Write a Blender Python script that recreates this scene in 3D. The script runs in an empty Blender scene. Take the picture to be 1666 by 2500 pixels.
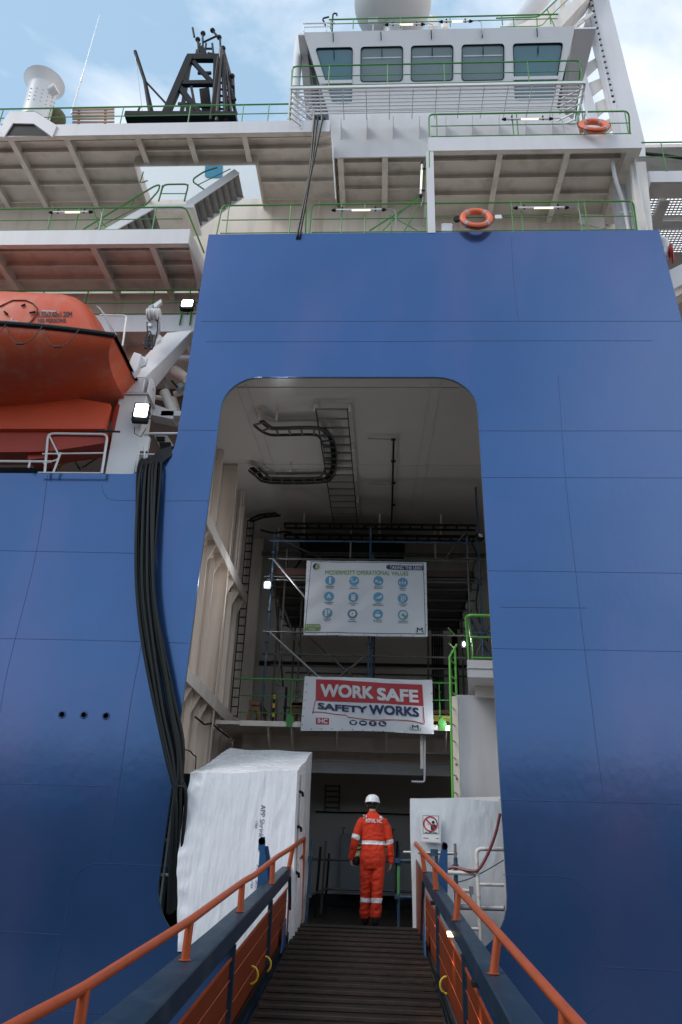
import bpy, bmesh, math, random
from mathutils import Vector, Matrix, noise
from mathutils.bvhtree import BVHTree
random.seed(7)
R = math.radians
V = Vector
sc = bpy.context.scene
col = sc.collection

# ------------------------------------------------------------------ camera
# ship frame: x along the hull, y into the ship (hull plating is y = 0), z up (door deck is z = 0)
FOC = 1915.0
_z = V((145, 4161, -1915)).normalized()
_y = V((94, -885, -1915)); _y = (_y - _z * _y.dot(_z)).normalized()
_x = _y.cross(_z)
CAM = V((0, -12.5, 0.73))
cd = bpy.data.cameras.new('camera')
cam = bpy.data.objects.new('camera', cd)
col.objects.link(cam)
cd.sensor_fit = 'VERTICAL'; cd.sensor_height = 36.0
cd.lens = 36.0 * FOC / 2500.0
cd.clip_start = 0.05; cd.clip_end = 3000
_m = Matrix((_x, _y, _z))              # rows: world axes in camera space
cam.matrix_world = Matrix.Translation(CAM) @ _m.to_4x4()
sc.camera = cam

def W(ax, val, u, v):
    """Point of the plane ax = val seen at u, v of the surveyed picture (1568 wide)."""
    c = V((u * 1.0625 - 833, 1250 - v * 1.0625, -FOC))
    d = _m @ c
    i = 'xyz'.index(ax)
    return CAM + d * ((val - CAM[i]) / d[i])

# ------------------------------------------------------------------ light
SUN_EL, SUN_AZ = R(46), R(236)      # azimuth clockwise from +y
w = bpy.data.worlds.new('World'); sc.world = w; w.use_nodes = True
nt = w.node_tree; N = nt.nodes; L = nt.links
N.clear()
out = N.new('ShaderNodeOutputWorld'); bg = N.new('ShaderNodeBackground')
sky = N.new('ShaderNodeTexSky'); sky.sky_type = 'NISHITA'; sky.sun_disc = False
sky.sun_elevation = SUN_EL; sky.sun_rotation = SUN_AZ
sky.air_density = 1.2; sky.dust_density = 2.0; sky.ozone_density = 1.2
tc = N.new('ShaderNodeTexCoord')
mp = N.new('ShaderNodeMapping'); mp.inputs['Scale'].default_value = (1, 1, 1.6)
mp.inputs['Location'].default_value = (0.35, 0.1, 0.0)
nz = N.new('ShaderNodeTexNoise'); nz.inputs['Scale'].default_value = 2.3
nz.inputs['Detail'].default_value = 7; nz.inputs['Roughness'].default_value = 0.55
nz.inputs['Distortion'].default_value = 0.25
# clouds thicken toward +x (the right of the view)
sx = N.new('ShaderNodeSeparateXYZ')
ma = N.new('ShaderNodeMath'); ma.operation = 'MULTIPLY_ADD'
ma.inputs[1].default_value = 0.42; ma.inputs[2].default_value = 0.0
my = N.new('ShaderNodeMath'); my.operation = 'MULTIPLY_ADD'; my.inputs[1].default_value = 0.10; my.inputs[2].default_value = -0.03
ad = N.new('ShaderNodeMath'); ad.operation = 'ADD'
cr = N.new('ShaderNodeValToRGB')
cr.color_ramp.elements[0].position = 0.42; cr.color_ramp.elements[1].position = 0.66
cr.color_ramp.elements[1].color = (0.92, 0.92, 0.92, 1)
mx = N.new('ShaderNodeMixRGB'); mx.inputs['Color2'].default_value = (9.2, 9.1, 9.3, 1)
veil = N.new('ShaderNodeMixRGB'); veil.inputs['Fac'].default_value = 0.55
veil.inputs['Color2'].default_value = (3.7, 5.6, 7.2, 1)
L.new(tc.outputs['Generated'], mp.inputs['Vector']); L.new(mp.outputs['Vector'], nz.inputs['Vector'])
L.new(tc.outputs['Generated'], sx.inputs['Vector']); L.new(sx.outputs['X'], ma.inputs[0])
L.new(ma.outputs[0], ad.inputs[0]); L.new(nz.outputs['Fac'], ad.inputs[1])
L.new(sx.outputs['Y'], my.inputs[0]); ad2 = N.new('ShaderNodeMath'); ad2.operation = 'ADD'
L.new(ad.outputs[0], ad2.inputs[0]); L.new(my.outputs[0], ad2.inputs[1])
L.new(ad2.outputs[0], cr.inputs['Fac'])
L.new(sky.outputs['Color'], veil.inputs['Color1'])
L.new(veil.outputs['Color'], mx.inputs['Color1']); L.new(cr.outputs['Color'], mx.inputs['Fac'])
L.new(mx.outputs['Color'], bg.inputs['Color'])
bg.inputs['Strength'].default_value = 0.10
L.new(bg.outputs['Background'], out.inputs['Surface'])

sl = bpy.data.lights.new('sun', 'SUN'); sun = bpy.data.objects.new('sun', sl); col.objects.link(sun)
sl.energy = 1.0; sl.angle = R(24); sl.color = (1.0, 0.95, 0.9)
sd = V((math.sin(SUN_AZ) * math.cos(SUN_EL), math.cos(SUN_AZ) * math.cos(SUN_EL), math.sin(SUN_EL)))
sun.rotation_euler = sd.to_track_quat('Z', 'Y').to_euler(); sun.location = (-8, -30, 30)
sc.view_settings.view_transform = 'Standard'; sc.view_settings.look = 'None'
sc.view_settings.exposure = 0.64; sc.view_settings.gamma = 1.0
sc.render.engine = 'CYCLES'
sc.cycles.max_bounces = 6; sc.cycles.diffuse_bounces = 4

# ------------------------------------------------------------------ materials
def lin(r, g, b):
    f = lambda c: (c / 255 / 12.92) if c <= 10 else ((c / 255 + 0.055) / 1.055) ** 2.4
    return (f(r), f(g), f(b), 1)

MATS = {}
def mat(name, c, rough=0.5, metal=0.0, var=0.10, vscale=3.0, bump=0.0, bscale=40.0, coat=0.0,
        stain_sheen=None, stain_sheen_amt=0.0, stain_sheen_scale=(6, 6, 0.7), emit=None, estr=0.0, spec=0.5, trans=0.0, bstretch=None, bump2=None):
    if name in MATS: return MATS[name]
    m = bpy.data.materials.new(name); m.use_nodes = True; MATS[name] = m
    nt = m.node_tree; N = nt.nodes; L = nt.links
    b = N['Principled BSDF']
    b.inputs['Roughness'].default_value = rough; b.inputs['Metallic'].default_value = metal
    b.inputs['Specular IOR Level'].default_value = spec
    if coat: b.inputs['Coat Weight'].default_value = coat; b.inputs['Coat Roughness'].default_value = 0.12
    if trans: b.inputs['Transmission Weight'].default_value = trans
    geo = N.new('ShaderNodeNewGeometry')
    n1 = N.new('ShaderNodeTexNoise'); n1.inputs['Scale'].default_value = vscale; n1.inputs['Detail'].default_value = 5
    L.new(geo.outputs['Position'], n1.inputs['Vector'])
    hs = N.new('ShaderNodeMixRGB'); hs.blend_type = 'MIX'
    hs.inputs['Color1'].default_value = [x * (1 - var) for x in c[:3]] + [1]
    hs.inputs['Color2'].default_value = [min(1, x * (1 + var)) for x in c[:3]] + [1]
    L.new(n1.outputs['Fac'], hs.inputs['Fac'])
    last = hs.outputs['Color']
    if stain_sheen:
        mp = N.new('ShaderNodeMapping'); mp.inputs['Scale'].default_value = stain_sheen_scale
        n2 = N.new('ShaderNodeTexNoise'); n2.inputs['Scale'].default_value = 1.0; n2.inputs['Detail'].default_value = 6
        r = N.new('ShaderNodeValToRGB'); r.color_ramp.elements[0].position = 0.5; r.color_ramp.elements[1].position = 0.78
        r.color_ramp.elements[1].color = (stain_sheen_amt,) * 3 + (1,)
        sm = N.new('ShaderNodeMixRGB'); sm.inputs['Color2'].default_value = stain_sheen
        L.new(geo.outputs['Position'], mp.inputs['Vector']); L.new(mp.outputs['Vector'], n2.inputs['Vector'])
        L.new(n2.outputs['Fac'], r.inputs['Fac']); L.new(r.outputs['Color'], sm.inputs['Fac'])
        L.new(last, sm.inputs['Color1']); last = sm.outputs['Color']
    L.new(last, b.inputs['Base Color'])
    rr = N.new('ShaderNodeMapRange'); rr.inputs['To Min'].default_value = max(0, rough - 0.08); rr.inputs['To Max'].default_value = min(1, rough + 0.10)
    L.new(n1.outputs['Fac'], rr.inputs['Value']); L.new(rr.outputs['Result'], b.inputs['Roughness'])
    if bump:
        n3 = N.new('ShaderNodeTexNoise'); n3.inputs['Scale'].default_value = bscale; n3.inputs['Detail'].default_value = 4
        src = geo.outputs['Position']
        if bstretch:
            mp3 = N.new('ShaderNodeMapping'); mp3.inputs['Scale'].default_value = bstretch
            L.new(src, mp3.inputs['Vector']); src = mp3.outputs['Vector']
        L.new(src, n3.inputs['Vector'])
        bp = N.new('ShaderNodeBump'); bp.inputs['Strength'].default_value = bump; bp.inputs['Distance'].default_value = 0.05
        L.new(n3.outputs['Fac'], bp.inputs['Height']); L.new(bp.outputs['Normal'], b.inputs['Normal'])
        if bump2:
            mp4 = N.new('ShaderNodeMapping'); mp4.inputs['Scale'].default_value = bump2[2]
            n4 = N.new('ShaderNodeTexNoise'); n4.inputs['Scale'].default_value = bump2[1]; n4.inputs['Detail'].default_value = 3
            b4 = N.new('ShaderNodeBump'); b4.inputs['Strength'].default_value = bump2[0]; b4.inputs['Distance'].default_value = 0.03
            L.new(geo.outputs['Position'], mp4.inputs['Vector']); L.new(mp4.outputs['Vector'], n4.inputs['Vector'])
            L.new(n4.outputs['Fac'], b4.inputs['Height']); L.new(bp.outputs['Normal'], b4.inputs['Normal']); L.new(b4.outputs['Normal'], b.inputs['Normal'])
    if emit:
        b.inputs['Emission Color'].default_value = emit; b.inputs['Emission Strength'].default_value = estr
    return m

WHITE = mat('white_paint', (0.62, 0.61, 0.63, 1), 0.42, var=0.07, vscale=1.3, bump=0.02, bscale=3, stain_sheen=(0.42, 0.33, 0.26, 1), stain_sheen_amt=0.25, stain_sheen_scale=(3, 3, 0.5))
WHITE2 = mat('white_paint_clean', (0.68, 0.68, 0.70, 1), 0.4, var=0.03, bump=0.03, bscale=5)
UNDER = mat('cream_paint', (0.72, 0.67, 0.62, 1), 0.5, var=0.10, vscale=2.0, bump=0.015, bscale=3, stain_sheen=(0.24, 0.19, 0.15, 1), stain_sheen_amt=0.45, stain_sheen_scale=(2.5, 2.5, 0.8))
BEIGE = mat('beige_paint', (0.80, 0.71, 0.63, 1), 0.42, var=0.08, vscale=1.5, bump=0.012, bscale=3, stain_sheen=(0.32, 0.2, 0.13, 1), stain_sheen_amt=0.4, stain_sheen_scale=(4, 4, 0.4))
GREYP = mat('grey_bay_paint', (0.60, 0.565, 0.53, 1), 0.22, var=0.08, vscale=1.2, bump=0.03, bscale=2.0, stain_sheen=(0.3, 0.26, 0.22, 1), stain_sheen_amt=0.16, stain_sheen_scale=(1.2, 1.2, 1.2))
HULL = mat('hull_blue', (0.036, 0.100, 0.265, 1), 0.20, 0.57, bump2=(.055, 11, (1, 1, .5)), var=0.16, vscale=0.35, bump=0.10, bscale=1.1, stain_sheen=(0.12, 0.125, 0.30, 1), stain_sheen_amt=0.6, stain_sheen_scale=(0.45, 0.45, 0.2), coat=0.45, spec=0.85)  # lavender patches: cloud reflections painted into the base colour
SEAM = mat('weld_blue', (0.014, 0.045, 0.16, 1), 0.45, var=0.3, vscale=20, bump=0.5, bscale=60)
GREEN = mat('green_paint', (0.045, 0.22, 0.035, 1), 0.4, var=0.15, vscale=6)
GREENB = mat('bright_green_paint', (0.13, 0.48, 0.06, 1), 0.4, var=0.1, vscale=6)
BLACKR = mat('black_rubber', (0.007, 0.010, 0.011, 1), 0.42, var=0.2, vscale=5, spec=0.3)
BLACKS = mat('black_steel', (0.006, 0.008, 0.010, 1), 0.6, var=0.3, vscale=2, spec=0.2)
DARK = mat('dark_steel', (0.018, 0.018, 0.020, 1), 0.6, spec=0.25, var=0.3, vscale=4)
GALV = mat('galvanised_steel', (0.22, 0.22, 0.22, 1), 0.42, 0.5, var=0.3, vscale=8)
SCAFB = mat('blue_scaffold_paint', (0.014, 0.05, 0.10, 1), 0.5, 0.1, var=0.4, vscale=5, stain_sheen=(0.16, 0.15, 0.14, 1), stain_sheen_amt=0.8, stain_sheen_scale=(8, 8, 5))
SCAFG = mat('scaffold_steel', (0.10, 0.095, 0.09, 1), 0.45, 0.4, var=0.5, vscale=5)
ORANGE = mat('lifeboat_orange', (0.57, 0.09, 0.034, 1), 0.36, var=0.14, vscale=1.2, bump=0.06, bscale=3, stain_sheen=(0.52, 0.22, 0.15, 1), stain_sheen_amt=0.6, stain_sheen_scale=(5, 5, 0.5))
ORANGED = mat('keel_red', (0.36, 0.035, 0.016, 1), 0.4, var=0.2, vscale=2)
RINGO = mat('life_ring_orange', (0.72, 0.14, 0.06, 1), 0.5, var=0.1)
RAILO = mat('orange_rail_paint', (0.36, 0.068, 0.017, 1), 0.38, var=0.18, vscale=7, bump=0.05, bscale=30, stain_sheen=(0.2, 0.05, 0.02, 1), stain_sheen_amt=0.45, stain_sheen_scale=(5, 5, 5))
PANELO = mat('orange_panel', (0.15, 0.030, 0.009, 1), 0.42, var=0.3, vscale=3, stain_sheen=(0.1, 0.02, 0.01, 1), stain_sheen_amt=0.6, stain_sheen_scale=(3, 3, 1.5))
NAVY = mat('navy_gangway_paint', (0.010, 0.028, 0.052, 1), 0.45, spec=0.35, var=0.25, vscale=4, bump=0.06, bscale=12, stain_sheen=(0.06, 0.08, 0.1, 1), stain_sheen_amt=0.5, stain_sheen_scale=(3, 3, 3))
BLUEB = mat('blue_bracket_paint', (0.012, 0.065, 0.17, 1), 0.4, var=0.15)
WOOD = mat('dark_tread_wood', (0.013, 0.009, 0.007, 1), 0.55, var=0.5, vscale=9, bump=0.4, bscale=10, bstretch=(1, 14, 14), stain_sheen=(0.045, 0.033, 0.025, 1), stain_sheen_amt=0.7, stain_sheen_scale=(2, 12, 12), spec=0.25)
WOOD2 = mat('brown_timber', (0.16, 0.085, 0.045, 1), 0.7, var=0.35, vscale=6)
BENCHW = mat('weathered_teak', (0.34, 0.21, 0.15, 1), 0.7, var=0.25, vscale=6)
YELLOW = mat('yellow_paint', (0.62, 0.40, 0.03, 1), 0.45, var=0.15)
REDP = mat('red_paint', (0.42, 0.02, 0.02, 1), 0.4, var=0.15)
REDB = mat('red_brown_primer', (0.045, 0.012, 0.010, 1), 0.6, var=0.2)
HOSE = mat('red_hose', (0.16, 0.025, 0.03, 1), 0.4, var=0.1)
WRAP = mat('shrink_wrap', (0.80, 0.82, 0.86, 1), 0.25, var=0.03, vscale=2, bump=0.55, bscale=1.4, bstretch=(8.0, 8.0, 1.3), spec=0.5, bump2=(.35, 2.2, (3, 3, 1.0)))
WRAP2 = mat('shrink_wrap_translucent', (0.70, 0.72, 0.74, 1), 0.3, var=0.1, vscale=2, bump=0.22, bscale=4, bstretch=(2.5, 2.5, 1.0))
GLASS = mat('tinted_glass', (0.045, 0.14, 0.19, 1), 0.06, var=0.1, spec=0.9, vscale=1)
GLASSG = mat('dark_tinted_glass', (0.14, 0.19, 0.21, 1), 0.07, var=0.1, spec=0.7)
CLOTH = mat('banner_cloth', (0.72, 0.71, 0.74, 1), 0.5, var=0.03, vscale=4, bump=0.1, bscale=5)
PRED = mat('print_red', (0.45, 0.02, 0.03, 1), 0.5, var=0.06)
PNAVY = mat('print_navy', (0.018, 0.026, 0.10, 1), 0.5, var=0.04)
PWHITE = mat('print_white', (0.68, 0.67, 0.68, 1), 0.5, var=0.02)
PGREEN = mat('print_green', (0.22, 0.33, 0.09, 1), 0.5, var=0.04)
PBLUE = mat('print_light_blue', (0.10, 0.33, 0.52, 1), 0.5, var=0.04)
PBLACK = mat('print_black', (0.02, 0.02, 0.025, 1), 0.5, var=0.04)
COVER = mat('orange_coverall_cloth', (0.62, 0.045, 0.017, 1), 0.75, var=0.10, vscale=8, bump=0.25, bscale=18, spec=0.25)
REFL = mat('reflective_tape', (0.78, 0.76, 0.76, 1), 0.35, var=0.05)

SKIN = mat('skin', (0.42, 0.22, 0.15, 1), 0.5, var=0.1, vscale=12)
HAIR = mat('dark_hair', (0.012, 0.009, 0.008, 1), 0.6, var=0.3, vscale=60, bump=0.5, bscale=120)
HIVIS = mat('hi_vis_yellow', (0.55, 0.75, 0.05, 1), 0.6, var=0.1)
LAMPW = mat('lit_floodlight_lens', (0.9, 0.9, 0.9, 1), 0.3, emit=(0.95, 0.98, 1, 1), estr=5)
LAMPT = mat('lit_tube', (0.9, 0.85, 0.7, 1), 0.3, emit=(1, 0.86, 0.55, 1), estr=0.9)
LAMPO = mat('lit_warm_lamp', (0.9, 0.8, 0.6, 1), 0.3, emit=(1, 0.72, 0.42, 1), estr=4)
TUBEW = mat('white_tube_casing', (0.7, 0.7, 0.7, 1), 0.25)
ASPH = mat('quay_concrete', (0.085, 0.083, 0.08, 1), 0.8, var=0.25, vscale=0.6, bump=0.3, bscale=14)
WATER = mat('water', (0.010, 0.022, 0.028, 1), 0.08, var=0.1, bump=0.4, bscale=2.5)
RUST = mat('rusty_white_pipe', (0.62, 0.58, 0.54, 1), 0.5, var=0.1, stain_sheen=(0.22, 0.08, 0.03, 1), stain_sheen_amt=0.9, stain_sheen_scale=(9, 9, 9))
KHAKI = mat('khaki_canvas', (0.11, 0.10, 0.055, 1), 0.8, var=0.4, vscale=9)
GREYM = mat('grey_machine_paint', (0.33, 0.34, 0.36, 1), 0.4, 0.1, var=0.25, vscale=8)
PALEB = mat('pale_blue_grey_paint', (0.55, 0.62, 0.66, 1), 0.45, var=0.05)
CABG = mat('grey_cabinet_paint', (0.30, 0.32, 0.34, 1), 0.4, var=0.06, bump=0.03)

# ------------------------------------------------------------------ mesh helpers
class MB:
    def __init__(s): s.v = []; s.f = []
    def add(s, vs, fs):
        o = len(s.v); s.v += [V(p) for p in vs]; s.f += [tuple(i + o for i in f) for f in fs]; return s
    def box(s, x0, x1, y0, y1, z0, z1):
        return s.hexa([(x0, y0, z0), (x1, y0, z0), (x1, y1, z0), (x0, y1, z0), (x0, y0, z1), (x1, y0, z1), (x1, y1, z1), (x0, y1, z1)])
    def hexa(s, p):
        return s.add(p, [(3, 2, 1, 0), (4, 5, 6, 7), (0, 1, 5, 4), (1, 2, 6, 5), (2, 3, 7, 6), (3, 0, 4, 7)])
    def prism(s, poly, d):
        """poly: 3D outline, d: extrusion vector"""
        n = len(poly); a = [V(p) for p in poly]; b = [p + V(d) for p in a]
        return s.add(a + b, [tuple(range(n - 1, -1, -1)), tuple(range(n, 2 * n))] + [(i, (i + 1) % n, n + (i + 1) % n, n + i) for i in range(n)])
    def bar(s, p0, p1, w, h, up=(0, 0, 1), w1=None, h1=None):
        p0 = V(p0); p1 = V(p1); t = (p1 - p0).normalized(); u = V(up)
        sdir = t.cross(u)
        if sdir.length < 1e-4: sdir = t.cross(V((0, 1, 0)))
        sdir.normalize(); u = sdir.cross(t).normalized()
        w1 = w if w1 is None else w1; h1 = h if h1 is None else h1
        P = []
        for c, ww, hh in ((p0, w, h), (p1, w1, h1)):
            P += [c - sdir * ww / 2 - u * hh / 2, c + sdir * ww / 2 - u * hh / 2, c + sdir * ww / 2 + u * hh / 2, c - sdir * ww / 2 + u * hh / 2]
        return s.add(P, [(3, 2, 1, 0), (4, 5, 6, 7), (0, 1, 5, 4), (1, 2, 6, 5), (2, 3, 7, 6), (3, 0, 4, 7)])
    def tube(s, pts, r, n=8, closed=False):
        pts = [V(p) for p in pts]; k = len(pts)
        rs = r if isinstance(r, (list, tuple)) else [r] * k
        vs = []; fs = []; prev = None
        for i, p in enumerate(pts):
            if closed: t = pts[(i + 1) % k] - pts[i - 1]
            else: t = pts[min(i + 1, k - 1)] - pts[max(i - 1, 0)]
            t.normalize()
            if prev is None:
                a = t.orthogonal().normalized()
            else:
                a = prev - t * prev.dot(t)
                a = a.normalized() if a.length > 1e-6 else t.orthogonal().normalized()
            prev = a; b = t.cross(a)
            for j in range(n):
                an = 2 * math.pi * j / n
                vs.append(p + (a * math.cos(an) + b * math.sin(an)) * rs[i])
        m = k if closed else k - 1
        for i in range(m):
            i2 = (i + 1) % k
            for j in range(n):
                j2 = (j + 1) % n
                fs.append((i * n + j, i * n + j2, i2 * n + j2, i2 * n + j))
        if not closed:
            fs.append(tuple(range(n - 1, -1, -1))); fs.append(tuple((k - 1) * n + j for j in range(n)))
        return s.add(vs, fs)
    def lathe(s, prof, c, ax=(0, 0, 1), n=24):
        """prof: (radius, height) pairs along ax from c"""
        ax = V(ax).normalized(); a = ax.orthogonal().normalized(); b = ax.cross(a); c = V(c)
        vs = []; fs = []
        for r, h in prof:
            for j in range(n):
                an = 2 * math.pi * j / n
                vs.append(c + ax * h + (a * math.cos(an) + b * math.sin(an)) * max(r, 1e-4))
        for i in range(len(prof) - 1):
            for j in range(n):
                j2 = (j + 1) % n
                fs.append((i * n + j, i * n + j2, (i + 1) * n + j2, (i + 1) * n + j))
        fs.append(tuple(range(n - 1, -1, -1))); fs.append(tuple((len(prof) - 1) * n + j for j in range(n)))
        return s.add(vs, fs)
    def ell(s, c, rx, ry, rz, n=16, m=10):
        c = V(c); vs = []; fs = []
        for i in range(m + 1):
            th = math.pi * i / m
            for j in range(n):
                ph = 2 * math.pi * j / n
                vs.append(c + V((rx * math.sin(th) * math.cos(ph), ry * math.sin(th) * math.sin(ph), rz * math.cos(th))))
        for i in range(m):
            for j in range(n):
                j2 = (j + 1) % n
                fs.append((i * n + j, (i + 1) * n + j, (i + 1) * n + j2, i * n + j2))
        return s.add(vs, fs)
    def grid(s, fn, nu, nv):
        vs = [fn(i / nu, j / nv) for j in range(nv + 1) for i in range(nu + 1)]
        fs = [(j * (nu + 1) + i, j * (nu + 1) + i + 1, (j + 1) * (nu + 1) + i + 1, (j + 1) * (nu + 1) + i) for j in range(nv) for i in range(nu)]
        return s.add(vs, fs)
    def build(s, name, m, parent=None, smooth=38, bevel=0.0, weld=False):
        if parent is None:
            lo = V([min(p[i] for p in s.v) for i in range(3)]); hi = V([max(p[i] for p in s.v) for i in range(3)])
            org = V(((lo.x + hi.x) / 2, (lo.y + hi.y) / 2, lo.z)); wo = org
        else:
            org = V((0, 0, 0)); wo = V((0, 0, 0)); q = parent
            while q: wo = wo + q.location; q = q.parent
        me = bpy.data.meshes.new(name)
        me.from_pydata([p - wo for p in s.v], [], s.f); me.update()
        if weld or True:
            bm = bmesh.new(); bm.from_mesh(me)
            if weld: bmesh.ops.remove_doubles(bm, verts=bm.verts, dist=1e-4)
            bmesh.ops.recalc_face_normals(bm, faces=bm.faces) if not weld else None
            bm.to_mesh(me); bm.free()
        me.materials.append(m)
        if smooth:
            me.shade_smooth(); me.set_sharp_from_angle(angle=R(smooth))
        o = bpy.data.objects.new(name, me); col.objects.link(o)
        o.location = org
        if parent: o.parent = parent
        if bevel:
            b = o.modifiers.new('bevel', 'BEVEL'); b.width = bevel; b.segments = 2; b.limit_method = 'ANGLE'; b.angle_limit = R(50)
        return o

def tag(o, label=None, cat=None, group=None, kind=None):
    if label: o['label'] = label
    if cat: o['category'] = cat
    if group: o['group'] = group
    if kind: o['kind'] = kind
    return o
def thing(name, label, cat, loc=(0, 0, 0), group=None, kind=None):
    o = bpy.data.objects.new(name, None); col.objects.link(o); o.location = V(loc); o.empty_display_size = 0.2
    return tag(o, label, cat, group, kind)
def copy_thing(src, loc, label):
    c = src.copy(); col.objects.link(c); c.location = V(loc); c['label'] = label
    for ch in list(src.children):
        d = ch.copy(); col.objects.link(d); d.parent = c
        for g in list(ch.children):
            e = g.copy(); col.objects.link(e); e.parent = d
    return c
def lerp(a, b, t): return V(a) * (1 - t) + V(b) * t
def smoothpath(pts, n=8, closed=False):
    """Catmull-Rom through pts"""
    pts = [V(p) for p in pts]; k = len(pts); o = []
    rng = range(k if closed else k - 1)
    for i in rng:
        if closed: p0, p1, p2, p3 = pts[i - 1], pts[i], pts[(i + 1) % k], pts[(i + 2) % k]
        else: p0, p1, p2, p3 = pts[max(i - 1, 0)], pts[i], pts[i + 1], pts[min(i + 2, k - 1)]
        for j in range(n):
            t = j / n
            o.append(0.5 * ((2 * p1) + (p2 - p0) * t + (2 * p0 - 5 * p1 + 4 * p2 - p3) * t * t + (3 * p1 - p0 - 3 * p2 + p3) * t ** 3))
    if not closed: o.append(pts[-1])
    return o
def fillet(pts, r=0.08, n=4):
    """polyline with rounded corners"""
    pts = [V(p) for p in pts]; o = [pts[0]]
    for i in range(1, len(pts) - 1):
        a, b, c = pts[i - 1], pts[i], pts[i + 1]
        r1 = min(r, (a - b).length * 0.45, (c - b).length * 0.45)
        p = b + (a - b).normalized() * r1; q = b + (c - b).normalized() * r1
        for j in range(n + 1):
            t = j / n
            o.append((1 - t) ** 2 * p + 2 * t * (1 - t) * b + t * t * q)
    o.append(pts[-1]); return o
def roundrect(x0, x1, z0, z1, r, n=5):
    o = []
    for cx, cz, a0 in ((x1 - r, z0 + r, -90), (x1 - r, z1 - r, 0), (x0 + r, z1 - r, 90), (x0 + r, z0 + r, 180)):
        for j in range(n + 1):
            a = R(a0 + 90 * j / n); o.append((cx + r * math.cos(a), cz + r * math.sin(a)))
    return o
def text_verts(body, size=1.0, bold=0.0, spacing=1.0, align='LEFT'):
    """flat text as (verts2d, faces), baseline at 0"""
    cu = bpy.data.curves.new('lettering', 'FONT'); cu.body = body; cu.size = size; cu.offset = bold
    cu.space_character = spacing; cu.align_x = align; cu.resolution_u = 4
    ob = bpy.data.objects.new('lettering', cu); col.objects.link(ob)
    dg = bpy.context.evaluated_depsgraph_get(); me = bpy.data.meshes.new_from_object(ob.evaluated_get(dg))
    vs = [(v.co.x, v.co.y) for v in me.vertices]; fs = [tuple(p.vertices) for p in me.polygons]
    bpy.data.objects.remove(ob); bpy.data.curves.remove(cu); bpy.data.meshes.remove(me)
    return vs, fs
def text_on(mb, fn, body, x0, x1, z0, z1, bold=0.0, spacing=1.0):
    """fit text into the rectangle x0..x1, z0..z1 and map it through fn(x, z)"""
    vs, fs = text_verts(body, 1.0, 0, spacing)
    ax = min(v[0] for v in vs); bx = max(v[0] for v in vs); az = min(v[1] for v in vs); bz = max(v[1] for v in vs)
    # heavier strokes: thin layers of the same print, each a hair proud of the last
    lay = [(0, 0)] if bold < .004 else [(0, 0), (-bold, -bold), (bold, bold), (-bold, bold), (bold, -bold)]
    for k, (dx, dz) in enumerate(lay):
        mb.add([fn(x0 + (x + dx - ax) / (bx - ax) * (x1 - x0), z0 + (z + dz - az) / (bz - az) * (z1 - z0)) + V((0, -.0006 * k, 0)) for x, z in vs], fs)
def disc(mb, fn, cx, cz, r, n=20, r2=None):
    if r2 is None:
        mb.add([fn(cx + r * math.cos(2 * math.pi * i / n), cz + r * math.sin(2 * math.pi * i / n)) for i in range(n)], [tuple(range(n))])
    else:
        vs = [fn(cx + q * math.cos(2 * math.pi * i / n), cz + q * math.sin(2 * math.pi * i / n)) for q in (r2, r) for i in range(n)]
        mb.add(vs, [(i, (i + 1) % n, n + (i + 1) % n, n + i) for i in range(n)])
def poly(mb, fn, pts): mb.add([fn(x, z) for x, z in pts], [tuple(range(len(pts)))])
def prect(mb, fn, x0, x1, z0, z1): poly(mb, fn, [(x0, z0), (x1, z0), (x1, z1), (x0, z1)])

def flatshape(splines, y0, y1):
    """filled outline with holes in the x-z plane, thickness y0..y1, as (verts, faces)"""
    cu = bpy.data.curves.new('outline', 'CURVE'); cu.dimensions = '2D'; cu.fill_mode = 'BOTH'; cu.extrude = abs(y1 - y0) / 2
    for pts in splines:
        sp = cu.splines.new('POLY'); sp.points.add(len(pts) - 1); sp.use_cyclic_u = True
        for i, (x, z) in enumerate(pts): sp.points[i].co = (x, z, 0, 1)
    ob = bpy.data.objects.new('outline', cu); col.objects.link(ob)
    dg = bpy.context.evaluated_depsgraph_get(); me = bpy.data.meshes.new_from_object(ob.evaluated_get(dg))
    vs = [(v.co.x, (y0 + y1) / 2 - v.co.z, v.co.y) for v in me.vertices]; fs = [tuple(p.vertices) for p in me.polygons]
    bpy.data.objects.remove(ob); bpy.data.curves.remove(cu); bpy.data.meshes.remove(me)
    return vs, fs
# ================================================================== quay and water
o = MB().box(-60, 60, -70, -1.6, -3.4, -2.25).build('quay', ASPH); tag(o, kind='structure')
o = MB().box(-300, 300, -1.59, 300, -4.2, -3.3).build('water', WATER); tag(o, kind='structure')

o = MB().box(-45, 45, -48, -21, -2.249, 4.6).prism([(-45, -21, 4.601), (-45, -48, 4.601), (-45, -34.5, 6.5)], (90, 0, 0)).build('light_blocker', mat('blocker_dark', (.07, .068, .065, 1), .8, var=.3, vscale=.5), smooth=0)  # unseen block, added to cut low sky and darken the lower hull
tag(o, 'dark long unseen warehouse across the quay, behind the photographer', 'light_blocker')
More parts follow.
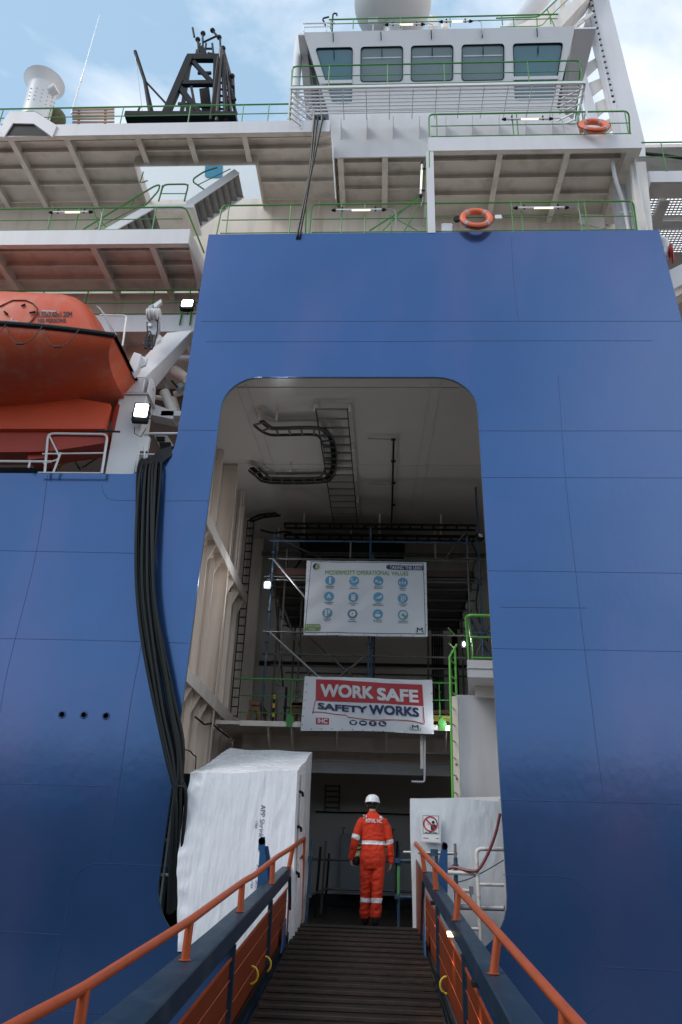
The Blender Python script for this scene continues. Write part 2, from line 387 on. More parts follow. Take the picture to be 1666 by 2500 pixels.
# ================================================================== hull
def arc(cx, cz, r, a0, a1, n=8, rz=None):
    rz = r if rz is None else rz
    return [(cx + r * math.cos(R(a0 + (a1 - a0) * i / n)), cz + rz * math.sin(R(a0 + (a1 - a0) * i / n))) for i in range(n + 1)]
DOOR = (arc(-2.36, 8.61, 0.72, 180, 90) + arc(0.98, 8.59, 0.75, 90, 0, rz=0.74) +
        [(1.76, 6.0), (1.80, 1.4)] + arc(1.10, 0.5, 0.71, 0, -90, rz=0.75) + arc(-2.5, 0.5, 0.71, 270, 180, rz=0.75) + [(-3.17, 2.5)])
hull = thing('ship_hull', 'blue painted ship side with the tall open loading door cut into it', 'ship hull', (0, 0, -3.2))
outline = [(-16, -3.2), (16, -3.2), (16, 9.2), (7.0, 9.2), (6.2, 9.4), (5.83, 9.8), (5.74, 10.4), (5.61, 12.955), (-3.755, 12.94), (-3.84, 8.0),
           (-3.87, 7.75), (-3.93, 7.61), (-4.02, 7.49), (-4.15, 7.38), (-4.32, 7.27), (-4.6, 7.21), (-16, 7.2)]
drains = [W('y', 0, u, v) for u, v in ((143, 1642), (193, 1643), (244, 1645))]
holes = [[(p.x + 0.045 * math.cos(a * math.pi / 7), p.z + 0.045 * math.sin(a * math.pi / 7)) for a in range(14)] for p in drains]
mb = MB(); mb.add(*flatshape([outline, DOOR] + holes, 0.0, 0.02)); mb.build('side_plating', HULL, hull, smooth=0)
# door coaming
ring_o = DOOR; n = len(ring_o)
mb = MB()
cxm, czm = -0.68, 4.5
def inset(p, d):
    q = V((p[0] - cxm, 0, (p[1] - czm) * 0.5)); q.normalize(); return (p[0] + q.x * d, p[1] + q.z * d)
mb.add([(x, 0.021, z) for x, z in ring_o] + [(x, 0.06, z) for x, z in ring_o] + [(inset(p, .012)[0], 0.06, inset(p, .012)[1]) for p in ring_o] + [(inset(p, .012)[0], 0.021, inset(p, .012)[1]) for p in ring_o],
       [(i + a * n, (i + 1) % n + a * n, (i + 1) % n + ((a + 1) % 4) * n, i + ((a + 1) % 4) * n) for i in range(n) for a in range(4)])
mb.build('door_coaming', mat('coaming_grey', (0.16, 0.19, 0.19, 1), 0.5), hull)
MB().prism([(-3.19, .061, -.1), (-3.16, .061, -.1), (-3.13, .061, 2.6), (-3.16, .061, 2.6)], (0, .22, 0)).build('jamb_plate', mat('coaming_grey', (0.16, 0.19, 0.19, 1), 0.5), hull)
for p in drains:
    m1 = MB(); m1.tube([(p.x + 0.05 * math.cos(a * math.pi / 8), -0.004, p.z + 0.05 * math.sin(a * math.pi / 8)) for a in range(16)], 0.012, 6, True)
    d = m1.build('drain_collar', SEAM, hull)
    m2 = MB(); m2.add([(p.x + 0.046 * math.cos(a * math.pi / 7), y, p.z + 0.046 * math.sin(a * math.pi / 7)) for y in (0.021, 0.3) for a in range(14)],
                      [(a, (a + 1) % 14, 14 + (a + 1) % 14, 14 + a) for a in range(14)] + [tuple(range(14, 28))]).build('drain_bore', BLACKS, d)
# weld seams (surveyed lines on the plating)
seams = [
    [(0, 1467), (160, 1470), (320, 1474), (432, 1478)], [(1131, 1490), (1340, 1493), (1568, 1497)],
    [(0, 1265), (150, 1268), (310, 1271)], [(1114, 1311), (1340, 1314), (1568, 1317)],
    [(0, 1800), (130, 1803), (262, 1808)], [(1146, 1838), (1390, 1843), (1568, 1848)],
    [(413, 988), (499, 989)], [(235, 1115), (240, 1135), (258, 1148), (330, 1150), (484, 1151)],
    [(475, 785), (800, 785), (1180, 783), (1500, 783)], [(463, 738), (900, 738), (1568, 738)],
    [(1098, 990), (1568, 990)], [(1103, 1097), (1568, 1098)],
    [(398, 1990), (250, 1985), (205, 1988), (178, 2010), (163, 2045), (150, 2120), (138, 2190), (125, 2250), (122, 2285), (135, 2312), (160, 2325), (270, 2328)],
    [(249, 1986), (262, 1900), (272, 1820), (300, 1620), (322, 1500), (332, 1420)],
    [(0, 2140), (70, 2144), (138, 2148)],
    [(110, 1092), (84, 1270), (20, 1530), (0, 1640)],
    [(1156, 2010), (1290, 2014), (1325, 2025), (1352, 2050), (1366, 2090), (1376, 2160), (1386, 2230), (1388, 2280), (1375, 2310), (1340, 2330)],
    [(1384, 2222), (1480, 2226), (1568, 2232)],
    [(1388, 1842), (1370, 1700), (1345, 1500), (1325, 1330), (1300, 1100), (1290, 960), (1283, 860)],
    [(1175, 545), (1182, 660), (1192, 738)],
    [(1150, 1395), (1350, 1397)],
]
for s_ in seams:
    pts = [W('y', -0.001, u, v) for u, v in s_]
    pts = smoothpath(pts, 5) if len(pts) > 3 else [lerp(pts[i], pts[i + 1], j / 12) for i in range(len(pts) - 1) for j in range(12)] + [pts[-1]]
    pts = [p + V((noise.noise(p * 9) * 0.004, 0, noise.noise(p * 11) * 0.005)) for p in pts]
    MB().tube(pts, 0.0038, 5).build('weld_seam', SEAM, hull)

# ================================================================== inside of the hull: the loading bay
def st(name, mb, m, label=None, cat=None, **k):
    o = mb.build(name, m, **k)
    if label: tag(o, label, cat)
    else: tag(o, kind='structure')
    return o
st('floor', MB().box(-3.9, 3.6, 0.96, 9.2, -0.3, 0.0), WOOD)
st('floor', MB().box(-3.9, 3.6, 0.03, 0.955, -0.75, -0.45), DARK)
ceil = thing('bay_ceiling', 'grey glossy steel ceiling of the loading bay', 'ceiling', (0, 4.5, 9.37), kind='structure')
MB().box(-3.78, 3.7, 0.022, 9.3, 9.37, 9.5).build('ceiling_plate', GREYP, ceil)
for x0, y0, x1, y1, w_ in ((-2.93, 0.3, -2.6, 8.6, .03), (-2.72, 0.3, -2.39, 8.6, .03), (0.88, 0.25, 0.70, 6.5, .022), (1.08, 0.25, 0.93, 6.5, .022), (-3.4, 3.62, 3.6, 3.62, .05), (-3.4, 0.42, 3.6, 0.42, .02), (-3.0, 7.9, 3.6, 7.9, .06), (2.9, .3, 2.7, 9, .03)):
    MB().bar((x0, y0, 9.362), (x1, y1, 9.362), w_, 0.016).build('ceiling_seam', GREYP, ceil)
bw = thing('bay_back_wall', 'beige steel bulkhead at the far end of the loading bay', 'wall', (0, 9.1, 0), kind='structure')
MB().box(-3.80, 3.7, 9.0, 9.2, 0.0, 9.37).build('wall_plate', GREYP, bw)
for x in (-2.9, -1.9, 0.12, 1.6, 2.6): MB().box(x - .012, x + .012, 8.97, 8.999, 0.3, 9.3).build('wall_stiffener', GREYP, bw)
MB().box(-3.4, 3.4, 8.93, 8.998, 5.9, 6.02).build('wall_stiffener', DARK, bw)
MB().tube([W('y', 8.9, u, v) for u, v in ((725, 1865), (800, 1867), (850, 1868), (945, 1872))], 0.018, 6).build('black_pipe_run', BLACKS, bw)
MB().box(-2.2, 1.6, 8.7, 8.998, 0.001, 0.26).build('wall_plinth', DARK, bw)
rw = thing('bay_right_wall', 'beige steel wall on the right of the loading bay', 'wall', (3.6, 4.5, 0), kind='structure')
MB().box(3.5, 3.7, 0.022, 9.0, 0.0, 9.37).build('wall_plate', BEIGE, rw)
for y in (1.5, 3, 4.5, 6, 7.5): MB().box(3.3, 3.499, y, y + .02, 0, 9.3).build('wall_frame', BEIGE, rw)

lw = thing('bay_left_wall', 'beige steel side wall with upright frames and two shelf stringers', 'wall', (-3.9, 4.5, 0), kind='structure')
MB().box(-3.80, -3.77, 0.022, 9.0, -0.4, 9.37).build('wall_plate', BEIGE, lw)
for y, d in ((2.94, .18), (5.16, .13), (5.9, .20), (6.66, .20)):
    f = MB().box(-3.768, -3.80 + d, y, y + .022, 6.98, 9.365).build('wall_frame', BEIGE, lw)
for y, d in ((3.66, .45), (8.13, .45)):
    MB().box(-3.768, -3.86 + d, y, y + .03, -0.3, 9.365).box(-3.86 + d - .012, -3.86 + d + .012, y - .07, y - .002, -0.3, 9.365).build('wall_frame', BEIGE, lw)
ys = [0.75 + 0.73 * i for i in range(11)]
for y in ys:
    if abs(y - 3.66) < .2 or abs(y - 8.13) < .25: continue
    MB().box(-3.768, -3.58, y, y + .02, -0.3, 6.72).box(-3.66, -3.55, y - .035, y - .002, -0.3, 6.72).build('wall_frame', BEIGE, lw)
for zc_ in (6.87, 3.80):
    MB().box(-3.768, -3.41, 0.1, 6.2, zc_ - .01, zc_ + .01).build('stringer_shelf', BEIGE, lw)
    MB().box(-3.409, -3.385, 0.1, 6.25, zc_ - .125, zc_ + .125).build('stringer_face', UNDER, lw)
    for y in ys[:8]:
        MB().prism([(-3.60, y + .022, zc_ - .012), (-3.41, y + .022, zc_ - .012), (-3.41, y + .022, zc_ - .13), (-3.60, y + .022, zc_ - .55)], (0, .015, 0)).build('bracket', BEIGE, lw)

# ------------------------------------------------------------------ cable trays under the ceiling
def tray(path, wid, label, rungs=0.33, h=0.06, mt=DARK, cable=False, hang=(), rt=None):
    t = thing('cable_tray', label, 'cable tray', path[0], group='cable trays of the loading bay')
    pts = [V(p) for p in path]; L_ = []; R_ = []
    for i, p in enumerate(pts):
        tt = (pts[min(i + 1, len(pts) - 1)] - pts[max(i - 1, 0)]).normalized()
        sdir = tt.cross(V((0, 0, 1)) if abs(tt.z) < .8 else V((0, 1, 0))).normalized()
        L_.append(p - sdir * wid / 2); R_.append(p + sdir * wid / 2)
    for side in (L_, R_):
        mb = MB()
        for i in range(len(side) - 1): mb.bar(side[i], side[i + 1], 0.018, h)
        mb.build('side_rail', mt, t)
    tot = 0
    for i in range(len(pts) - 1):
        d = (pts[i + 1] - pts[i]).length; k = 0
        while tot <= d:
            f_ = tot / d; a = lerp(L_[i], L_[i + 1], f_); b = lerp(R_[i], R_[i + 1], f_)
            MB().bar(a, b, 0.045, 0.022).build('rung', rt or GALV, t); tot += rungs
        tot -= d
    if cable:
        for q in (-.36, -.22, -.08):
            MB().tube(smoothpath([lerp(a, b, .5 - q) + V((0, 0, .05)) for a, b in zip(L_, R_)], 4), 0.022, 6).build('cable', BLACKR, t)
    for p in hang:
        MB().box(p[0] - .02, p[0] + .02, p[1] - .02, p[1] + .02, p[2], 9.366).build('hanger', BEIGE, t)
    return t
t = tray([(-1.06, 0.98, 9.22), (-1.0, 7.0, 9.22)], 0.64, 'long bare ladder tray running straight back under the ceiling', rungs=0.36, mt=DARK,
         hang=[(-1.42, 1.0, 9.2), (-.70, 1.0, 9.2), (-.67, 2.6, 9.2), (-.66, 4.1, 9.2), (-.64, 5.3, 9.2)])
z4c = lambda x, y: W('z', 9.12, 376.5 + .5102 * x, 828.2 + .5102 * y)
path = smoothpath([z4c(430, 285), z4c(475, 318), z4c(520, 322), z4c(680, 320), z4c(730, 345), z4c(750, 400), z4c(752, 480), z4c(735, 525), z4c(690, 540), z4c(480, 540), z4c(440, 518), z4c(405, 490)], 3)
tray(path, 0.27, 'hooked black cable tray looping under the ceiling beside the ladder tray', rungs=0.26, mt=SCAFG, cable=True, rt=SCAFG,
     hang=[z4c(508, 270), z4c(570, 500), z4c(430, 265)])
for (va, vb, lab) in ((1196, 1190, 'black cable tray crossing the bay just above the scaffold'), (1222, 1215, 'lower black cable tray crossing the bay behind the first')):
    a = W('z', 9.0, 655, va + 12); b = W('z', 9.0, 1100, vb)
    b.y = a.y; b.z = a.z
    tray([a, b], 0.30, lab, rungs=0.30, rt=DARK, cable=(va == 1222), hang=[lerp(a, b, f_) for f_ in (.1, .5, .82)])
a = W('y', 6.2, 577, 1196); b = W('y', 6.2, 531, 1650)
tray([a, V((a.x, a.y, b.z))], 0.17, 'upright black ladder tray climbing the left wall frames', rungs=0.22, rt=DARK)
a2 = W('z', 9.1, 640, 1182); 
tray([a, W('y', 6.2, 600, 1186), a2], 0.16, 'bent black tray joining the wall tray to the ceiling', rungs=0.22, rt=DARK)
# ceiling pipe
pz = 9.27
pp = thing('ceiling_pipe', 'thin dark pipe with two side branches under the bay ceiling', 'pipe', W('z', pz, 905, 1010))
MB().tube([W('z', pz, 905, 1010), W('z', pz, 903, 1110), W('z', pz, 900, 1215)], 0.022, 8).build('main_run', BLACKS, pp)
MB().tube([W('z', pz, 845, 1008), W('z', pz, 905, 1010)], 0.017, 8).build('branch', GREYM, pp)
MB().tube([W('z', pz, 848, 1112), W('z', pz, 903, 1113)], 0.017, 8).build('branch', GREYM, pp)
for v_ in (1010, 1060, 1110, 1160): MB().tube([W('z', pz, 904.5, v_) + V((-.05, 0, 0)), W('z', pz, 904.5, v_) + V((.05, 0, 0))], 0.03, 8).build('clamp', DARK, pp)

# dark services packed under the far end of the ceiling
dk = thing('ventilation_duct', 'dark ventilation duct and pipes under the far end of the bay ceiling', 'duct', (-.6, 7.6, 8.7))
MB().box(-2.3, 0.6, 7.5, 8.1, 8.75, 9.1).build('duct_body', BLACKS, dk, bevel=.02)
for x in (-1.6, -.8, 0.0): MB().box(x, x + .03, 7.47, 8.13, 8.72, 9.13).build('duct_flange', DARK, dk)
for z in (8.55, 8.62): MB().tube([(-3.3, 7.3, z), (3.3, 7.35, z + .04)], .03, 8).build('service_pipe', SCAFG, dk)
for x in (-2.9, -.9, 1.4): MB().box(x, x + .04, 7.28, 7.34, 8.5, 9.365).build('hanger', BEIGE, dk)
for k, (x, y0) in enumerate(((-3.55, 1.6), (-3.52, 4.9))):
    tag(MB().tube([(x, y0, 9.3), (x, y0, 7.05)], .02, 8).tube([(x + .06, y0, 9.3), (x + .06, y0, 7.05)], .014, 8).build('wall_pipe', BEIGE), ('nearer' if k == 0 else 'farther') + ' pair of cream pipes running down the left bay wall above the upper stringer', 'pipe')
tag(MB().tube(smoothpath([(-3.3, 6.9, 9.1), (-2.9, 6.6, 8.9), (-2.5, 6.8, 9.0), (-2.1, 7.0, 8.7), (-2.3, 7.2, 8.2), (-2.45, 5.7, 7.4)], 6), .03, 8).build('looped_cable', BLACKR), 'black looped cable sagging from the ceiling corner to the scaffold', 'cable')
tag(MB().tube(smoothpath([(1.9, 4.1, 7.9), (2.2, 4.3, 7.2), (2.1, 4.4, 6.2), (2.3, 4.3, 5.4)], 6), .02, 8).build('drooping_lead', BLACKR), 'black lead drooping along the right scaffold uprights', 'cable')

# ------------------------------------------------------------------ mezzanine
mz = thing('mezzanine_deck', 'cream edged steel mezzanine deck across the loading bay', 'deck', (-.7, 3.6, 3.0))
MB().box(-3.35, 1.9, 3.62, 8.6, 3.40, 3.47).build('deck_plate', UNDER, mz)
MB().box(-2.85, 1.52, 3.58, 3.618, 3.37, 3.475).build('edge_beam', BEIGE, mz)
for x in (-2.3, -1.82, -.9, 0.1, 1.3):
    MB().prism([(x, 3.62, 3.398), (x, 4.3, 3.398), (x, 4.3, 3.0), (x, 3.9, 3.1)], (.02, 0, 0)).build('bracket', UNDER, mz)
MB().box(-3.0, 1.6, 4.9, 4.93, 3.12, 3.398).build('girder_web', BEIGE, mz)
MB().box(-3.0, 1.6, 4.84, 4.99, 3.09, 3.118).build('girder_flange', UNDER, mz)
gd = thing('cross_girder', 'deep cream girder spanning the bay under the mezzanine deck', 'girder', (-.7, 5.5, 2.7))
MB().box(-3.3, 1.9, 5.50, 5.53, 2.99, 3.398).build('web', BEIGE, gd)
MB().box(-3.3, 1.9, 5.42, 5.60, 2.955, 2.988).build('flange', BEIGE, gd)
MB().box(-3.3, 1.9, 5.46, 5.50 - .001, 2.71, 2.953).build('lower_beam', WHITE, gd)
for x in (-2.5, -1.0, 0.35, 1.5): MB().box(x, x + .03, 5.35, 5.498, 2.99, 3.398).build('rib', BEIGE, gd)
for x in (-1.0, -.05): MB().tube([(x + .07 * math.cos(a), 5.41, 2.99 + .05 * math.sin(a)) for a in [math.pi * i / 8 for i in range(9)]], .012, 6).build('lug', UNDER, gd)
lb = st('bay_bulkhead', MB().box(-3.85, 3.5, 6.3, 6.4, 3.47, 3.5), UNDER)
# white drain pipe
p = [W('y', 3.9, u, v) for u, v in ((976, 1690), (976, 1797), (946, 1797))]
dp = thing('drain_pipe', 'white bent pipe hanging down under the mezzanine', 'pipe', p[0])
MB().tube(fillet([p[0], p[1], V((p[2].x, p[2].y, p[1].z))], .05), 0.022, 8).build('pipe_run', WHITE, dp)
MB().box(p[0].x - .09, p[0].x - .02, 3.9, 3.93, p[1].z + .25, p[0].z).build('support', UNDER, dp)
# back-wall ladder
wl = thing('wall_ladder', 'short dark rung ladder fixed on the far bulkhead', 'ladder', W('y', 8.9, 765, 1875))
pa = W('y', 8.85, 749, 1803); pb = W('y', 8.85, 781, 1803); zb_ = W('y', 8.85, 765, 1862).z
for q in (pa, pb): MB().box(q.x - .02, q.x + .02, 8.82, 8.86, zb_, q.z).build('side_rail', SCAFG, wl)
for i in range(5): MB().box(pa.x + .02, pb.x - .02, 8.83, 8.85, zb_ + .05 + i * (pa.z - zb_ - .1) / 4, zb_ + .09 + i * (pa.z - zb_ - .1) / 4).build('rung', SCAFG, wl)
# grey cabinet
cb = thing('electrical_cabinet', 'flat grey cabinet against the far wall behind the walking person', 'cabinet', W('y', 8.3, 840, 2052))
c0 = W('y', 8.3, 780, 2050); c1 = W('y', 8.3, 908, 1920)
MB().box(c0.x, c1.x, 8.3, 8.69, 0.27, c1.z).build('body', CABG, cb, bevel=.01)
MB().box(c0.x + .04, (c0.x + c1.x) / 2 - .01, 8.285, 8.299, 0.32, c1.z - .05).build('door', CABG, cb, bevel=.004)
MB().box((c0.x + c1.x) / 2 + .01, c1.x - .04, 8.285, 8.299, 0.32, c1.z - .05).build('door', CABG, cb, bevel=.004)
MB().box(c1.x - .25, c1.x - .1, 8.278, 8.284, c1.z - .45, c1.z - .2).build('notice', PWHITE, cb)
for x in (c0.x + .05, c1.x - .05):
    MB().tube([(x, 8.4, c1.z), (x, 8.4, c1.z + .1), (x - .03, 8.4, c1.z + .14), (x + .05, 8.4, c1.z + .14)], .012, 6).build('lifting_eye', BLACKS, cb)

# ------------------------------------------------------------------ scaffold in the bay
sf = thing('scaffold', 'dark tube scaffold with plank deck standing on the mezzanine behind the banners', 'scaffold', (-.3, 4.2, 3.47))
def stn(pts, r, m, n='tube'): return MB().tube(pts, r, 8).build(n, m, sf)
for x, y, z1, m in ((-2.48, 4.0, 7.75, SCAFB), (-2.25, 4.55, 7.6, SCAFG), (-2.5, 5.6, 7.2, SCAFG), (-2.3, 7.6, 7.2, SCAFG), (-.28, 4.0, 7.95, SCAFB), (-.22, 4.3, 7.4, SCAFB),
                   (1.9, 4.0, 7.75, SCAFG), (2.15, 4.0, 9.0, SCAFB), (2.45, 4.2, 9.0, SCAFG), (2.1, 5.8, 7.2, SCAFG), (2.1, 7.7, 7.2, SCAFG), (-1.9, 5.2, 6.9, SCAFG), (1.2, 7.6, 7, SCAFG), (-.2, 7.7, 6.9, SCAFG)):
    u_ = stn([(x, y, 3.48), (x, y, z1)], 0.024, m, 'upright')
    for zz in (4.4, 5.2, 5.9, 6.6, 7.3):
        if zz < z1 - .1: MB().lathe([(.028, 0), (.055, .004), (.055, .012), (.028, .016)], (x, y, zz), n=10).build('collar', m, u_)
for x0, x1, y, z, m in ((-2.48, 1.9, 3.96, 7.58, SCAFB), (-2.48, 1.9, 3.96, 7.14, SCAFG), (-2.48, 1.9, 3.96, 5.43, SCAFG), (-2.48, 1.9, 4.1, 4.98, SCAFG), (-2.5, 2.1, 4.2, 6.72, SCAFG), (-2.5, 2.1, 5.6, 5.1, SCAFG),
                       (-2.4, 2.1, 7.6, 5.4, SCAFG), (-2.4, 2.1, 7.6, 4.5, SCAFG), (1.9, 3.3, 3.96, 5.5, SCAFB), (1.9, 3.3, 3.96, 4.9, SCAFG), (1.9, 3.3, 3.96, 7.2, SCAFG)):
    stn([(x0 - .1, y, z), (x1 + .1, y, z)], 0.024, m, 'ledger')
for a, b, m in (((-2.45, 3.93, 7.1), (-.95, 3.93, 5.35), GALV), ((-2.42, 3.9, 5.4), (-.9, 3.9, 4.1), GALV), ((-.3, 4.05, 5.0), (-1.5, 4.05, 4.0), SCAFG), ((-1.65, 4.4, 5.5), (-.3, 4.4, 4.3), SCAFG),
                ((-2.3, 5, 6.3), (-1.3, 5, 4.0), SCAFG), ((1.9, 4.1, 5.9), (2.6, 4.1, 4.4), SCAFB), ((2.6, 4.1, 6.3), (1.95, 4.1, 4.9), SCAFG), ((1.9, 4, 6.5), (2.3, 5.8, 7.9), SCAFG), ((-2.5, 4.1, 7.1), (-2.5, 7.4, 5.0), SCAFG), ((1.9, 4.05, 7.9), (1.3, 4.05, 7.1), SCAFG), ((-2.48, 4.0, 7.7), (-1.4, 5.5, 7.7), SCAFG), ((-1.2, 7.5, 5.2), (.6, 7.5, 3.6), SCAFG), ((1.0, 7.5, 5.2), (-.4, 7.5, 3.6), SCAFG)):
    stn([a, b], 0.024, m, 'brace')
for y in (4.3, 5.0, 5.8, 6.6, 7.4, 8.2): stn([(-2.7, y, 6.83), (2.25, y, 6.83)], 0.024, SCAFG, 'transom')
for i in range(17):
    y = 4.3 + i * .25
    MB().box(-2.62 + .03 * (i % 2), 2.1 - .04 * (i % 3), y, y + .215, 6.86, 6.90 + .004 * (i % 2)).build('plank', mat('scaffold_plank_grey', (0.045, 0.04, 0.04, 1), .6, var=.4, vscale=8), sf)
MB().box(-2.5, 2.0, 4.24, 4.275, 6.86, 7.02).build('toe_board', REDB, sf)
MB().box(2.0, 2.06, 4.24, 8.4, 6.86, 7.0).build('toe_board', BLACKS, sf)

# vertical cable ladders on far wall at right
for k, (u_, wd, lab) in enumerate(((1005, .3, 'wide black cable ladder standing on the far wall behind the right banner edges'), (1045, .14, 'narrow black cable ladder beside the wide one on the far wall'))):
    a = W('y', 8.8, u_, 1470); b = W('y', 8.8, u_ - 3, 1640)
    tray([V((a.x, 8.8, 8.6)), V((a.x, 8.8, 3.5))], wd, lab, rungs=.3, rt=DARK, cable=False)
    o_ = MB()
    for j in range(6): o_.tube([(a.x - wd * .4 + j * wd * .16, 8.9, 8.6), (a.x - wd * .4 + j * wd * .16, 8.9, 3.5)], .018, 6)
    tag(o_.build('cable_bundle', BLACKR), 'black upright cables behind the %s far cable ladder' % ('wide', 'narrow')[k], 'cables')

# ------------------------------------------------------------------ mezzanine railing and clutter
def railing(name, label, runs, posts, m, r=0.019, rm=0.011, group='green deck railings', cat='railing', flat=False, close=None):
    """runs: list of (points, is_top); posts: list of (foot, head)"""
    t = thing(name, label, cat, posts[0][0] if posts else runs[0][0][0], group=group)
    for pts, top in runs:
        MB().tube(fillet(pts, .12), r if top else rm, 8).build('top_rail' if top else 'mid_rail', m, t)
    for a, b in posts:
        if flat: MB().bar(a, b, 0.012, 0.06, up=(0, 1, 0)).build('post', m, t)
        else: MB().tube([a, b], rm * 1.25, 8).build('post', m, t)
    return t
X0, X1 = -3.05, 1.5
railing('railing', 'dark green railing along the mezzanine edge behind the work safe banner',
        [([(X0, 3.62, 4.33), (X1, 3.62, 4.33)], 1), ([(X0 + .1, 3.62, 3.98), (X1, 3.62, 3.98)], 0), ([(X0 + .15, 3.62, 3.64), (X1, 3.62, 3.64)], 0)],
        [((x, 3.62, 3.40), (x, 3.62, 4.33)) for x in (-1.84, -.3, 1.18)], GREEN)
for x in (-1.84, 1.22):
    g_ = MB().prism([(x - .10, 3.565, 3.46), (x + .10, 3.565, 3.46), (x + .07, 3.565, 3.55), (x + .02, 3.565, 3.62), (x - .02, 3.565, 3.62), (x - .07, 3.565, 3.55)], (0, .014, 0)).box(x - .06, x + .06, 3.55, 3.564, 3.36, 3.5).build('railing_socket', GREEN)
    tag(g_, ('green bolted socket plate at the left foot of the mezzanine railing' if x < 0 else 'green bolted socket plate at the right foot of the mezzanine railing'), 'bracket')
def trestle(x, y, z, wd, label):
    t = thing('trestle', label, 'trestle', (x, y, z), group='timber trestles on the mezzanine')
    MB().box(x - .12, x + .12, y, y + wd, z + .36, z + .44).build('top_beam', WOOD2, t)
    for sx_ in (-1, 1):
        for yy in (y + .06, y + wd - .1):
            MB().bar((x + sx_ * .13, yy, z), (x + sx_ * .07, yy, z + .36), .07, .05, up=(0, 1, 0)).build('leg', WOOD2, t)
    MB().box(x - .09, x + .09, y + .02, y + .05, z + .25, z + .33).build('brace', WOOD2, t)
trestle(-2.62, 3.8, 3.47, 1.2, 'dark timber trestle at the left end of the mezzanine')
trestle(-1.75, 3.9, 3.47, .9, 'lighter timber trestle behind the green socket left of the banner')
t = thing('beam_stack', 'orange and yellow steel beams lying on the mezzanine right of the banner', 'beams', (1.2, 4.2, 3.47))
MB().box(-1.9, -.9, 3.9, 4.0, 3.86, 3.93).build('plank', WOOD2, t)
MB().box(0.7, 1.75, 4.2, 4.3, 3.66, 3.78).build('beam', YELLOW, t)
MB().box(0.7, 1.75, 4.4, 4.5, 3.85, 3.93).build('beam', WOOD2, t)
MB().box(0.7, 1.75, 4.6, 4.7, 3.48, 3.60).build('beam', DARK, t)
for i, (x, h_) in enumerate(((-2.22, .62), (-1.98, .75), (-1.55, .95))):
    t = thing('barrier_post', ('shorter', 'middle', 'tallest')[i] + ' yellow and black banded post standing on the mezzanine', 'barrier post', (x, 3.85, 3.47), group='banded posts on the mezzanine')
    MB().tube([(x, 3.85, 3.47), (x, 3.85, 3.47 + h_)], .026, 10).build('shaft', BLACKS, t)
    for j in range(3):
        z = 3.6 + j * h_ * .3
        if z + .1 < 3.47 + h_ and i != 1: MB().tube([(x, 3.85, z), (x, 3.85, z + .09)], .0275, 10).build('band', YELLOW, t)

# ------------------------------------------------------------------ right side platform, column, ladder
rp = thing('side_platform', 'pale pink edged platform jutting in from the right of the bay', 'platform', (2.4, 2.2, 3.95))
MB().prism([(1.53, 1.5, 3.97), (3.4, 1.5, 3.97), (3.4, 3.4, 3.97), (1.75, 3.4, 3.97)], (0, 0, .31)).build('edge_plate', WHITE, rp)
MB().prism([(1.515, 1.485, 4.125), (3.4, 1.485, 4.125), (3.4, 1.499, 4.125), (1.53, 1.499, 4.125)], (0, 0, .012)).build('edge_seam', RUST, rp)
MB().box(1.75, 3.4, 2.2, 2.3, 3.78, 3.968).build('under_beam', UNDER, rp)
railing('railing', 'bright green railing with flat posts on the right hand side platform',
        [([(1.86, 3.4, 5.13), (1.56, 1.55, 5.13), (3.3, 1.55, 5.13)], 1), ([(1.60, 1.56, 4.72), (3.3, 1.56, 4.72)], 0), ([(1.62, 1.56, 4.34), (3.3, 1.56, 4.34)], 0)],
        [((1.56, 1.56, 4.28), (1.53, 1.56, 5.10)), ((1.66, 2.4, 4.28), (1.66, 2.4, 5.1)), ((1.86, 3.4, 4.28), (1.86, 3.4, 5.1)), ((2.7, 1.56, 4.28), (2.7, 1.56, 5.1))], GREENB, r=.026, rm=.014, flat=True)
a = W('y', 2.3, 1048, 1480); b = W('y', 2.3, 1041, 1840)
ld = thing('access_ladder', 'tall bright green access ladder rising to the side platform', 'ladder', (b.x, 2.3, 0))
MB().tube([(b.x - .01, 2.3, 0), (b.x + .01, 2.3, a.z - .25), (a.x + .02, 2.32, a.z)], .022, 8).build('stile', GREENB, ld)
MB().tube([(b.x + .16, 2.75, 0), (b.x + .16, 2.75, a.z)], .022, 8).build('stile', GREENB, ld)
for i in range(17): MB().tube([(b.x, 2.3, .3 + i * .3), (b.x + .16, 2.75, .3 + i * .3)], .012, 6).build('rung', GREENB, ld)
co = thing('steel_column', 'broad pale steel column below the side platform', 'column', (2.2, 2.6, 0))
MB().box(1.44, 3.3, 2.5, 3.3, 0, 3.86).build('face_plate', WHITE, co)
MB().prism([(1.33, 2.62, 0), (1.438, 2.49, 0), (1.438, 2.7, 0)], (0, 0, 3.85)).build('edge_strip', BEIGE, co)
for z in (2.35, 2.6): MB().lathe([(.02, 0), (.02, .01)], (1.385, 2.54, z), (-.7, -.7, 0), 10).build('stud', GALV, co)

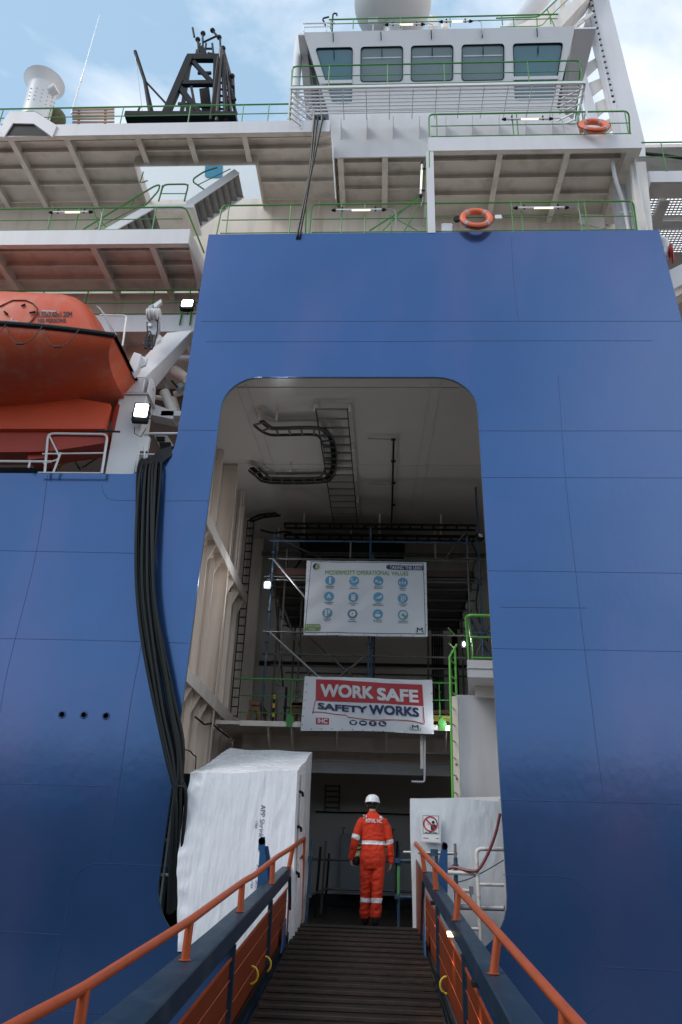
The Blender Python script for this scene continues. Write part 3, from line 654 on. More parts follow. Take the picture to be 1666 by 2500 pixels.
# ------------------------------------------------------------------ lamps
def flood(p, wd, hg, label, tilt=0.0, yaw=0.0, m=LAMPW, energy=0, stem=None, stand=None):
    """floodlight centred on p, facing -y, tilted down by tilt"""
    p = V(p); t = thing('floodlight', label, 'floodlight', p, group='floodlights')
    rot = Matrix.Rotation(yaw, 3, 'Z') @ Matrix.Rotation(tilt, 3, 'X')
    def T(mb):
        mb.v = [p + rot @ (q) for q in mb.v]; return mb
    fr = MB()
    T(fr.prism([(x, -.03, z) for x, z in roundrect(-wd / 2, wd / 2, -hg / 2, hg / 2, .03)], (0, .08, 0))).build('housing', BLACKS, t)
    T(MB().prism([(x, -.042, z) for x, z in roundrect(-wd / 2 + .03, wd / 2 - .03, -hg / 2 + .07 * hg / .3, hg / 2 - .03, .03)], (0, .011, 0))).build('lens', m, t)
    b = MB()
    for k in range(7): b.box(-wd / 2 + .03, wd / 2 - .03, .051, .09, -hg / 2 + .03 + k * (hg - .08) / 6, -hg / 2 + .04 + k * (hg - .08) / 6)
    T(b).build('cooling_fins', BLACKS, t)
    T(MB().tube([(-wd / 2 - .02, 0, 0), (-wd / 2 - .02, .12, -.02), (wd / 2 + .02, .12, -.02), (wd / 2 + .02, 0, 0)], .01, 6)).build('yoke', DARK, t)
    if stem: MB().tube([V(q) for q in stem], .008, 6).build('power_lead', BLACKR, t)
    if stand:
        for q in stand: MB().tube([V(q[0]), V(q[1])], .02, 6).build('stand_leg', GREEN, t)
    if energy:
        l = bpy.data.lights.new('floodlight_beam', 'POINT'); l.energy = energy; l.shadow_soft_size = .1; l.color = (.9, .95, 1)
        lo = bpy.data.objects.new('floodlight_beam', l); col.objects.link(lo); lo.parent = t
        lo.location = rot @ V((0, -.08, 0)); lo.rotation_euler = (rot @ Matrix.Rotation(R(90), 3, 'X')).to_euler()
    return t
q = W('y', 3.8, 615, 1345)
flood(q, .17, .19, 'small white floodlight glaring on the left scaffold upright', energy=26)
q = W('y', 3.6, 1066, 1481)
flood(q, .10, .16, 'small floodlight shining behind the bright green ladder', energy=6)
q = W('y', 4.6, 1104, 1233)
flood(W('y', 3.3, 1103, 1233), .16, .16, 'unlit white floodlight under the bay ceiling at the right door edge', tilt=R(-20), yaw=R(25), m=TUBEW)
q = W('y', 3.42, 1040, 1658)
flood(q, .10, .07, 'small floodlight low on the mezzanine edge beside the ladder', energy=9)
# ================================================================== banners
def banner(name, label, corners, y, wr, W_, H_):
    """corners: TL, TR, BL, BR as (x, z). returns fn(x, z, lift) in banner units W_ x H_"""
    TL, TR, BL, BR = [V((c[0], 0, c[1])) for c in corners]
    def fn(x, z, lift=0.0):
        u = x / W_; v_ = z / H_
        p = (BL * (1 - u) + BR * u) * (1 - v_) + (TL * (1 - u) + TR * u) * v_
        p.y = y + wr(u, v_) - lift
        return p
    return fn
# --- values banner
b1y = 3.86
def wr1(u, v): return -0.012 * math.sin(u * 9 + v * 3) - .02 * math.sin((u + v) * 5) * (1 - v) + .008 * math.sin((u - v * .8) * 22)
f1 = banner('values', '', ((-1.66, 7.05), (0.93, 7.04), (-1.645, 5.36), (0.935, 5.38)), b1y, wr1, 1334, 850)
BX = lambda x, y: (x - 120, 960 - y)          # crop pixel -> banner units
t = thing('safety_values_banner', 'white values banner with twelve round blue icons hung on the scaffold', 'banner', (-.36, b1y, 5.36))
MB().grid(lambda a, b: f1(-20 + a * 1374, -8 + b * 866), 40, 26).build('banner_sheet', CLOTH, t)
def P1(l): return lambda x, y: f1(*BX(x, y), l)
g1 = P1(.006); g2 = P1(.012); g3 = P1(.018)
def subtext(mb, g, s, x0, x1, y0, y1, bold=.02): text_on(mb, lambda x, z: g(x, -z), s, x0, x1, -y1, -y0, bold)
def gquad(mb, g, x0, x1, y0, y1, n=10):
    mb.grid(lambda a, b: g(x0 + a * (x1 - x0), y0 + b * (y1 - y0)), n, 2)
mb = MB()
for x0, x1, y0, y1 in ((150, 1440, 113, 119), (115, 1450, 935, 942)): gquad(mb, g1, x0, x1, y0, y1, 30)
for xa, xb in ((150, 112), (1437, 1447)): mb.grid(lambda a, b: g1(xa + (xb - xa) * b + a * 6, 115 + b * 825), 1, 20)
mb.build('border_line', PNAVY, t)
mb = MB(); pts = [(1040, 140), (1437, 150), (1437, 200), (1040, 193), (1024, 180), (1018, 166), (1024, 150)]
gquad(mb, g1, 1030, 1437, 142, 198, 16); gquad(mb, g1, 1018, 1030, 152, 186, 1); mb.build('title_plate', PNAVY, t)
mb = MB(); subtext(mb, g2, 'TAKING THE LEAD', 1056, 1424, 152, 190, .012); mb.build('title_lettering', PWHITE, t)
mb = MB(); subtext(mb, g1, 'MCDERMOTT OPERATIONAL VALUES', 318, 1266, 216, 266, .014); mb.build('heading_lettering', PGREEN, t)
mb = MB(); gquad(mb, g1, 108, 280, 848, 922, 8); gquad(mb, g1, 280, 290, 862, 908, 1); mb.build('motto_plate', PGREEN, t)
mb = MB(); subtext(mb, g2, "IT'S IN OUR", 118, 276, 858, 882, .008); subtext(mb, g2, 'DNA!', 162, 228, 892, 918, .008); mb.build('motto_lettering', PWHITE, t)
mb = MB(); subtext(mb, g1, 'M', 1358, 1420, 868, 920, .012); mb.build('maker_letter', PNAVY, t)
mb = MB(); gquad(mb, g1, 1345, 1352, 898, 936, 1); gquad(mb, g1, 1345, 1434, 929, 936, 4); gquad(mb, g1, 1428, 1434, 898, 936, 1); mb.build('maker_bracket', PGREEN, t)
mb = MB(); disc(mb, g1, 213, 175, 40, 24); mb.build('emblem', PNAVY, t)
mb = MB(); poly(mb, g2, [(213 + 40 * math.cos(R(a)), 175 + 40 * math.sin(R(a))) for a in range(-80, 101, 15)]); mb.build('emblem_leaf', PGREEN, t)
mb = MB(); poly(mb, g3, [(232, 140), (205, 165), (214, 178), (190, 205), (224, 182), (213, 168)]); gquad(mb, g1, 170, 250, 219, 224, 1); gquad(mb, g1, 172, 236, 231, 236, 1); mb.build('emblem_flash', PWHITE, t)
caps = [('Readiness', 'Planning'), ('Journey', 'Management'), ('Plant and', 'Equipment'), ('Risk of', 'Impact'), ('Mechanical', 'Lifting'), ('Permit to', 'Work'), ('Ground', 'Disturbance'), ('Working at', 'Height'), ('Confined', 'Space'), ('Energy', 'Isolation'), ('Management', 'of Change'), ('Continual', 'Improvement')]
cen = [(377, 337), (652, 337), (927, 337), (1204, 350), (370, 524), (646, 528), (927, 526), (1204, 537), (360, 720), (640, 720), (923, 720), (1205, 728)]
for i, ((a, b), (cx, cy)) in enumerate(zip(caps, cen)):
    mb = MB(); disc(mb, g1, cx, cy, 57, 28); mb.build('round_icon', PBLUE, t)
    cap = MB()
    for k, s in enumerate((a, b)):
        wd = len(s) * 5.2; subtext(cap, g1, s, cx - wd, cx + wd, cy + 61 + k * 21, cy + 75 + k * 21, .02)
    cap.build('caption_lettering', PBLACK, t)
    q = MB()
    if i in (0, 8):
        for dx in ((-1, 1) if i == 8 else (0,)):
            for dy in (-26, 0, 26): disc(q, g2, cx + dx * 17, cy + dy, 14, 12)
    elif i == 1: disc(q, g2, cx - 28, cy - 18, 11, 10); disc(q, g2, cx + 28, cy - 6, 11, 10); gquad(q, g2, cx - 28, cx + 20, cy + 6, cy + 16, 2)
    elif i == 2: disc(q, g2, cx - 22, cy, 13, 12); gquad(q, g2, cx - 38, cx, cy + 3, cy + 14, 2); gquad(q, g2, cx + 6, cx + 34, cy + 12, cy + 26, 2); disc(q, g2, cx + 20, cy + 8, 8, 8)
    elif i == 3:
        for dx in (-34, -4, 26): gquad(q, g2, cx + dx - 8, cx + dx + 8, cy - 2, cy + 22, 1); disc(q, g2, cx + dx, cy - 6, 7, 8)
        gquad(q, g2, cx - 4, cx + 2, cy - 36, cy - 18, 1)
    elif i == 4: poly(q, g2, [(cx, cy - 32), (cx + 30, cy + 18), (cx - 30, cy + 18)])
    elif i == 5: gquad(q, g2, cx - 28, cx + 24, cy - 32, cy - 20, 2); gquad(q, g2, cx - 24, cx + 20, cy - 16, cy + 34, 2)
    elif i == 6: poly(q, g2, [(cx - 30, cy + 20), (cx - 6, cy + 2), (cx + 38, cy - 24), (cx + 44, cy + 2), (cx + 14, cy + 16)])
    elif i == 7:
        for dx in (-22, 6): gquad(q, g2, cx + dx, cx + dx + 7, cy - 34, cy + 42, 1)
        for k in range(4): gquad(q, g2, cx - 22, cx + 12, cy - 20 + k * 18, cy - 14 + k * 18, 1)
        gquad(q, g2, cx + 22, cx + 30, cy - 30, cy + 20, 1)
    elif i == 9: disc(q, g2, cx, cy, 36, 24)
    elif i == 10: poly(q, g2, [(cx - 34, cy - 2), (cx + 34, cy - 2), (cx + 26, cy + 28), (cx - 24, cy + 28)]); poly(q, g2, [(cx - 20, cy - 12), (cx + 6, cy - 34), (cx + 12, cy - 26), (cx - 6, cy - 12)])
    elif i == 11: disc(q, g2, cx, cy, 42, 24, 18)
    q.build('icon_figure', PWHITE, t)
    if i == 9:
        q = MB(); disc(q, g1 if False else P1(.011), cx, cy, 45, 28, 36); q.build('icon_ring', PNAVY, t)
        q = MB(); poly(q, g3, [(cx + 6, cy - 28), (cx - 14, cy + 3), (cx - 2, cy + 3), (cx - 8, cy + 28), (cx + 14, cy - 5), (cx + 2, cy - 5)]); q.build('icon_bolt', YELLOW, t)
    if i in (4, 11, 8):
        q = MB(); poly(q, g3, [(cx - 8, cy + 12), (cx + 8, cy + 12), (cx, cy - 6)]) if i == 4 else poly(q, g3, [(cx + 12, cy + 8), (cx + 42, cy + 2), (cx + 30, cy + 34), (cx + 6, cy + 40)]); q.build('icon_accent', PGREEN, t)
ecs = []
for k in range(11):
    ecs += [(140 + k * 130, 107 + k * 1.7), (100 + k * 135, 952 + k)]
for k in range(1, 7): ecs += [(135 - k * 6, 107 + k * 120), (1450 + k * 2, 125 + k * 118)]
for e_ in ecs:
    mb = MB(); disc(mb, g1, *e_, 5, 6); mb.build('eyelet', PBLACK, t)
# --- work safe banner
b2y = 3.50
def wr2(u, v): return -0.015 * math.sin(u * 7) - .018 * math.sin((u * 1.3 + v) * 6) + .008 * math.sin(u * 26 + v * 4) - .02 * (1 - v) * math.sin(u * 11 + 1)
f2 = banner('worksafe', '', ((-1.575, 4.37), (1.03, 4.35), (-1.60, 3.28), (1.045, 3.285)), b2y, wr2, 1400, 600)
BX2 = lambda x, y: ((x - 90 + (y - 90) * .04) * .99, 695 - y - (x - 100) * .022 + 12 * math.sin((x - 60) / 1450 * math.pi) * (1 - (695 - y) / 600))
t = thing('safety_banner', 'wide white banner reading WORK SAFE in red above SAFETY WORKS', 'banner', (-.27, b2y, 3.28))
MB().grid(lambda a, b: f2(a * 1400, -4 * math.sin(a * 9) + b * 604 - 14 * math.sin(a * math.pi) * (1 - b) * -1), 46, 22).build('banner_sheet', CLOTH, t)
def P2(l): return lambda x, y: f2(*BX2(x, y), l)
h1 = P2(.008); h2 = P2(.015)
mb = MB(); gquad(mb, h1, 218, 1393, 120, 362, 30); mb.build('red_field', PRED, t)
mb = MB(); subtext(mb, h2, 'WORK', 275, 846, 178, 310, .036); subtext(mb, h2, 'SAFE', 900, 1336, 188, 322, .036); mb.build('upper_lettering', PWHITE, t)
mb = MB()
mb.grid(lambda a, b: h1(210 - 24 * b + a * 10, 362 + b * 150), 1, 6)
mb.grid(lambda a, b: h1(1383 + a * 10, 370 + b * 182), 1, 6)
def wav(x): return 512 - 22 * math.sin((x - 186) / 400 * 1.2) * (x < 560) + (0 if x < 186 else 44 * min(1, max(0, (x - 300) / 500)) - 14 * max(0, math.sin((x - 900) / 480 * math.pi)) + (14 * max(0, (x - 1290) / 100)))
mb.grid(lambda a, b: h1(186 + a * 1207, wav(186 + a * 1207) - 10 * b), 40, 1)
mb.build('red_frame_line', PRED, t)
mb = MB()
def h3(x, y):
    u = (x - 250) / 1080; return h2(x, y + 14 * math.sin(u * math.pi * 1.5) + 26 * u * u * 1.2)
subtext(mb, h3, 'SAFETY', 250, 775, 385, 452, .036)
subtext(mb, lambda x, y: h3(x, y + (x - 800) / 540 * 4), 'WORKS', 806, 1332, 370, 468, .036)
mb.build('lower_lettering', PNAVY, t)
mb = MB(); gquad(mb, h1, 228, 369, 552, 624, 6); mb.build('company_plate', PRED, t)
mb = MB(); subtext(mb, h2, 'IHC', 250, 350, 562, 612, .03); mb.build('company_lettering', PWHITE, t)
for k, cx in enumerate((628, 733, 837, 941)):
    mb = MB(); poly(mb, h1, [(cx + 43 * math.cos(R(a)), 588 + 30 * math.sin(R(a))) for a in range(0, 360, 15)]); mb.build('round_icon', PNAVY, t)
    mb = MB()
    if k == 0: poly(mb, h2, [(cx - 26, 572), (cx + 26, 572), (cx + 18, 600), (cx, 608), (cx - 18, 600)])
    elif k == 1: poly(mb, h2, [(cx - 28, 578), (cx + 28, 578), (cx + 18, 598), (cx - 18, 598)]); 
    elif k == 2: poly(mb, h2, [(cx, 566), (cx + 18, 580), (cx + 8, 584), (cx + 12, 612), (cx, 592), (cx - 12, 612), (cx - 8, 584), (cx - 18, 580)])
    else: poly(mb, h2, [(cx - 20, 570), (cx, 570), (cx + 4, 586), (cx + 28, 596), (cx + 26, 604), (cx - 20, 602)])
    mb.build('icon_figure', PWHITE, t)
mb = MB(); subtext(mb, h1, 'M', 1256, 1322, 580, 622, .012); mb.build('maker_letter', PNAVY, t)
mb = MB(); gquad(mb, h1, 1230, 1238, 602, 636, 1); gquad(mb, h1, 1230, 1347, 630, 638, 4); gquad(mb, h1, 1340, 1347, 606, 636, 1); mb.build('maker_bracket', PGREEN, t)
ecs = [(182 + k * 109.5, 678 - 18 * math.sin(k / 11 * math.pi) + k * 1.0) for k in range(12)] + [(116 - k * 7, 180 + k * 90) for k in range(6)] + [(1489 + k * 3, 215 + k * 92) for k in range(6)]
for e_ in ecs:
    mb = MB(); disc(mb, h1, *e_, 6, 6); mb.build('eyelet', PBLACK, t)

# ================================================================== shrink wrapped loads
def fold(p, amp, seed):
    """loose film: broad soft bulges, long hanging creases, crumpled outer edge"""
    q = V((p.x * 1.6 + seed, p.y * 1.6, p.z * 0.8))
    a = noise.noise_vector(q) * amp * 1.3
    w_ = p.x * 7 + p.y * 5 + 1.6 * noise.noise(V((p.x * 1.2, p.y, p.z * .9 + seed)))
    r = max(0, 1 - abs(noise.noise(V((w_, seed, p.z * .55)))) * 3.2)
    fade = .5 + .5 * noise.noise(V((p.x * 1.3 + seed, p.y, p.z * 1.1)))
    b = V((0, -1, 0)) * r * r * amp * .55 * max(0, fade) * 1.6
    if seed < 5:
        e = max(0, 1 - abs(p.x + 2.98) / .40)
        k = max(0, 1 - abs(noise.noise(V((p.x * 4, p.y * 3, p.z * 4.5 + p.x * 3)))) * 3)
        b += noise.noise_vector(V((p.x * 5, p.y * 5, p.z * 6))) * .020 * e + V((-.1, -1, 0)) * k * .035 * e
    return a + b
def wrapped(name, label, sections, m, amp, seed, nx=44, nz=60):
    """sections: box corners bottom(4) and top(4): front-left, front-right, back-right, back-left"""
    B, T = sections; mb = MB()
    B = [V(p) for p in B]; T = [V(p) for p in T]
    def face(a0, a1, b0, b1, n1, n2):
        mb.grid(lambda s, t_: lerp(lerp(a0, a1, s), lerp(b0, b1, s), t_), n1, n2)
    for i in range(4): face(B[i], B[(i + 1) % 4], T[i], T[(i + 1) % 4], nx, nz)
    mb.grid(lambda s, t_: lerp(lerp(T[0], T[1], s), lerp(T[3], T[2], s), t_), nx, nx)
    c = sum((p for p in B + T), V((0, 0, 0))) / 8
    vs = []
    for p in mb.v:
        vs.append(p + fold(p, amp, seed))
    mb.v = vs
    o = mb.build(name, m, smooth=0, weld=True)
    me = o.data; me.shade_smooth(); me.set_sharp_from_angle(angle=R(50))
    return tag(o, label, 'wrapped load')
F0 = -0.10
BL = W('y', F0, 404, 2150); BR = W('y', F0 + .05, 676, 2128); TLc = W('y', F0, 440, 1778); TRc = W('y', F0 + .02, 683, 1772)
BTR = W('y', 1.9, 718, 1728); BTL = W('y', 1.9, 530, 1720)
mid = W('y', F0, 412, 2020)
wo = wrapped('wrapped_crate', 'tall white shrink wrapped crate filling the left side of the door', (
    [(BL.x + .06, F0, -.28), (BR.x, F0 + .03, -.28), (BTR.x + .03, 1.9, -.2), (BTL.x - .2, 1.9, -.2)],
    [TLc, TRc, BTR, BTL]), WRAP, .024, 3.1)
# bulge of the loose left side and hem
me = wo.data
for v in me.vertices:
    p = v.co + wo.location
    hgt = (2.1 - p.z) / 2.3
    if p.x < -1.9: v.co.x -= .10 * max(0, math.sin(hgt * math.pi)) * (-(p.x) - 1.9)
    if p.z < -.15 and p.x < -2.6: v.co.z -= .05
def on_wrap(x, z): return V((x, F0 - .075, z))
bv = BVHTree.FromPolygons([v.co + wo.location for v in wo.data.vertices], [tuple(p.vertices) for p in wo.data.polygons])
def stick(p):
    h = bv.ray_cast(V((p.x, -3, p.z)), V((0, 1, 0))); return (h[0] + V((0, -.006, 0))) if h[0] else p
for (x_, zz, sc_, body) in ((-1.78, 1.62, .10, 'APP Shrink Film'), (-1.78, .80, .10, 'APP Shrink Film'), (-1.85, 1.40, .055, '1784'), (-1.85, .60, .055, '1784')):
    vs, fs = text_verts(body, 1, .0)
    MB().add([stick(on_wrap(x_ + y * sc_, zz - x * sc_)) for x, y in vs], fs).build('printed_lettering', mat('print_grey', (.10, .10, .12, 1), .5), wo)
m_ = MB()
for zz in (1.85, 1.35, .72): m_.tube([(-1.235, .22, zz), (-1.20, .30, zz - .02), (-1.19, .24, zz - .06)], .022, 6)
m_.build('knotted_straps', BLACKS, wo)
MB().tube([(-1.235, .26, -.2), (-1.235, .26, 2.1)], .014, 6).build('tension_cord', GREYM, wo)

A_ = W('y', .8, 945, 1834); B_ = W('y', .8, 1150, 1838)
w2 = wrapped('wrapped_machine', 'dull white wrapped load on the right of the door behind the notice', (
    [(.50, .80, -.35), (2.6, .80, -.35), (2.6, 2.2, -.3), (.62, 2.2, -.3)],
    [(A_.x - .01, .80, 1.84), (2.6, .8, 1.86), (2.6, 2.0, 2.05), (.60, 2.2, 1.95)]), WRAP2, .020, 11.3, 50, 60)
# notice card
nt_ = thing('notice_card', 'laminated no spitting notice taped to the right wrapped load', 'notice', (.8, .72, 1.2))
q0 = W('y', .72, 970, 1871); q1 = W('y', .72, 1011, 1935)
def fnn(x, y, l=0): return V((q0.x + (q1.x - q0.x) * x, .71 - l, q0.z + (q1.z - q0.z) * y))
MB().hexa([fnn(-.06, 1.02, -.004), fnn(1.06, 1.04, -.004), fnn(1.06, 1.04, -.012), fnn(-.06, 1.02, -.012), fnn(-.08, -.05, -.004), fnn(1.08, -.03, -.004), fnn(1.08, -.03, -.012), fnn(-.08, -.05, -.012)]).build('clear_sleeve', WRAP2, nt_)
mb = MB(); prect(mb, lambda x, y: fnn(x, y, .0), 0, 1, 0, 1); mb.build('paper', mat('paper_white', (.75, .75, .75, 1), .6, var=.01), nt_)
mb = MB()
for x0, x1, y0, y1 in ((.04, .96, .04, .055), (.04, .96, .70, .715), (.04, .06, .04, .715), (.94, .96, .04, .715)): prect(mb, lambda x, y: fnn(x, y, .003), x0, x1, y0, y1)
text_on(mb, lambda x, z: fnn(x, -z, .003), 'NO SPITTING', .16, .84, -.69, -.645, .03)
ar = (q0.z - q1.z) / (q1.x - q0.x)
fd = lambda x, y: fnn(.48 + x, .35 + y / ar, .003)
disc(mb, fd, .16, -.09, .09, 16); poly(mb, fd, [(.0, .02), (.28, .02), (.34, .1), (.30, .30), (.02, .32)])
for dx in (-.1, -.16, -.12): disc(mb, fd, dx, .08 + dx * .5, .02, 8)
mb.build('black_print', PBLACK, nt_)
mb = MB(); fd2 = lambda x, y: fnn(.48 + x, .35 + y / ar, .006)
disc(mb, fd2, 0, 0, .42, 32, .35); poly(mb, fd2, [(-.28, -.22), (-.22, -.28), (.28, .22), (.22, .28)])
for x0, x1 in ((.06, .36), (.78, .94)): prect(mb, lambda x, y: fnn(x, y, .003), x0, x1, .86, .885)
mb.build('red_print', PRED, nt_)

# ================================================================== gangway
SL = .127
def GZ(y, h=0): return SL * (y - .9) + h
gw = thing('gangway', 'sloping wood tread gangway with navy girders and orange handrails', 'gangway', (-.3, -6, GZ(-6)))
YA, YB = -11.3, 0.9
n_tr = int((YB - YA) / .145)
for grp in range(n_tr):
    y = YB - .145 * (grp + 1)
    if grp > 62: break
    jit = random.uniform(-.004, .004)
    MB().hexa([(-1.235, y + .006, GZ(y + .006, -.045)), (.66, y + .006, GZ(y + .006, -.045)), (.66, y + .139, GZ(y + .139, -.045)), (-1.235, y + .139, GZ(y + .139, -.045)),
               (-1.235, y + .006, GZ(y + .006, jit)), (.66, y + .006, GZ(y + .006, jit)), (.66, y + .139, GZ(y + .139, jit)), (-1.235, y + .139, GZ(y + .139, jit))]).build('tread_plank', WOOD, gw)
    if grp % 2 == 0 and grp < 60:
        MB().bar((-1.2, y + .03, GZ(y + .03, .018)), (.63, y + .03, GZ(y + .03, .018)), .035, .03).build('foot_cleat', mat('cleat_wood', (0.045, 0.028, 0.02, 1), .55, var=.6, vscale=10), gw)
MB().bar((-1.24, .95, .004), (.62, .95, .004), .12, .02).build('hinge_plate', DARK, gw)
def side(sgn):
    if sgn < 0:
        rail = [(-1.20, 0.95), (-1.27, -.76), (-1.32, -1.47), (-1.35, -3.22), (-1.39, -3.60), (-1.46, -5.7), (-1.60, -7.64), (-1.69, -8.23), (-1.85, -9.6)]
        inn = [(-1.28, -.2), (-1.32, -4.2), (-1.35, -6.8), (-1.39, -10.5)]
        outx = [(-1.40, -.2), (-1.49, -3.5), (-1.56, -5.6), (-1.65, -7.2), (-1.78, -10.5)]
    else:
        rail = [(.55, .95), (.61, -.49), (.65, -1.44), (.69, -2.03), (.80, -3.85), (.89, -5.55), (.99, -7.85), (1.08, -9.6)]
        inn = [(.62, -.2), (.75, -3.9), (.80, -6.9), (.86, -10.5)]
        outx = [(.75, -.2), (.84, -3.05), (.93, -5.5), (1.02, -6.9), (1.14, -10.5)]
    def ix(tab, y):
        for (a, ya), (b, yb) in zip(tab, tab[1:]):
            if ya >= y >= yb: return a + (b - a) * (ya - y) / (ya - yb)
        return tab[0][0] if y > tab[0][1] else tab[-1][0]
    # handrail
    hs = [1.2] * 10
    MB().tube(fillet([(x, y, GZ(y, h)) for (x, y), h in zip(rail, hs)], .12), 0.032, 12).build('handrail', RAILO, gw)
    # handrail posts
    feet = ([(-1.29, -.27), (-1.325, -1.85), (-1.395, -3.72), (-1.47, -5.72), (-1.60, -7.6)] if sgn < 0 else [(.64, -.27), (.69, -1.84), (.76, -3.73), (.85, -5.74), (.95, -7.6)])
    for x, y in feet:
        rx = ix(rail, y)
        MB().tube([(x, y, GZ(y, .925)), (rx, y, GZ(y, 1.19))], 0.032, 10).tube([(x, y, GZ(y, .93)), (x, y, GZ(y, .936))], .05, 10).build('handrail_post', RAILO, gw)
    ex = rail[0][0]
    MB().bar((ex, .93, GZ(.93, .0)), (ex, .93, GZ(.93, 1.19)), .05, .05, up=(0, 1, 0)).build('end_post', RAILO, gw)
    # end panel frame and sheet (last section inside the ship)
    i0 = inn[0][0]
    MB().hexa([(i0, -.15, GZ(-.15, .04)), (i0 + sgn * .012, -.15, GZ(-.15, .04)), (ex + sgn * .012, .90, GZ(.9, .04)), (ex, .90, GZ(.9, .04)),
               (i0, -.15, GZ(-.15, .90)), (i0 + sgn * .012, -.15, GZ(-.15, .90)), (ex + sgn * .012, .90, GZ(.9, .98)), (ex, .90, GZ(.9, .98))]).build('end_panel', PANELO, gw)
    # box girder top beam
    mb = MB(); ysn = [-.2, -1.5, -3.0, -4.5, -6.0, -7.5, -9.0, -10.5]
    vs = []; fs = []
    for y in ysn:
        a = ix(inn, y); b = ix(outx, y)
        vs += [(a, y, GZ(y, .93)), (b, y, GZ(y, .93)), (b, y, GZ(y, .74)), (a, y, GZ(y, .76))]
    for k in range(len(ysn) - 1):
        for j in range(4): fs.append((k * 4 + j, k * 4 + (j + 1) % 4, k * 4 + 4 + (j + 1) % 4, k * 4 + 4 + j))
    fs += [(0, 1, 2, 3), tuple(len(ysn) * 4 - 4 + j for j in (3, 2, 1, 0))]
    mb.add(vs, fs); mb.build('top_girder', NAVY, gw, bevel=.012)
    # lower girder
    MB().bar((i0 - sgn * -.03, .0, GZ(0, -.10)), (ix(inn, -10.5) + sgn * .03, -10.5, GZ(-10.5, -.10)), .09, .20).build('bottom_girder', NAVY, gw)
    # ribbed inner panels between navy uprights
    cuts = [-.16, -1.9, -4.3, -6.7, -10.2]
    for k, (ya, yb) in enumerate(zip(cuts, cuts[1:])):
        xa = ix(inn, ya) + sgn * .03; xb = ix(inn, yb) + sgn * .03
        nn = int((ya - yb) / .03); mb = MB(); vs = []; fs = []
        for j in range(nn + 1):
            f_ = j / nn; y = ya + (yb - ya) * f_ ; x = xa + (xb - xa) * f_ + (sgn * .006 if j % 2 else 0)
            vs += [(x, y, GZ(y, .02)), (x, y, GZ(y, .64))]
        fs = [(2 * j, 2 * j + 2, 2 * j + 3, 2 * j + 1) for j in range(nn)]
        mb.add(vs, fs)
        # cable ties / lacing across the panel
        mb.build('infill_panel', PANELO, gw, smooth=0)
        mb = MB()
        for hh in (.25, .48): mb.tube([(xa - sgn * .006, ya, GZ(ya, hh)), (xb - sgn * .006, yb, GZ(yb, hh))], .005, 5)
        mb.build('panel_lacing', RAILO, gw)
        MB().bar((ix(inn, yb) + sgn * .02, yb, GZ(yb, 0)), (ix(inn, yb) + sgn * .02, yb, GZ(yb, .76)), .05, .06, up=(0, 1, 0)).build('girder_upright', NAVY, gw)
        if k == 0: MB().bar((ix(inn, -.2) + sgn * .0, -.2, GZ(-.2, .80)), (ix(inn, -.05) - sgn * .02, .05, GZ(.05, .02)), .045, .045, up=(0, 1, 0)).build('girder_brace', NAVY, gw)
        # dark gap strip with light slots under the top girder
        MB().bar((xa - sgn * .006, ya, GZ(ya, .65)), (xb - sgn * .006, yb, GZ(yb, .65)), .016, .02).build('panel_edge', RAILO, gw)
    MB().prism([(i0 - sgn * .03, -.95, GZ(-.95, 0)), (i0 - sgn * .03, -.55, GZ(-.55, 0)), (i0 - sgn * .03, -.62, GZ(-.62, .34)), (i0 - sgn * .03, -.70, GZ(-.7, .34))], (sgn * .02, 0, 0)).build('corner_gusset', BLUEB, gw)
    # kick edge
    MB().bar((i0 - sgn * .02, .9, GZ(.9, .03)), (ix(inn, -10.5) + sgn * .0, -10.5, GZ(-10.5, .03)), .02, .09).build('kick_plate', BLACKS, gw)
    # hinge bracket plate
    if sgn < 0: bx, by, bz, tz = -1.50, -1.55, GZ(-1.5, .80), 1.02
    else: bx, by, bz, tz = .80, -1.0, GZ(-1.0, .90), 1.28
    if sgn < 0:
        p = [W('y', by, *q) for q in ((590, 2050), (619, 2050), (612, 1978), (608, 1950), (609, 1943), (608.6, 1923), (601, 1923), (595, 1927), (594, 1952), (597, 1956))]
        MB().prism([W('y', by + .1, *q) for q in ((608, 1944), (616, 1944), (621, 1974), (620, 2050), (612, 2050))], (0, .05, 0)).build('hinge_bracket', BLUEB, gw)
    else:
        p = [W('y', by, *q) for q in ((1000, 2052), (1029, 2052), (1029, 1965), (1028, 1938), (1018, 1934), (1015, 1950), (1008, 1985))]
    br = MB().prism(p, (0, .06, 0)).build('hinge_bracket', BLUEB, gw)
    c = p[-3]; 
    q = W('y', by, (602 if sgn < 0 else 1022), (1933 if sgn < 0 else 1945))
    MB().lathe([(.0, -.02), (.045, -.02), (.045, .0)], q, (0, -1, 0), 14).build('hinge_pin', DARK if sgn < 0 else HOSE, br)
    # tie-down rings
    for yy, hh in (((-3.1, .24), (-2.1, .12)) if sgn < 0 else ((-2.75, .14),)):
        xx = ix(inn, yy) + sgn * .02
        MB().tube([(xx - sgn * .07 * math.sin(a), yy + .02, GZ(yy, hh) + .08 * math.cos(a)) for a in [math.pi * j / 8 for j in range(9)]], .012, 6).build('yellow_ring', YELLOW, gw)
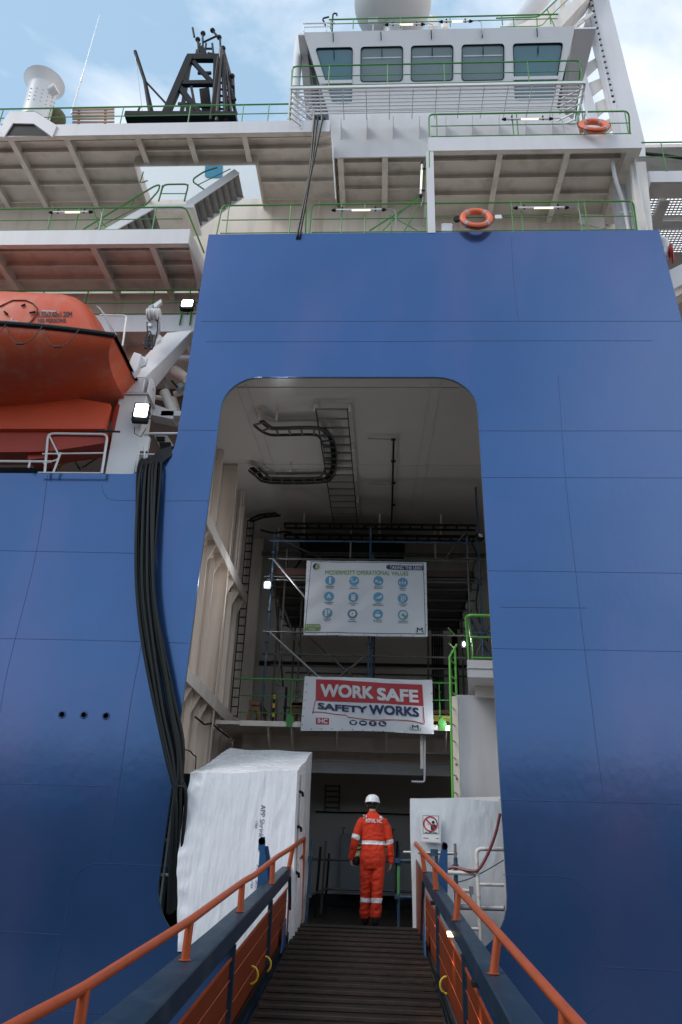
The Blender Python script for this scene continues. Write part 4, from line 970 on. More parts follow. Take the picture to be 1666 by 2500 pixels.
    # lamps under the top girder
    for yy in ((-1.55, -3.35, -5.2) if sgn > 0 else (-2.4, -4.6)):
        xx = ix(inn, yy)
        if sgn > 0:
            lp = MB().hexa([(xx - .03, yy - .06, GZ(yy, .715)), (xx + .03, yy - .06, GZ(yy, .715)), (xx + .03, yy + .06, GZ(yy, .735)), (xx - .03, yy + .06, GZ(yy, .735)),
                       (xx - .03, yy - .06, GZ(yy, .75)), (xx + .03, yy - .06, GZ(yy, .75)), (xx + .03, yy + .06, GZ(yy, .76)), (xx - .03, yy + .06, GZ(yy, .76))]).build('step_lamp', LAMPO if yy == -3.35 else DARK, gw)
            l = bpy.data.lights.new('step_lamp_glow', 'SPOT'); l.energy = 5; l.spot_size = R(70); l.spot_blend = .8; l.color = (1, .62, .32); l.shadow_soft_size = .03
            lo = bpy.data.objects.new('step_lamp_glow', l); col.objects.link(lo); lo.parent = gw
            lo.location = V((xx - .07, yy, GZ(yy, .70))) - gw.location
            lo.rotation_euler = V((-.12, 0, 1)).to_track_quat('Z', 'Y').to_euler()
side(-1); side(1)
for y in (-.6, -2.6, -4.6, -6.6, -8.6): MB().box(-1.3, .75, y - .05, y + .05, GZ(y, -.22), GZ(y, -.07)).build('cross_beam', NAVY, gw)
# the quay end rests on a landing
MB().box(-2.0, 1.4, -14.6, -11.25, -2.249, GZ(-11.3, -.05)).build('landing_block', ASPH)
tag(bpy.data.objects['landing_block'], 'plain concrete landing block carrying the quay end of the gangway', 'landing')

# red post at the right end of the gangway
q = W('y', 1.0, 955, 1940)
t = thing('red_bollard_post', 'short red capped post beside the right gangway rail end', 'post', (q.x, 1.02, 0))
MB().tube([(q.x, 1.05, 0), (q.x, 1.05, q.z)], .045, 14).build('shaft', REDP, t)
MB().tube([(q.x, 1.05, q.z - .03), (q.x, 1.05, q.z + .02)], .052, 14).build('cap', REDP, t)

# walkway guard made of scaffold tube
z7 = lambda x, y: (696.5 + .3121 * x, 1788.2 + .3121 * y)
def guard(name, label, posts, rails, xm):
    t = thing('tube_guard', label, 'guard rail', posts[0][0], group='tube guards beside the walkway')
    for (a, b, m) in posts: MB().tube([a, b], .024, 8).build('upright', m, t)
    for a, b, m in rails:
        MB().tube([a, b], .022, 8).build('rail', m, t)
        for q in (a, b): MB().box(q[0] - .04, q[0] + .04, q[1] - .03, q[1] + .03, q[2] - .035, q[2] + .035).build('coupler', SCAFB, t)
gl = [(-1.13, 1.15, 1.25), (-1.12, 2.9, 1.15), (-1.12, 4.4, 1.3), (-1.12, 5.6, 1.1)]
gm = [SCAFB, BLACKS, SCAFG, BLACKS]
guard('g', 'dark tube guard with blue end post left of the walking person', [((x, y, 0), (x + .05, y, h), m) for (x, y, h), m in zip(gl, gm)],
      [((-1.1, 1.15, .92), (-1.1, 5.6, .98), SCAFG), ((-1.1, 1.15, .40), (-1.1, 5.6, .42), SCAFG), ((-1.1, 5.62, .98), (.75, 5.62, .98), SCAFG), ((-1.1, 5.62, .42), (.75, 5.62, .42), SCAFG)], 0)
q = W('y', 1.3, 916, 2110); 
gx = q.x
guard('g', 'blue and green tube guard close to the right hand of the person', [((gx, 1.3, 0), (gx, 1.3, .98), SCAFB), ((gx + .02, 3.4, 0), (gx + .02, 3.4, 1.3), BLACKS), ((gx + .02, 1.42, .9), (gx + .02, 1.42, 1.13), SCAFB), ((gx + .08, 5.5, 0), (gx + .08, 5.5, 1.3), SCAFG)],
      [((gx - .02, 1.27, .94), (gx + .42, 1.24, .95), SCAFB), ((gx - .02, 1.27, .42), (gx + .42, 1.24, .42), SCAFB), ((gx + .05, 1.3, .9), (gx + .05, 5.5, .95), BLACKS), ((gx + .05, 1.3, .42), (gx + .05, 5.5, .42), BLACKS)], 0)
MB().tube([(gx, 1.3, .46), (gx, 1.3, .86)], .0262, 10).build('green_sleeve', mat('worn_green_tube', (.07, .25, .09, 1), .5, stain_sheen=(.4, .38, .34, 1), stain_sheen_amt=.8, stain_sheen_scale=(9, 9, 6)), [o for o in bpy.data.objects if o.name.startswith('tube_guard')][-1])

# right hand clutter at the door edge
zr = lambda x, y: (922.4 + .2821 * x, 1835.3 + .2821 * y)
t = thing('white_guard_frame', 'bent white tube guard frame with rust spots at the right door edge', 'guard rail', W('y', .3, *zr(640, 1140)))
MB().tube(fillet([W('y', .3, *zr(648, 1180)), W('y', .3, *zr(612, 430)), W('y', .3, *zr(640, 408)), W('y', .3, *zr(840, 412))], .12, 6), .030, 10).build('bent_tube', RUST, t)
MB().tube([W('y', .3, *zr(625, 697)), W('y', .3, *zr(835, 703))], .024, 8).build('cross_tube', RUST, t)
MB().tube([W('y', .3, *zr(570, 1058)), W('y', .3, *zr(640, 1062))], .024, 8).build('cross_tube', RUST, t)
MB().tube([W('y', .34, *zr(380, 600)), W('y', .34, *zr(615, 612))], .03, 8).build('cross_tube', RUST, t)
tag(MB().tube([W('y', .6, *zr(470, 882)), W('y', .35, *zr(840, 893))], .04, 12).build('grey_pipe', GREYM), 'grey horizontal pipe low at the right door edge', 'pipe')
t = thing('scaffold_jack', 'upright adjustable scaffold jack behind the right blue bracket', 'scaffold tube', W('y', .5, *zr(450, 900)))
MB().tube([W('y', .5, *zr(450, 920)), W('y', .5, *zr(442, 480))], .032, 10).build('outer_tube', SCAFB, t)
MB().tube([W('y', .5, *zr(442, 560)), W('y', .5, *zr(438, 365))], .022, 10).build('screw_tube', GALV, t)
p_ = W('y', .5, *zr(443, 548)); MB().lathe([(.03, 0), (.05, .01), (.05, .02), (.03, .03)], p_, n=10).build('collar', SCAFB, t)
t = thing('clamped_tube', 'short pale tube ending in a swivel clamp behind the gangway rail', 'scaffold tube', W('y', .4, *zr(520, 760)))
MB().tube([W('y', .4, *zr(420, 740)), W('y', .4, *zr(575, 752))], .028, 8).build('tube', RUST, t)
a = W('y', .38, *zr(570, 750)); MB().box(a.x - .03, a.x + .03, a.y - .04, a.y + .03, a.z - .05, a.z + .06).tube([a, a + V((-.02, -.02, -.17))], .012, 6).build('swivel_clamp', GALV, t)
t = thing('tube_coupler', 'blue coupler on the short tube left of the right bracket', 'coupler', W('y', .9, *zr(265, 430)))
a = W('y', .6, *zr(265, 440)); MB().tube([a + V((-.45, .3, 0)), a + V((.35, 0, 0))], .024, 8).build('tube', GALV, t)
MB().box(a.x - .05, a.x + .05, a.y - .04, a.y + .04, a.z - .05, a.z + .05).tube([a + V((.04, 0, .05)), a + V((.04, 0, -.25))], .025, 8).build('clamp_body', SCAFB, t)
hp = [W('y', .45, *zr(380, 570)), W('y', .4, *zr(440, 558)), W('y', .3, *zr(540, 585)), W('y', .25, *zr(620, 582)), W('y', .22, *zr(680, 500)), W('y', .18, *zr(735, 380)), W('y', .15, *zr(775, 260)), W('y', .12, *zr(805, 120))]
tag(MB().tube(smoothpath(hp, 6), .022, 8).build('red_hose', HOSE), 'dark red hose curling down the right door edge', 'hose')
tag(MB().tube(smoothpath([W('y', .5, *zr(460, 680)), W('y', .4, *zr(560, 650)), W('y', .3, *zr(700, 580)), W('y', .2, *zr(835, 500))], 5), .007, 6).build('black_wire', BLACKR), 'thin black wire sagging behind the white guard frame', 'wire')
# grab rungs at the left door jamb
for k, (v_, ua, ub) in enumerate(((1877, 391, 434), (1930, 382, 430), (2010, 371, 424))):
    a = W('y', .12, ua, v_); b = W('y', .12, ub, v_ + 1)
    tag(MB().tube(fillet([a, b, b + V((0, .12, -.02))], .05), .024, 8).build('grab_rung', RUST), 'white grab rung at the left door edge, %s of three' % ('highest', 'middle', 'lowest')[k], 'rung', 'white grab rungs beside the black cables')
# dark recess behind the cables
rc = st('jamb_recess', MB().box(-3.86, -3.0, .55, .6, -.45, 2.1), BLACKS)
# pipe run and wires on the left wall
zq = lambda x, y: (376.5 + .2041 * x, 1411.8 + .2041 * y)
tag(MB().tube(fillet([W('x', -3.45, *zq(355, 1155)), W('x', -3.45, *zq(460, 1240)), W('x', -3.45, *zq(545, 1225)), W('x', -3.45, *zq(620, 1300)), W('x', -3.45, *zq(740, 1390))], .05), .018, 6).build('wall_conduit', BLACKS), 'black conduit stepping along the left wall below the lower stringer', 'conduit')
tag(MB().tube(fillet([W('x', -3.5, *zq(215, 1510)), W('x', -3.5, *zq(300, 1540)), W('x', -3.5, *zq(330, 1580)), W('x', -3.5, *zq(365, 1600)), W('x', -3.5, *zq(358, 1740))], .04), .012, 6).build('wall_wire', BLACKS), 'short black wire dropping down the left wall above the wrapped crate', 'wire')
# ================================================================== decks and platforms
def platform(name, label, x0, x1, y0, y1, zt, th, xb, ys_, hole=None, zside=None):
    """overhanging deck: plate, outer fascia, cross beams at xb (running in y), stiffeners at ys_ (running in x)"""
    t = thing(name, label, 'deck', ((x0 + x1) / 2, y0, zt - th), group='overhanging decks')
    if hole:
        hx0, hx1, hy0 = hole; mb = MB()
        mb.box(x0, x1, y0, hy0, zt - .03, zt - .005).box(x0, hx0, hy0 + .0001, y1, zt - .03, zt - .005).box(hx1, x1, hy0 + .0001, y1, zt - .03, zt - .005)
        mb.build('deck_plate', UNDER, t)
        MB().box(hx0, hx1, hy0 - .03, hy0 - .001, zt - th + .02, zt - .031).build('opening_edge', UNDER, t)
        MB().box(hx0 - .03, hx0, hy0, y1, zt - th + .02, zt - .031).build('opening_side', UNDER, t); MB().box(hx1, hx1 + .03, hy0, y1, zt - th + .02, zt - .031).build('opening_side', UNDER, t)
    else:
        MB().box(x0, x1, y0, y1, zt - .03, zt - .005).build('deck_plate', UNDER, t)
    MB().box(x0, x1, y0 - .02, y0 - .002, zt - th, zt).build('fascia', WHITE, t)
    MB().box(x0, x1, y0 - .002, y0 + .10, zt - th, zt - th + .012).build('fascia_flange', UNDER, t)
    for x in xb:
        yy = hole[2] - .031 if hole and hole[0] < x < hole[1] else y1
        f = MB().prism([(x, y0, zt - .031), (x, yy, zt - .031), (x, yy, zt - th * .72), (x, y0, zt - th + .014)], (.014, 0, 0))
        f.prism([(x - .055, y0 + .1, zt - th + .01), (x - .055, yy, zt - th * .72 - .004), (x + .07, yy, zt - th * .72 - .004), (x + .07, y0 + .1, zt - th + .01)], (0, 0, -.012))
        f.build('cross_beam', UNDER, t)
    for y in ys_:
        segs = [(x0, x1)]
        if hole and y > hole[2]: segs = [(x0, hole[0] - .04), (hole[1] + .04, x1)]
        for a, b in segs:
            MB().box(a, b, y, y + .012, zt - .17, zt - .031).box(a, b, y - .03, y - .0005, zt - .17, zt - .158).build('stiffener', UNDER, t)
    return t
P_ul = platform('upper_deck', 'long upper deck overhang at the left with an opening over the stairs', -13, -1.30, 0, 2.25, 16.33, .37,
                [-11.2, -9.75, -8.75, -7.42, -5.75, -4.55, -3.27], [.32, .62, 1.1, 1.6], hole=(-6.05, -3.12, .9))
P_ll = platform('lower_deck', 'shorter deck overhang at the left just above the lifeboat', -13, -4.16, 0, 1.9, 13.08, .40, [-10.1, -8.55, -6.25, -4.97], [.45, .9, 1.35])
MB().prism([(-4.16, 0, 12.68), (-4.0, 1.4, 12.68), (-3.9, 1.9, 12.68), (-3.9, 1.9, 13.08), (-4.0, 1.4, 13.08), (-4.16, 0, 13.08)][:3] + [(-4.3, 1.9, 12.68)], (0, 0, .4)).build('end_plate', WHITE, P_ll)
# tower head deck, with its closed back
hb = thing('tower_deck', 'flat deck on top of the blue door tower', 'deck', (1, 1, 12.8))
MB().box(-3.74, 5.6, 0.021, 2.1, 12.80, 12.92).build('deck_plate', UNDER, hb)
o = MB().box(-13, 5.6, 2.26, 2.34, 12.9, 16.335).build('upper_house_wall', BEIGE); tag(o, 'long cream deckhouse wall behind the upper green railings', 'wall')
m_ = MB()
o = MB().box(-13, -3.95, 1.91, 1.97, 11.1, 13.0).build('lower_house_wall', BEIGE); tag(o, 'cream wall strip between the lower left deck and the lifeboat deck', 'wall')
o = MB().box(-3.68, 5.6, 1.5, 1.58, 9.55, 12.79).build('tower_inner_wall', BEIGE); tag(o, 'cream inner wall closing the blue tower above the bay', 'wall')
# pilasters and conduits on the house walls
for x, l_ in ((-8.6, 'leftmost'), (-6.0, 'second'), (-1.7, 'last')):
    tag(MB().tube(fillet([(x, 2.2, 16.2), (x, 2.2, 14.0), (x + .18, 2.2, 13.7), (x + .18, 2.2, 12.95)], .1), .025, 6).build('wall_conduit', BEIGE), 'cream conduit on the deckhouse wall, %s counted from the left' % l_, 'conduit')

# balcony on the right
bal = platform('balcony', 'box shaped white balcony deck below the wheelhouse at the right', .92, 5.56, 0, 2.25, 15.72, .42, [2.5, 3.98], [.5, 1.0, 1.5])
MB().box(.87, 1.03, -.012, .14, 12.925, 15.31).build('support_leg', WHITE, bal)
MB().box(.92, .95, .01, 2.2, 15.31, 15.69).build('side_plate', WHITE, bal)
MB().prism([(5.26, .0, 15.301), (5.56, .0, 15.301), (5.56, .0, 15.66), (5.26, 0, 15.66)], (0, 2.2, 0)).build('side_beam', UNDER, bal)
MB().prism([(5.3, .35, 12.93), (5.62, .35, 12.93), (5.75, .35, 15.3), (5.42, .35, 15.3)], (0, .12, 0)).build('corner_web', UNDER, bal)
MB().box(5.2, 5.46, 1.0, 1.25, 12.93, 15.3).build('corner_post', WHITE, bal)
MB().box(5.47, 5.49, .25, 1.3, 12.93, 15.3).build('corner_post_web', WHITE, bal)
MB().tube(smoothpath([(5.02, .35, 15.35), (5.05, .4, 14.8), (5.22, .6, 14.3), (5.28, .7, 13.6), (5.33, .7, 12.9)], 4), .045, 10).build('down_pipe', WHITE, bal)
MB().tube([(5.14, .66, 14.12), (5.40, .66, 14.12)], .02, 6).build('pipe_clip', WHITE, bal)
for k in range(5):
    z = 14.9 - k * .42
    MB().prism([(4.55 + .02 * k, 1.7, z), (5.15, 1.7, z - .25), (5.15, 1.7, z + .2), (4.6, 1.7, z + .25)], (0, .03, 0)).build('haunch', UNDER, bal)

# ================================================================== wheelhouse
wh = thing('wheelhouse', 'white wheelhouse with five outward leaning front windows', 'wheelhouse', (1.3, .7, 15.96))
def SP(x, s, l=0):        # slanted front, s 0..1 from knuckle to roof edge, l = lift outward
    n = V((0, -1.86, -.77)).normalized()
    return V((x, .7 - .77 * s, 17.52 + 1.83 * s)) + n * l
MB().box(-1.25, 5.3, .7, .73, 15.97, 16.28).build('base_fascia', WHITE, wh)
MB().box(-1.25, 5.3, .731, 6.0, 16.24, 16.28).build('base_plate', UNDER, wh)
MB().box(-1.25, -1.23, .731, 2.25, 15.97, 16.239).build('side_fascia', UNDER, wh)
for x in (-1.1, -.05): MB().box(x, x + .02, .731, 2.25, 15.99, 16.239).box(x - .06, x + .08, .74, 2.25, 15.975, 15.989).build('under_beam', UNDER, wh)
for y in (1.0, 1.4, 1.8): MB().box(-1.2, .9, y, y + .012, 16.10, 16.239).box(-1.2, .9, y - .03, y - .001, 16.10, 16.112).build('under_stiffener', UNDER, wh)
MB().prism([(-1.25, .71, 16.281), (5.2, .71, 16.281), (4.02, .71, 17.52), (-1.43, .71, 17.52)], (0, 5, 0)).build('front_bulkhead', WHITE, wh)
# leaning front with five cut window openings
wins = [(-1.76, -.85, .80, .10, -1.30), (-.66, .37, .80, .36, 0), (.56, 1.58, .80, .355, 0), (1.78, 2.80, .80, .35, 0), (3.0, 4.18, .80, .10, 4.0)]
def rrq(p, r=.09, n=4):
    """rounded outline of a quad given as 4 (x, s) points"""
    o = []
    for i in range(4):
        b = V((p[i][0], p[i][1] * 1.985, 0)); a = V((p[i - 1][0], p[i - 1][1] * 1.985, 0)); c = V((p[(i + 1) % 4][0], p[(i + 1) % 4][1] * 1.985, 0))
        u = b + (a - b).normalized() * r; w_ = b + (c - b).normalized() * r
        for j in range(n + 1):
            t_ = j / n; q = (1 - t_) ** 2 * u + 2 * t_ * (1 - t_) * b + t_ * t_ * w_; o.append((q.x, q.y / 1.985))
    return o
quads = []
for i, (xa, xb, st_, sb, xl) in enumerate(wins):
    if i == 0: quads.append([(-1.32, sb), (-.86, sb), (-.85, st_), (-1.77, st_)])
    elif i == 4: quads.append([(3.06, sb), (3.98, sb), (4.20, st_), (3.0, st_)])
    else: quads.append([(xa, sb), (xb, sb), (xb, st_), (xa, st_)])
sp_out = [(-1.43, 0), (4.02, 0), (4.48, 1.0), (-2.06, 1.0)]
cuts_ = [rrq(q) for q in quads]
vs, fs = flatshape([[(x, s * 1.985) for x, s in sp_out]] + [[(x, s * 1.985) for x, s in c] for c in cuts_], 0, .05)
mb = MB(); mb.add([SP(v_[0], v_[2] / 1.985, -v_[1]) for v_ in vs], fs); mb.build('front_panel', WHITE2, wh, smooth=0)
for i, (q, c) in enumerate(zip(quads, cuts_)):
    fr = MB(); nn = len(c); cx = sum(x for x, s in c) / nn; cs = sum(s for x, s in c) / nn
    inn_ = [(x + (cx - x) * .03, s + (cs - s) * .03) for x, s in c]
    fr.add([SP(x, s, .012) for x, s in c] + [SP(x, s, .012) for x, s in inn_] + [SP(x, s, -.05) for x, s in inn_], [(k, (k + 1) % nn, nn + (k + 1) % nn, nn + k) for k in range(nn)] + [(nn + k, nn + (k + 1) % nn, 2 * nn + (k + 1) % nn, 2 * nn + k) for k in range(nn)])
    wf = fr.build('window', BLACKS, wh)
    g = MB(); g.add([SP(x, s, -.03) for x, s in c], [tuple(range(nn))]); g.build('pane', GLASS if i in (0, 4) else GLASSG, wf, smooth=0)
    if i in (0, 4): 
        xa_, xb_ = (-1.62, -.86) if i == 0 else (3.02, 4.08)
        MB().hexa([SP(xa_, .345, .002), SP(xb_, .345, .002), SP(xb_, .345, .03), SP(xa_, .345, .03), SP(xa_, .385, .002), SP(xb_, .385, .002), SP(xb_, .385, .03), SP(xa_, .385, .03)]).build('transom_bar', WHITE2, wf)
    if i in (1, 2, 3): MB().hexa([SP(q[0][0] + .04, .66, -.028), SP(q[1][0] - .04, .66, -.028), SP(q[1][0] - .04, .66, -.02), SP(q[0][0] + .04, .66, -.02), SP(q[0][0] + .04, .675, -.028), SP(q[1][0] - .04, .675, -.028), SP(q[1][0] - .04, .675, -.02), SP(q[0][0] + .04, .675, -.02)]).build('blind_edge', PALEB, wf)
    wx = (q[2][0] + q[3][0]) / 2
    MB().tube([SP(wx, .76, .02), SP(wx + .005, .66, .025)], .012, 5).build('wiper_arm', BLACKS, wf); MB().tube([SP(wx - .03, .98, .02), SP(wx - .02, .9, .04), SP(wx - .02, .87, .02)], .012, 5).build('washer_nozzle', BLACKS, wf)
# side of the wheelhouse (right), with dark side window
MB().hexa([(4.015, .74, 17.53), (4.03, 6, 17.53), (3.9, 6, 17.53), (3.9, .85, 17.53), (4.475, -.04, 19.34), (4.9, 6, 19.34), (4.6, 6, 19.34), (4.3, 0.15, 19.34)]).build('side_wall', WHITE, wh)
MB().add([(4.20, .62, 18.0), (4.55, 2.2, 18.0), (4.72, 2.1, 18.95), (4.36, .25, 18.9)], [(0, 1, 2, 3)]).build('side_window', GLASSG, wh)
MB().hexa([(-1.42, .9, 17.53), (4.0, .9, 17.53), (4.0, 6, 17.53), (-1.42, 6, 17.53), (-2.0, .2, 19.34), (4.3, .2, 19.34), (4.3, 6, 19.34), (-2.0, 6, 19.34)]).build('house_body', mat('cabin_dark', (.10, .11, .12, 1), .8), wh)
MB().box(-2.2, 5.0, .0, 6, 19.352, 19.40).build('roof_slab', WHITE2, wh)
a = W('y', .6, 688, 85); b = W('y', .6, 680, 275)
MB().tube([(a.x, .6, b.z - .5), (a.x, .6, a.z - .05), (a.x + .03, .62, a.z)], .12, 14).build('corner_pipe', WHITE2, wh)
MB().prism([W('y', .5, 706, 120), W('y', .5, 712, 110), W('y', .5, 742, 262), W('y', .5, 736, 270)], (0, .05, 0)).build('corner_slot', DARK, wh)
for i in range(9):
    x = -1.1 + i * .62
    MB().prism([(x, .709, 17.0), (x, .45, 17.0), (x, .709, 16.55)], (.012, 0, 0)).build('bracket_fin', WHITE, wh)

# catwalk
cwk = thing('catwalk', 'white open slat catwalk running below the wheelhouse windows', 'catwalk', (1.1, -.3, 17.0))
MB().bar((-2.22, -.30, 17.04), (4.43, -.30, 17.04), .05, .07).build('outer_edge', WHITE2, cwk)
for i in range(7):
    y = -.22 + i * .092
    MB().box(-2.15, 4.35, y, y + .022, 16.995, 17.03).build('slat', WHITE2, cwk)
for i in range(13):
    x = -2.1 + i * .535
    MB().box(x, x + .02, -.28, .5, 16.96, 16.994).build('bearer', WHITE2, cwk)
for i in range(12):
    y = -.2 + i * .2
    MB().bar((4.42, y, 17.0), (4.0, y + .25, 17.0), .03, .03).build('slat', WHITE2, cwk)
MB().bar((4.43, -.3, 17.04), (4.62, 2.6, 17.04), .05, .07).build('outer_edge', WHITE2, cwk)
for i in range(9):
    MB().bar((4.45 + .012 * i, -.1 + i * .3, 17.0), (4.45 + .012 * i, -.1 + i * .3, 16.1), .03, .03, up=(0, 1, 0)).build('hanger', WHITE2, cwk)
MB().bar((4.45, 0, 16.45), (4.6, 2.5, 16.45), .03, .1).build('hanger_rail', WHITE2, cwk)
for i in range(6):
    z = 17.0 - .17 * i
    MB().bar((-2.22, -.28, z), (-1.72, .2, z), .03, .03).build('side_slat', WHITE2, cwk)
for q in ((-2.22, -.28), (-1.95, -.02), (-1.72, .2)): MB().bar((q[0], q[1], 17.03), (q[0], q[1], 16.05), .03, .03, up=(0, 1, 0)).build('side_upright', WHITE2, cwk)

def rail_line(label, x0, x1, y, zb, posts, h=.80, end0=None, end1=None, z1=None, m=GREEN, low=True, group='green deck railings'):
    top = []; 
    if end0: top.append((end0[0], end0[1], zb if len(end0) < 3 else end0[2]))
    top += [(x0, y, zb + h), (x1, y, zb + h)]
    if end1: top.append((end1[0], end1[1], zb if len(end1) < 3 else end1[2]))
    runs = [(top, 1), ([(x0 + .03, y, zb + h * .5), (x1 - .03, y, zb + h * .5)], 0)]
    if low: runs.append(([(x0 + .03, y, zb + .05), (x1 - .03, y, zb + .05)], 0))
    return railing('railing', label, runs, [((x, y, zb - .02), (x, y, zb + h)) for x in posts], m, group=group)
rail_line('green railing of the wheelhouse catwalk', -2.22, 4.42, -.30, 17.07, [-2.2, -1.35, -.0, 1.3, 3.2, 4.38], h=.72, end0=(-2.25, .2, 16.2), end1=(4.62, 2.4, 16.6))
rail_line('green railing on the balcony with a life ring at its right end', .95, 5.42, 0.0, 15.72, [1.12, 2.82, 2.92, 4.28, 4.38, 5.33], h=.76, end0=(.93, 0, 14.8), end1=(5.52, .5, 15.72))
rail_line('green railing on top of the blue tower with a life ring in its middle', -1.6, 5.2, .03, 12.95, [-.95, -.45, .85, 2.65, 2.85, 4.05, 4.18, 5.15], h=.84, end0=(-1.62, .03), end1=(5.32, .4))
rail_line('green railing on top of the blue tower between its left edge and the hanging cables', -3.55, -1.72, .03, 12.95, [-3.4, -2.05], h=.84, end0=(-3.6, .03), end1=(-1.70, .03))
rail_line('green railing along the lower left deck', -12, -4.35, .03, 13.08, [-10.5, -8.5, -7.3, -6.7, -6.15, -5.0], h=.68, end1=(-3.95, .5, 12.9))
rail_line('green railing along the upper left deck under the sky', -13, -2.15, .03, 16.33, [-10.7, -9.1, -7.95, -6.2, -4.6, -3.35, -2.75], h=.62, low=False)
# lifeboat deck behind the boat
bd = thing('boat_deck', 'white edged deck with green rail behind the lifeboat', 'deck', (-8, 1, 11))
MB().box(-13, -4.0, 1.0, 1.03, 11.18, 11.62).build('fascia', WHITE, bd)
MB().box(-13, -3.9, 1.031, 4.5, 11.45, 11.5).build('deck_plate', UNDER, bd)
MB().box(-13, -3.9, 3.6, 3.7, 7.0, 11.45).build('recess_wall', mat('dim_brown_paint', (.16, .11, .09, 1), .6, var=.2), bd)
MB().box(-13, -3.9, .3, 3.6, 6.9, 7.1).build('recess_floor', UNDER, bd)
for x in (-5.9, -4.4, -7.5): MB().box(x, x + .03, 1.04, 3.5, 11.2, 11.44).build('beam', UNDER, bd)
rail_line('green railing on the lifeboat deck above the orange canopy', -12, -4.05, 1.02, 11.62, [-9.5, -7.6, -6.6, -5.1, -4.3], h=.70)

# lower deck behind the left cut out: white hand rails on the blue hull edge
def wrail(label, tops, mids, posts, m=WHITE2, lowr=None):
    return railing('hand_rail', label, [(tops, 1)] + [(q, 0) for q in mids], posts, m, r=.024, rm=.016, group='white hand rails on the low hull edge', cat='hand rail')
Y_ = -.14
d = lambda u, v, y=Y_: W('y', y, u, v)
wrail('white boxed hand rail in front of the lifeboat skeg', [d(103, 1088), d(112, 994), d(250, 996), d(238, 1088)][0:1] + [d(111, 996), d(248, 998), d(234, 1088)],
      [[d(98, 1043), d(243, 1041)], [d(88, 1086), d(234, 1087)], [d(112, 998), d(140, 1055), d(100, 1065)]], [(d(122, 1088), d(140, 1040))])
wrail('low white hand rail at the far left on the hull edge', [d(-200, 1058), d(118, 1061)], [], [(d(66, 1075), d(70, 1058)), (d(-50, 1088), d(-48, 1060))])
wrail('white hand rail beside the black cables and davit leg', [d(313, 1086, .06), d(325, 996, .06), d(412, 996, .06)], [[d(322, 1044, .06), d(402, 1044, .06)]], [(d(331, 1088, .06), d(338, 1046, .06))])

# ================================================================== small deck fixtures
def tube_lamp(a, b, label, m=LAMPT, lit=(.35, .75), vert=False, y_off=0):
    a = V(a); b = V(b); t = thing('tube_light', label, 'tube light', (a + b) / 2, group='tube lights on the railings')
    MB().tube([a, b], .026, 10).build('casing', TUBEW, t)
    MB().tube([lerp(a, b, lit[0]) + V((0, -.012, -.018)), lerp(a, b, lit[1]) + V((0, -.012, -.018))], .018, 8).build('lit_tube', m, t)
    for s_, e_ in ((a, b), (b, a)):
        u = (s_ - e_).normalized()
        c = MB().tube([s_, s_ + u * .05], .036, 10).tube([s_ + u * .05, s_ + u * .09], [.030, .018], 10).build('end_cap', BLACKS, t)
        q = lerp(s_, e_, .14)
        MB().tube([q + V((0, 0, .09)) if not vert else q + V((.09, 0, 0)), q - V((0, 0, .03)) if not vert else q - V((.03, 0, 0))], .02, 6).build('bracket', BLACKS, t)
    e_ = b + (b - a).normalized() * .09
    MB().tube(smoothpath([e_, e_ + V((.12, .0, .01)), e_ + V((.2, 0, -.08)), e_ + V((.21, 0, -.5))] if not vert else [b, b + V((.05, 0, -.1)), b + V((0, .02, -.3))], 4), .009, 6).build('lead', GREYM, t)
for (u0, u1, v_, y, lab) in ((122, 205, 488, -.03, 'tube light under the rail of the lower left deck'), (772, 878, 483, -.03, 'tube light on the tower rail left of the balcony leg'),
                            (1190, 1298, 478, -.03, 'tube light on the tower rail right of the life ring'), (1163, 1262, 274, -.06, 'tube light on the balcony rail'),
                            (893, 968, 57, -.12, 'left tube light on the wheelhouse roof rail'), (1018, 1078, 50, -.12, 'right tube light on the wheelhouse roof rail')):
    tube_lamp(W('y', y, u0, v_), W('y', y, u1, v_ - 1), lab)
tube_lamp(W('y', .0, 970, 378), W('y', .0, 967, 448), 'upright tube light beside the balcony support leg', vert=True, lit=(.2, .8))

def life_ring(p, rad, label, tilt=0, yaw=0):
    p = V(p); t = thing('life_ring', label, 'life ring', p, group='orange life rings')
    rot = Matrix.Rotation(R(yaw), 3, 'Z') @ Matrix.Rotation(R(tilt), 3, 'X')
    c = [p + rot @ V((rad * math.cos(a), 0, rad * math.sin(a))) for a in [2 * math.pi * i / 40 for i in range(40)]]
    MB().tube(c, .070, 14, True).build('ring_body', RINGO, t)
    for a0 in (45, 135, 225, 315):
        q = [p + rot @ V((rad * math.cos(R(a0 + k)), 0, rad * math.sin(R(a0 + k)))) for k in (-6, 0, 6)]
        MB().tube(q, .0735, 14).build('reflective_band', GREYM, t)
    rp_ = [p + rot @ V(((rad + .085 - .02 * abs(math.sin(2 * a))) * math.cos(a), -.02, (rad + .085 - .02 * abs(math.sin(2 * a))) * math.sin(a))) for a in [2 * math.pi * i / 40 for i in range(40)]]
    MB().tube(rp_, .008, 6, True).build('grab_line', BLACKR, t)
life_ring(W('y', -.10, 1095, 503), .285, 'orange life ring on the tower railing with grey bands', tilt=-14)
life_ring(W('y', -.10, 1365, 290), .275, 'orange life ring at the right end of the balcony railing', tilt=-20)
q = W('y', -.05, 1050, 506)
tag(MB().lathe([(.0, 0), (.07, 0), (.075, .02), (.07, .06), (.0, .06)], q, (0, -1, 0), 14).tube([q + V((.08, -.03, .02)), q + V((.2, -.03, .02))], .012, 6).build('light_float', BLACKR), 'black buoy light beside the tower life ring', 'buoy light')
q = W('y', -.05, 1344, 292)
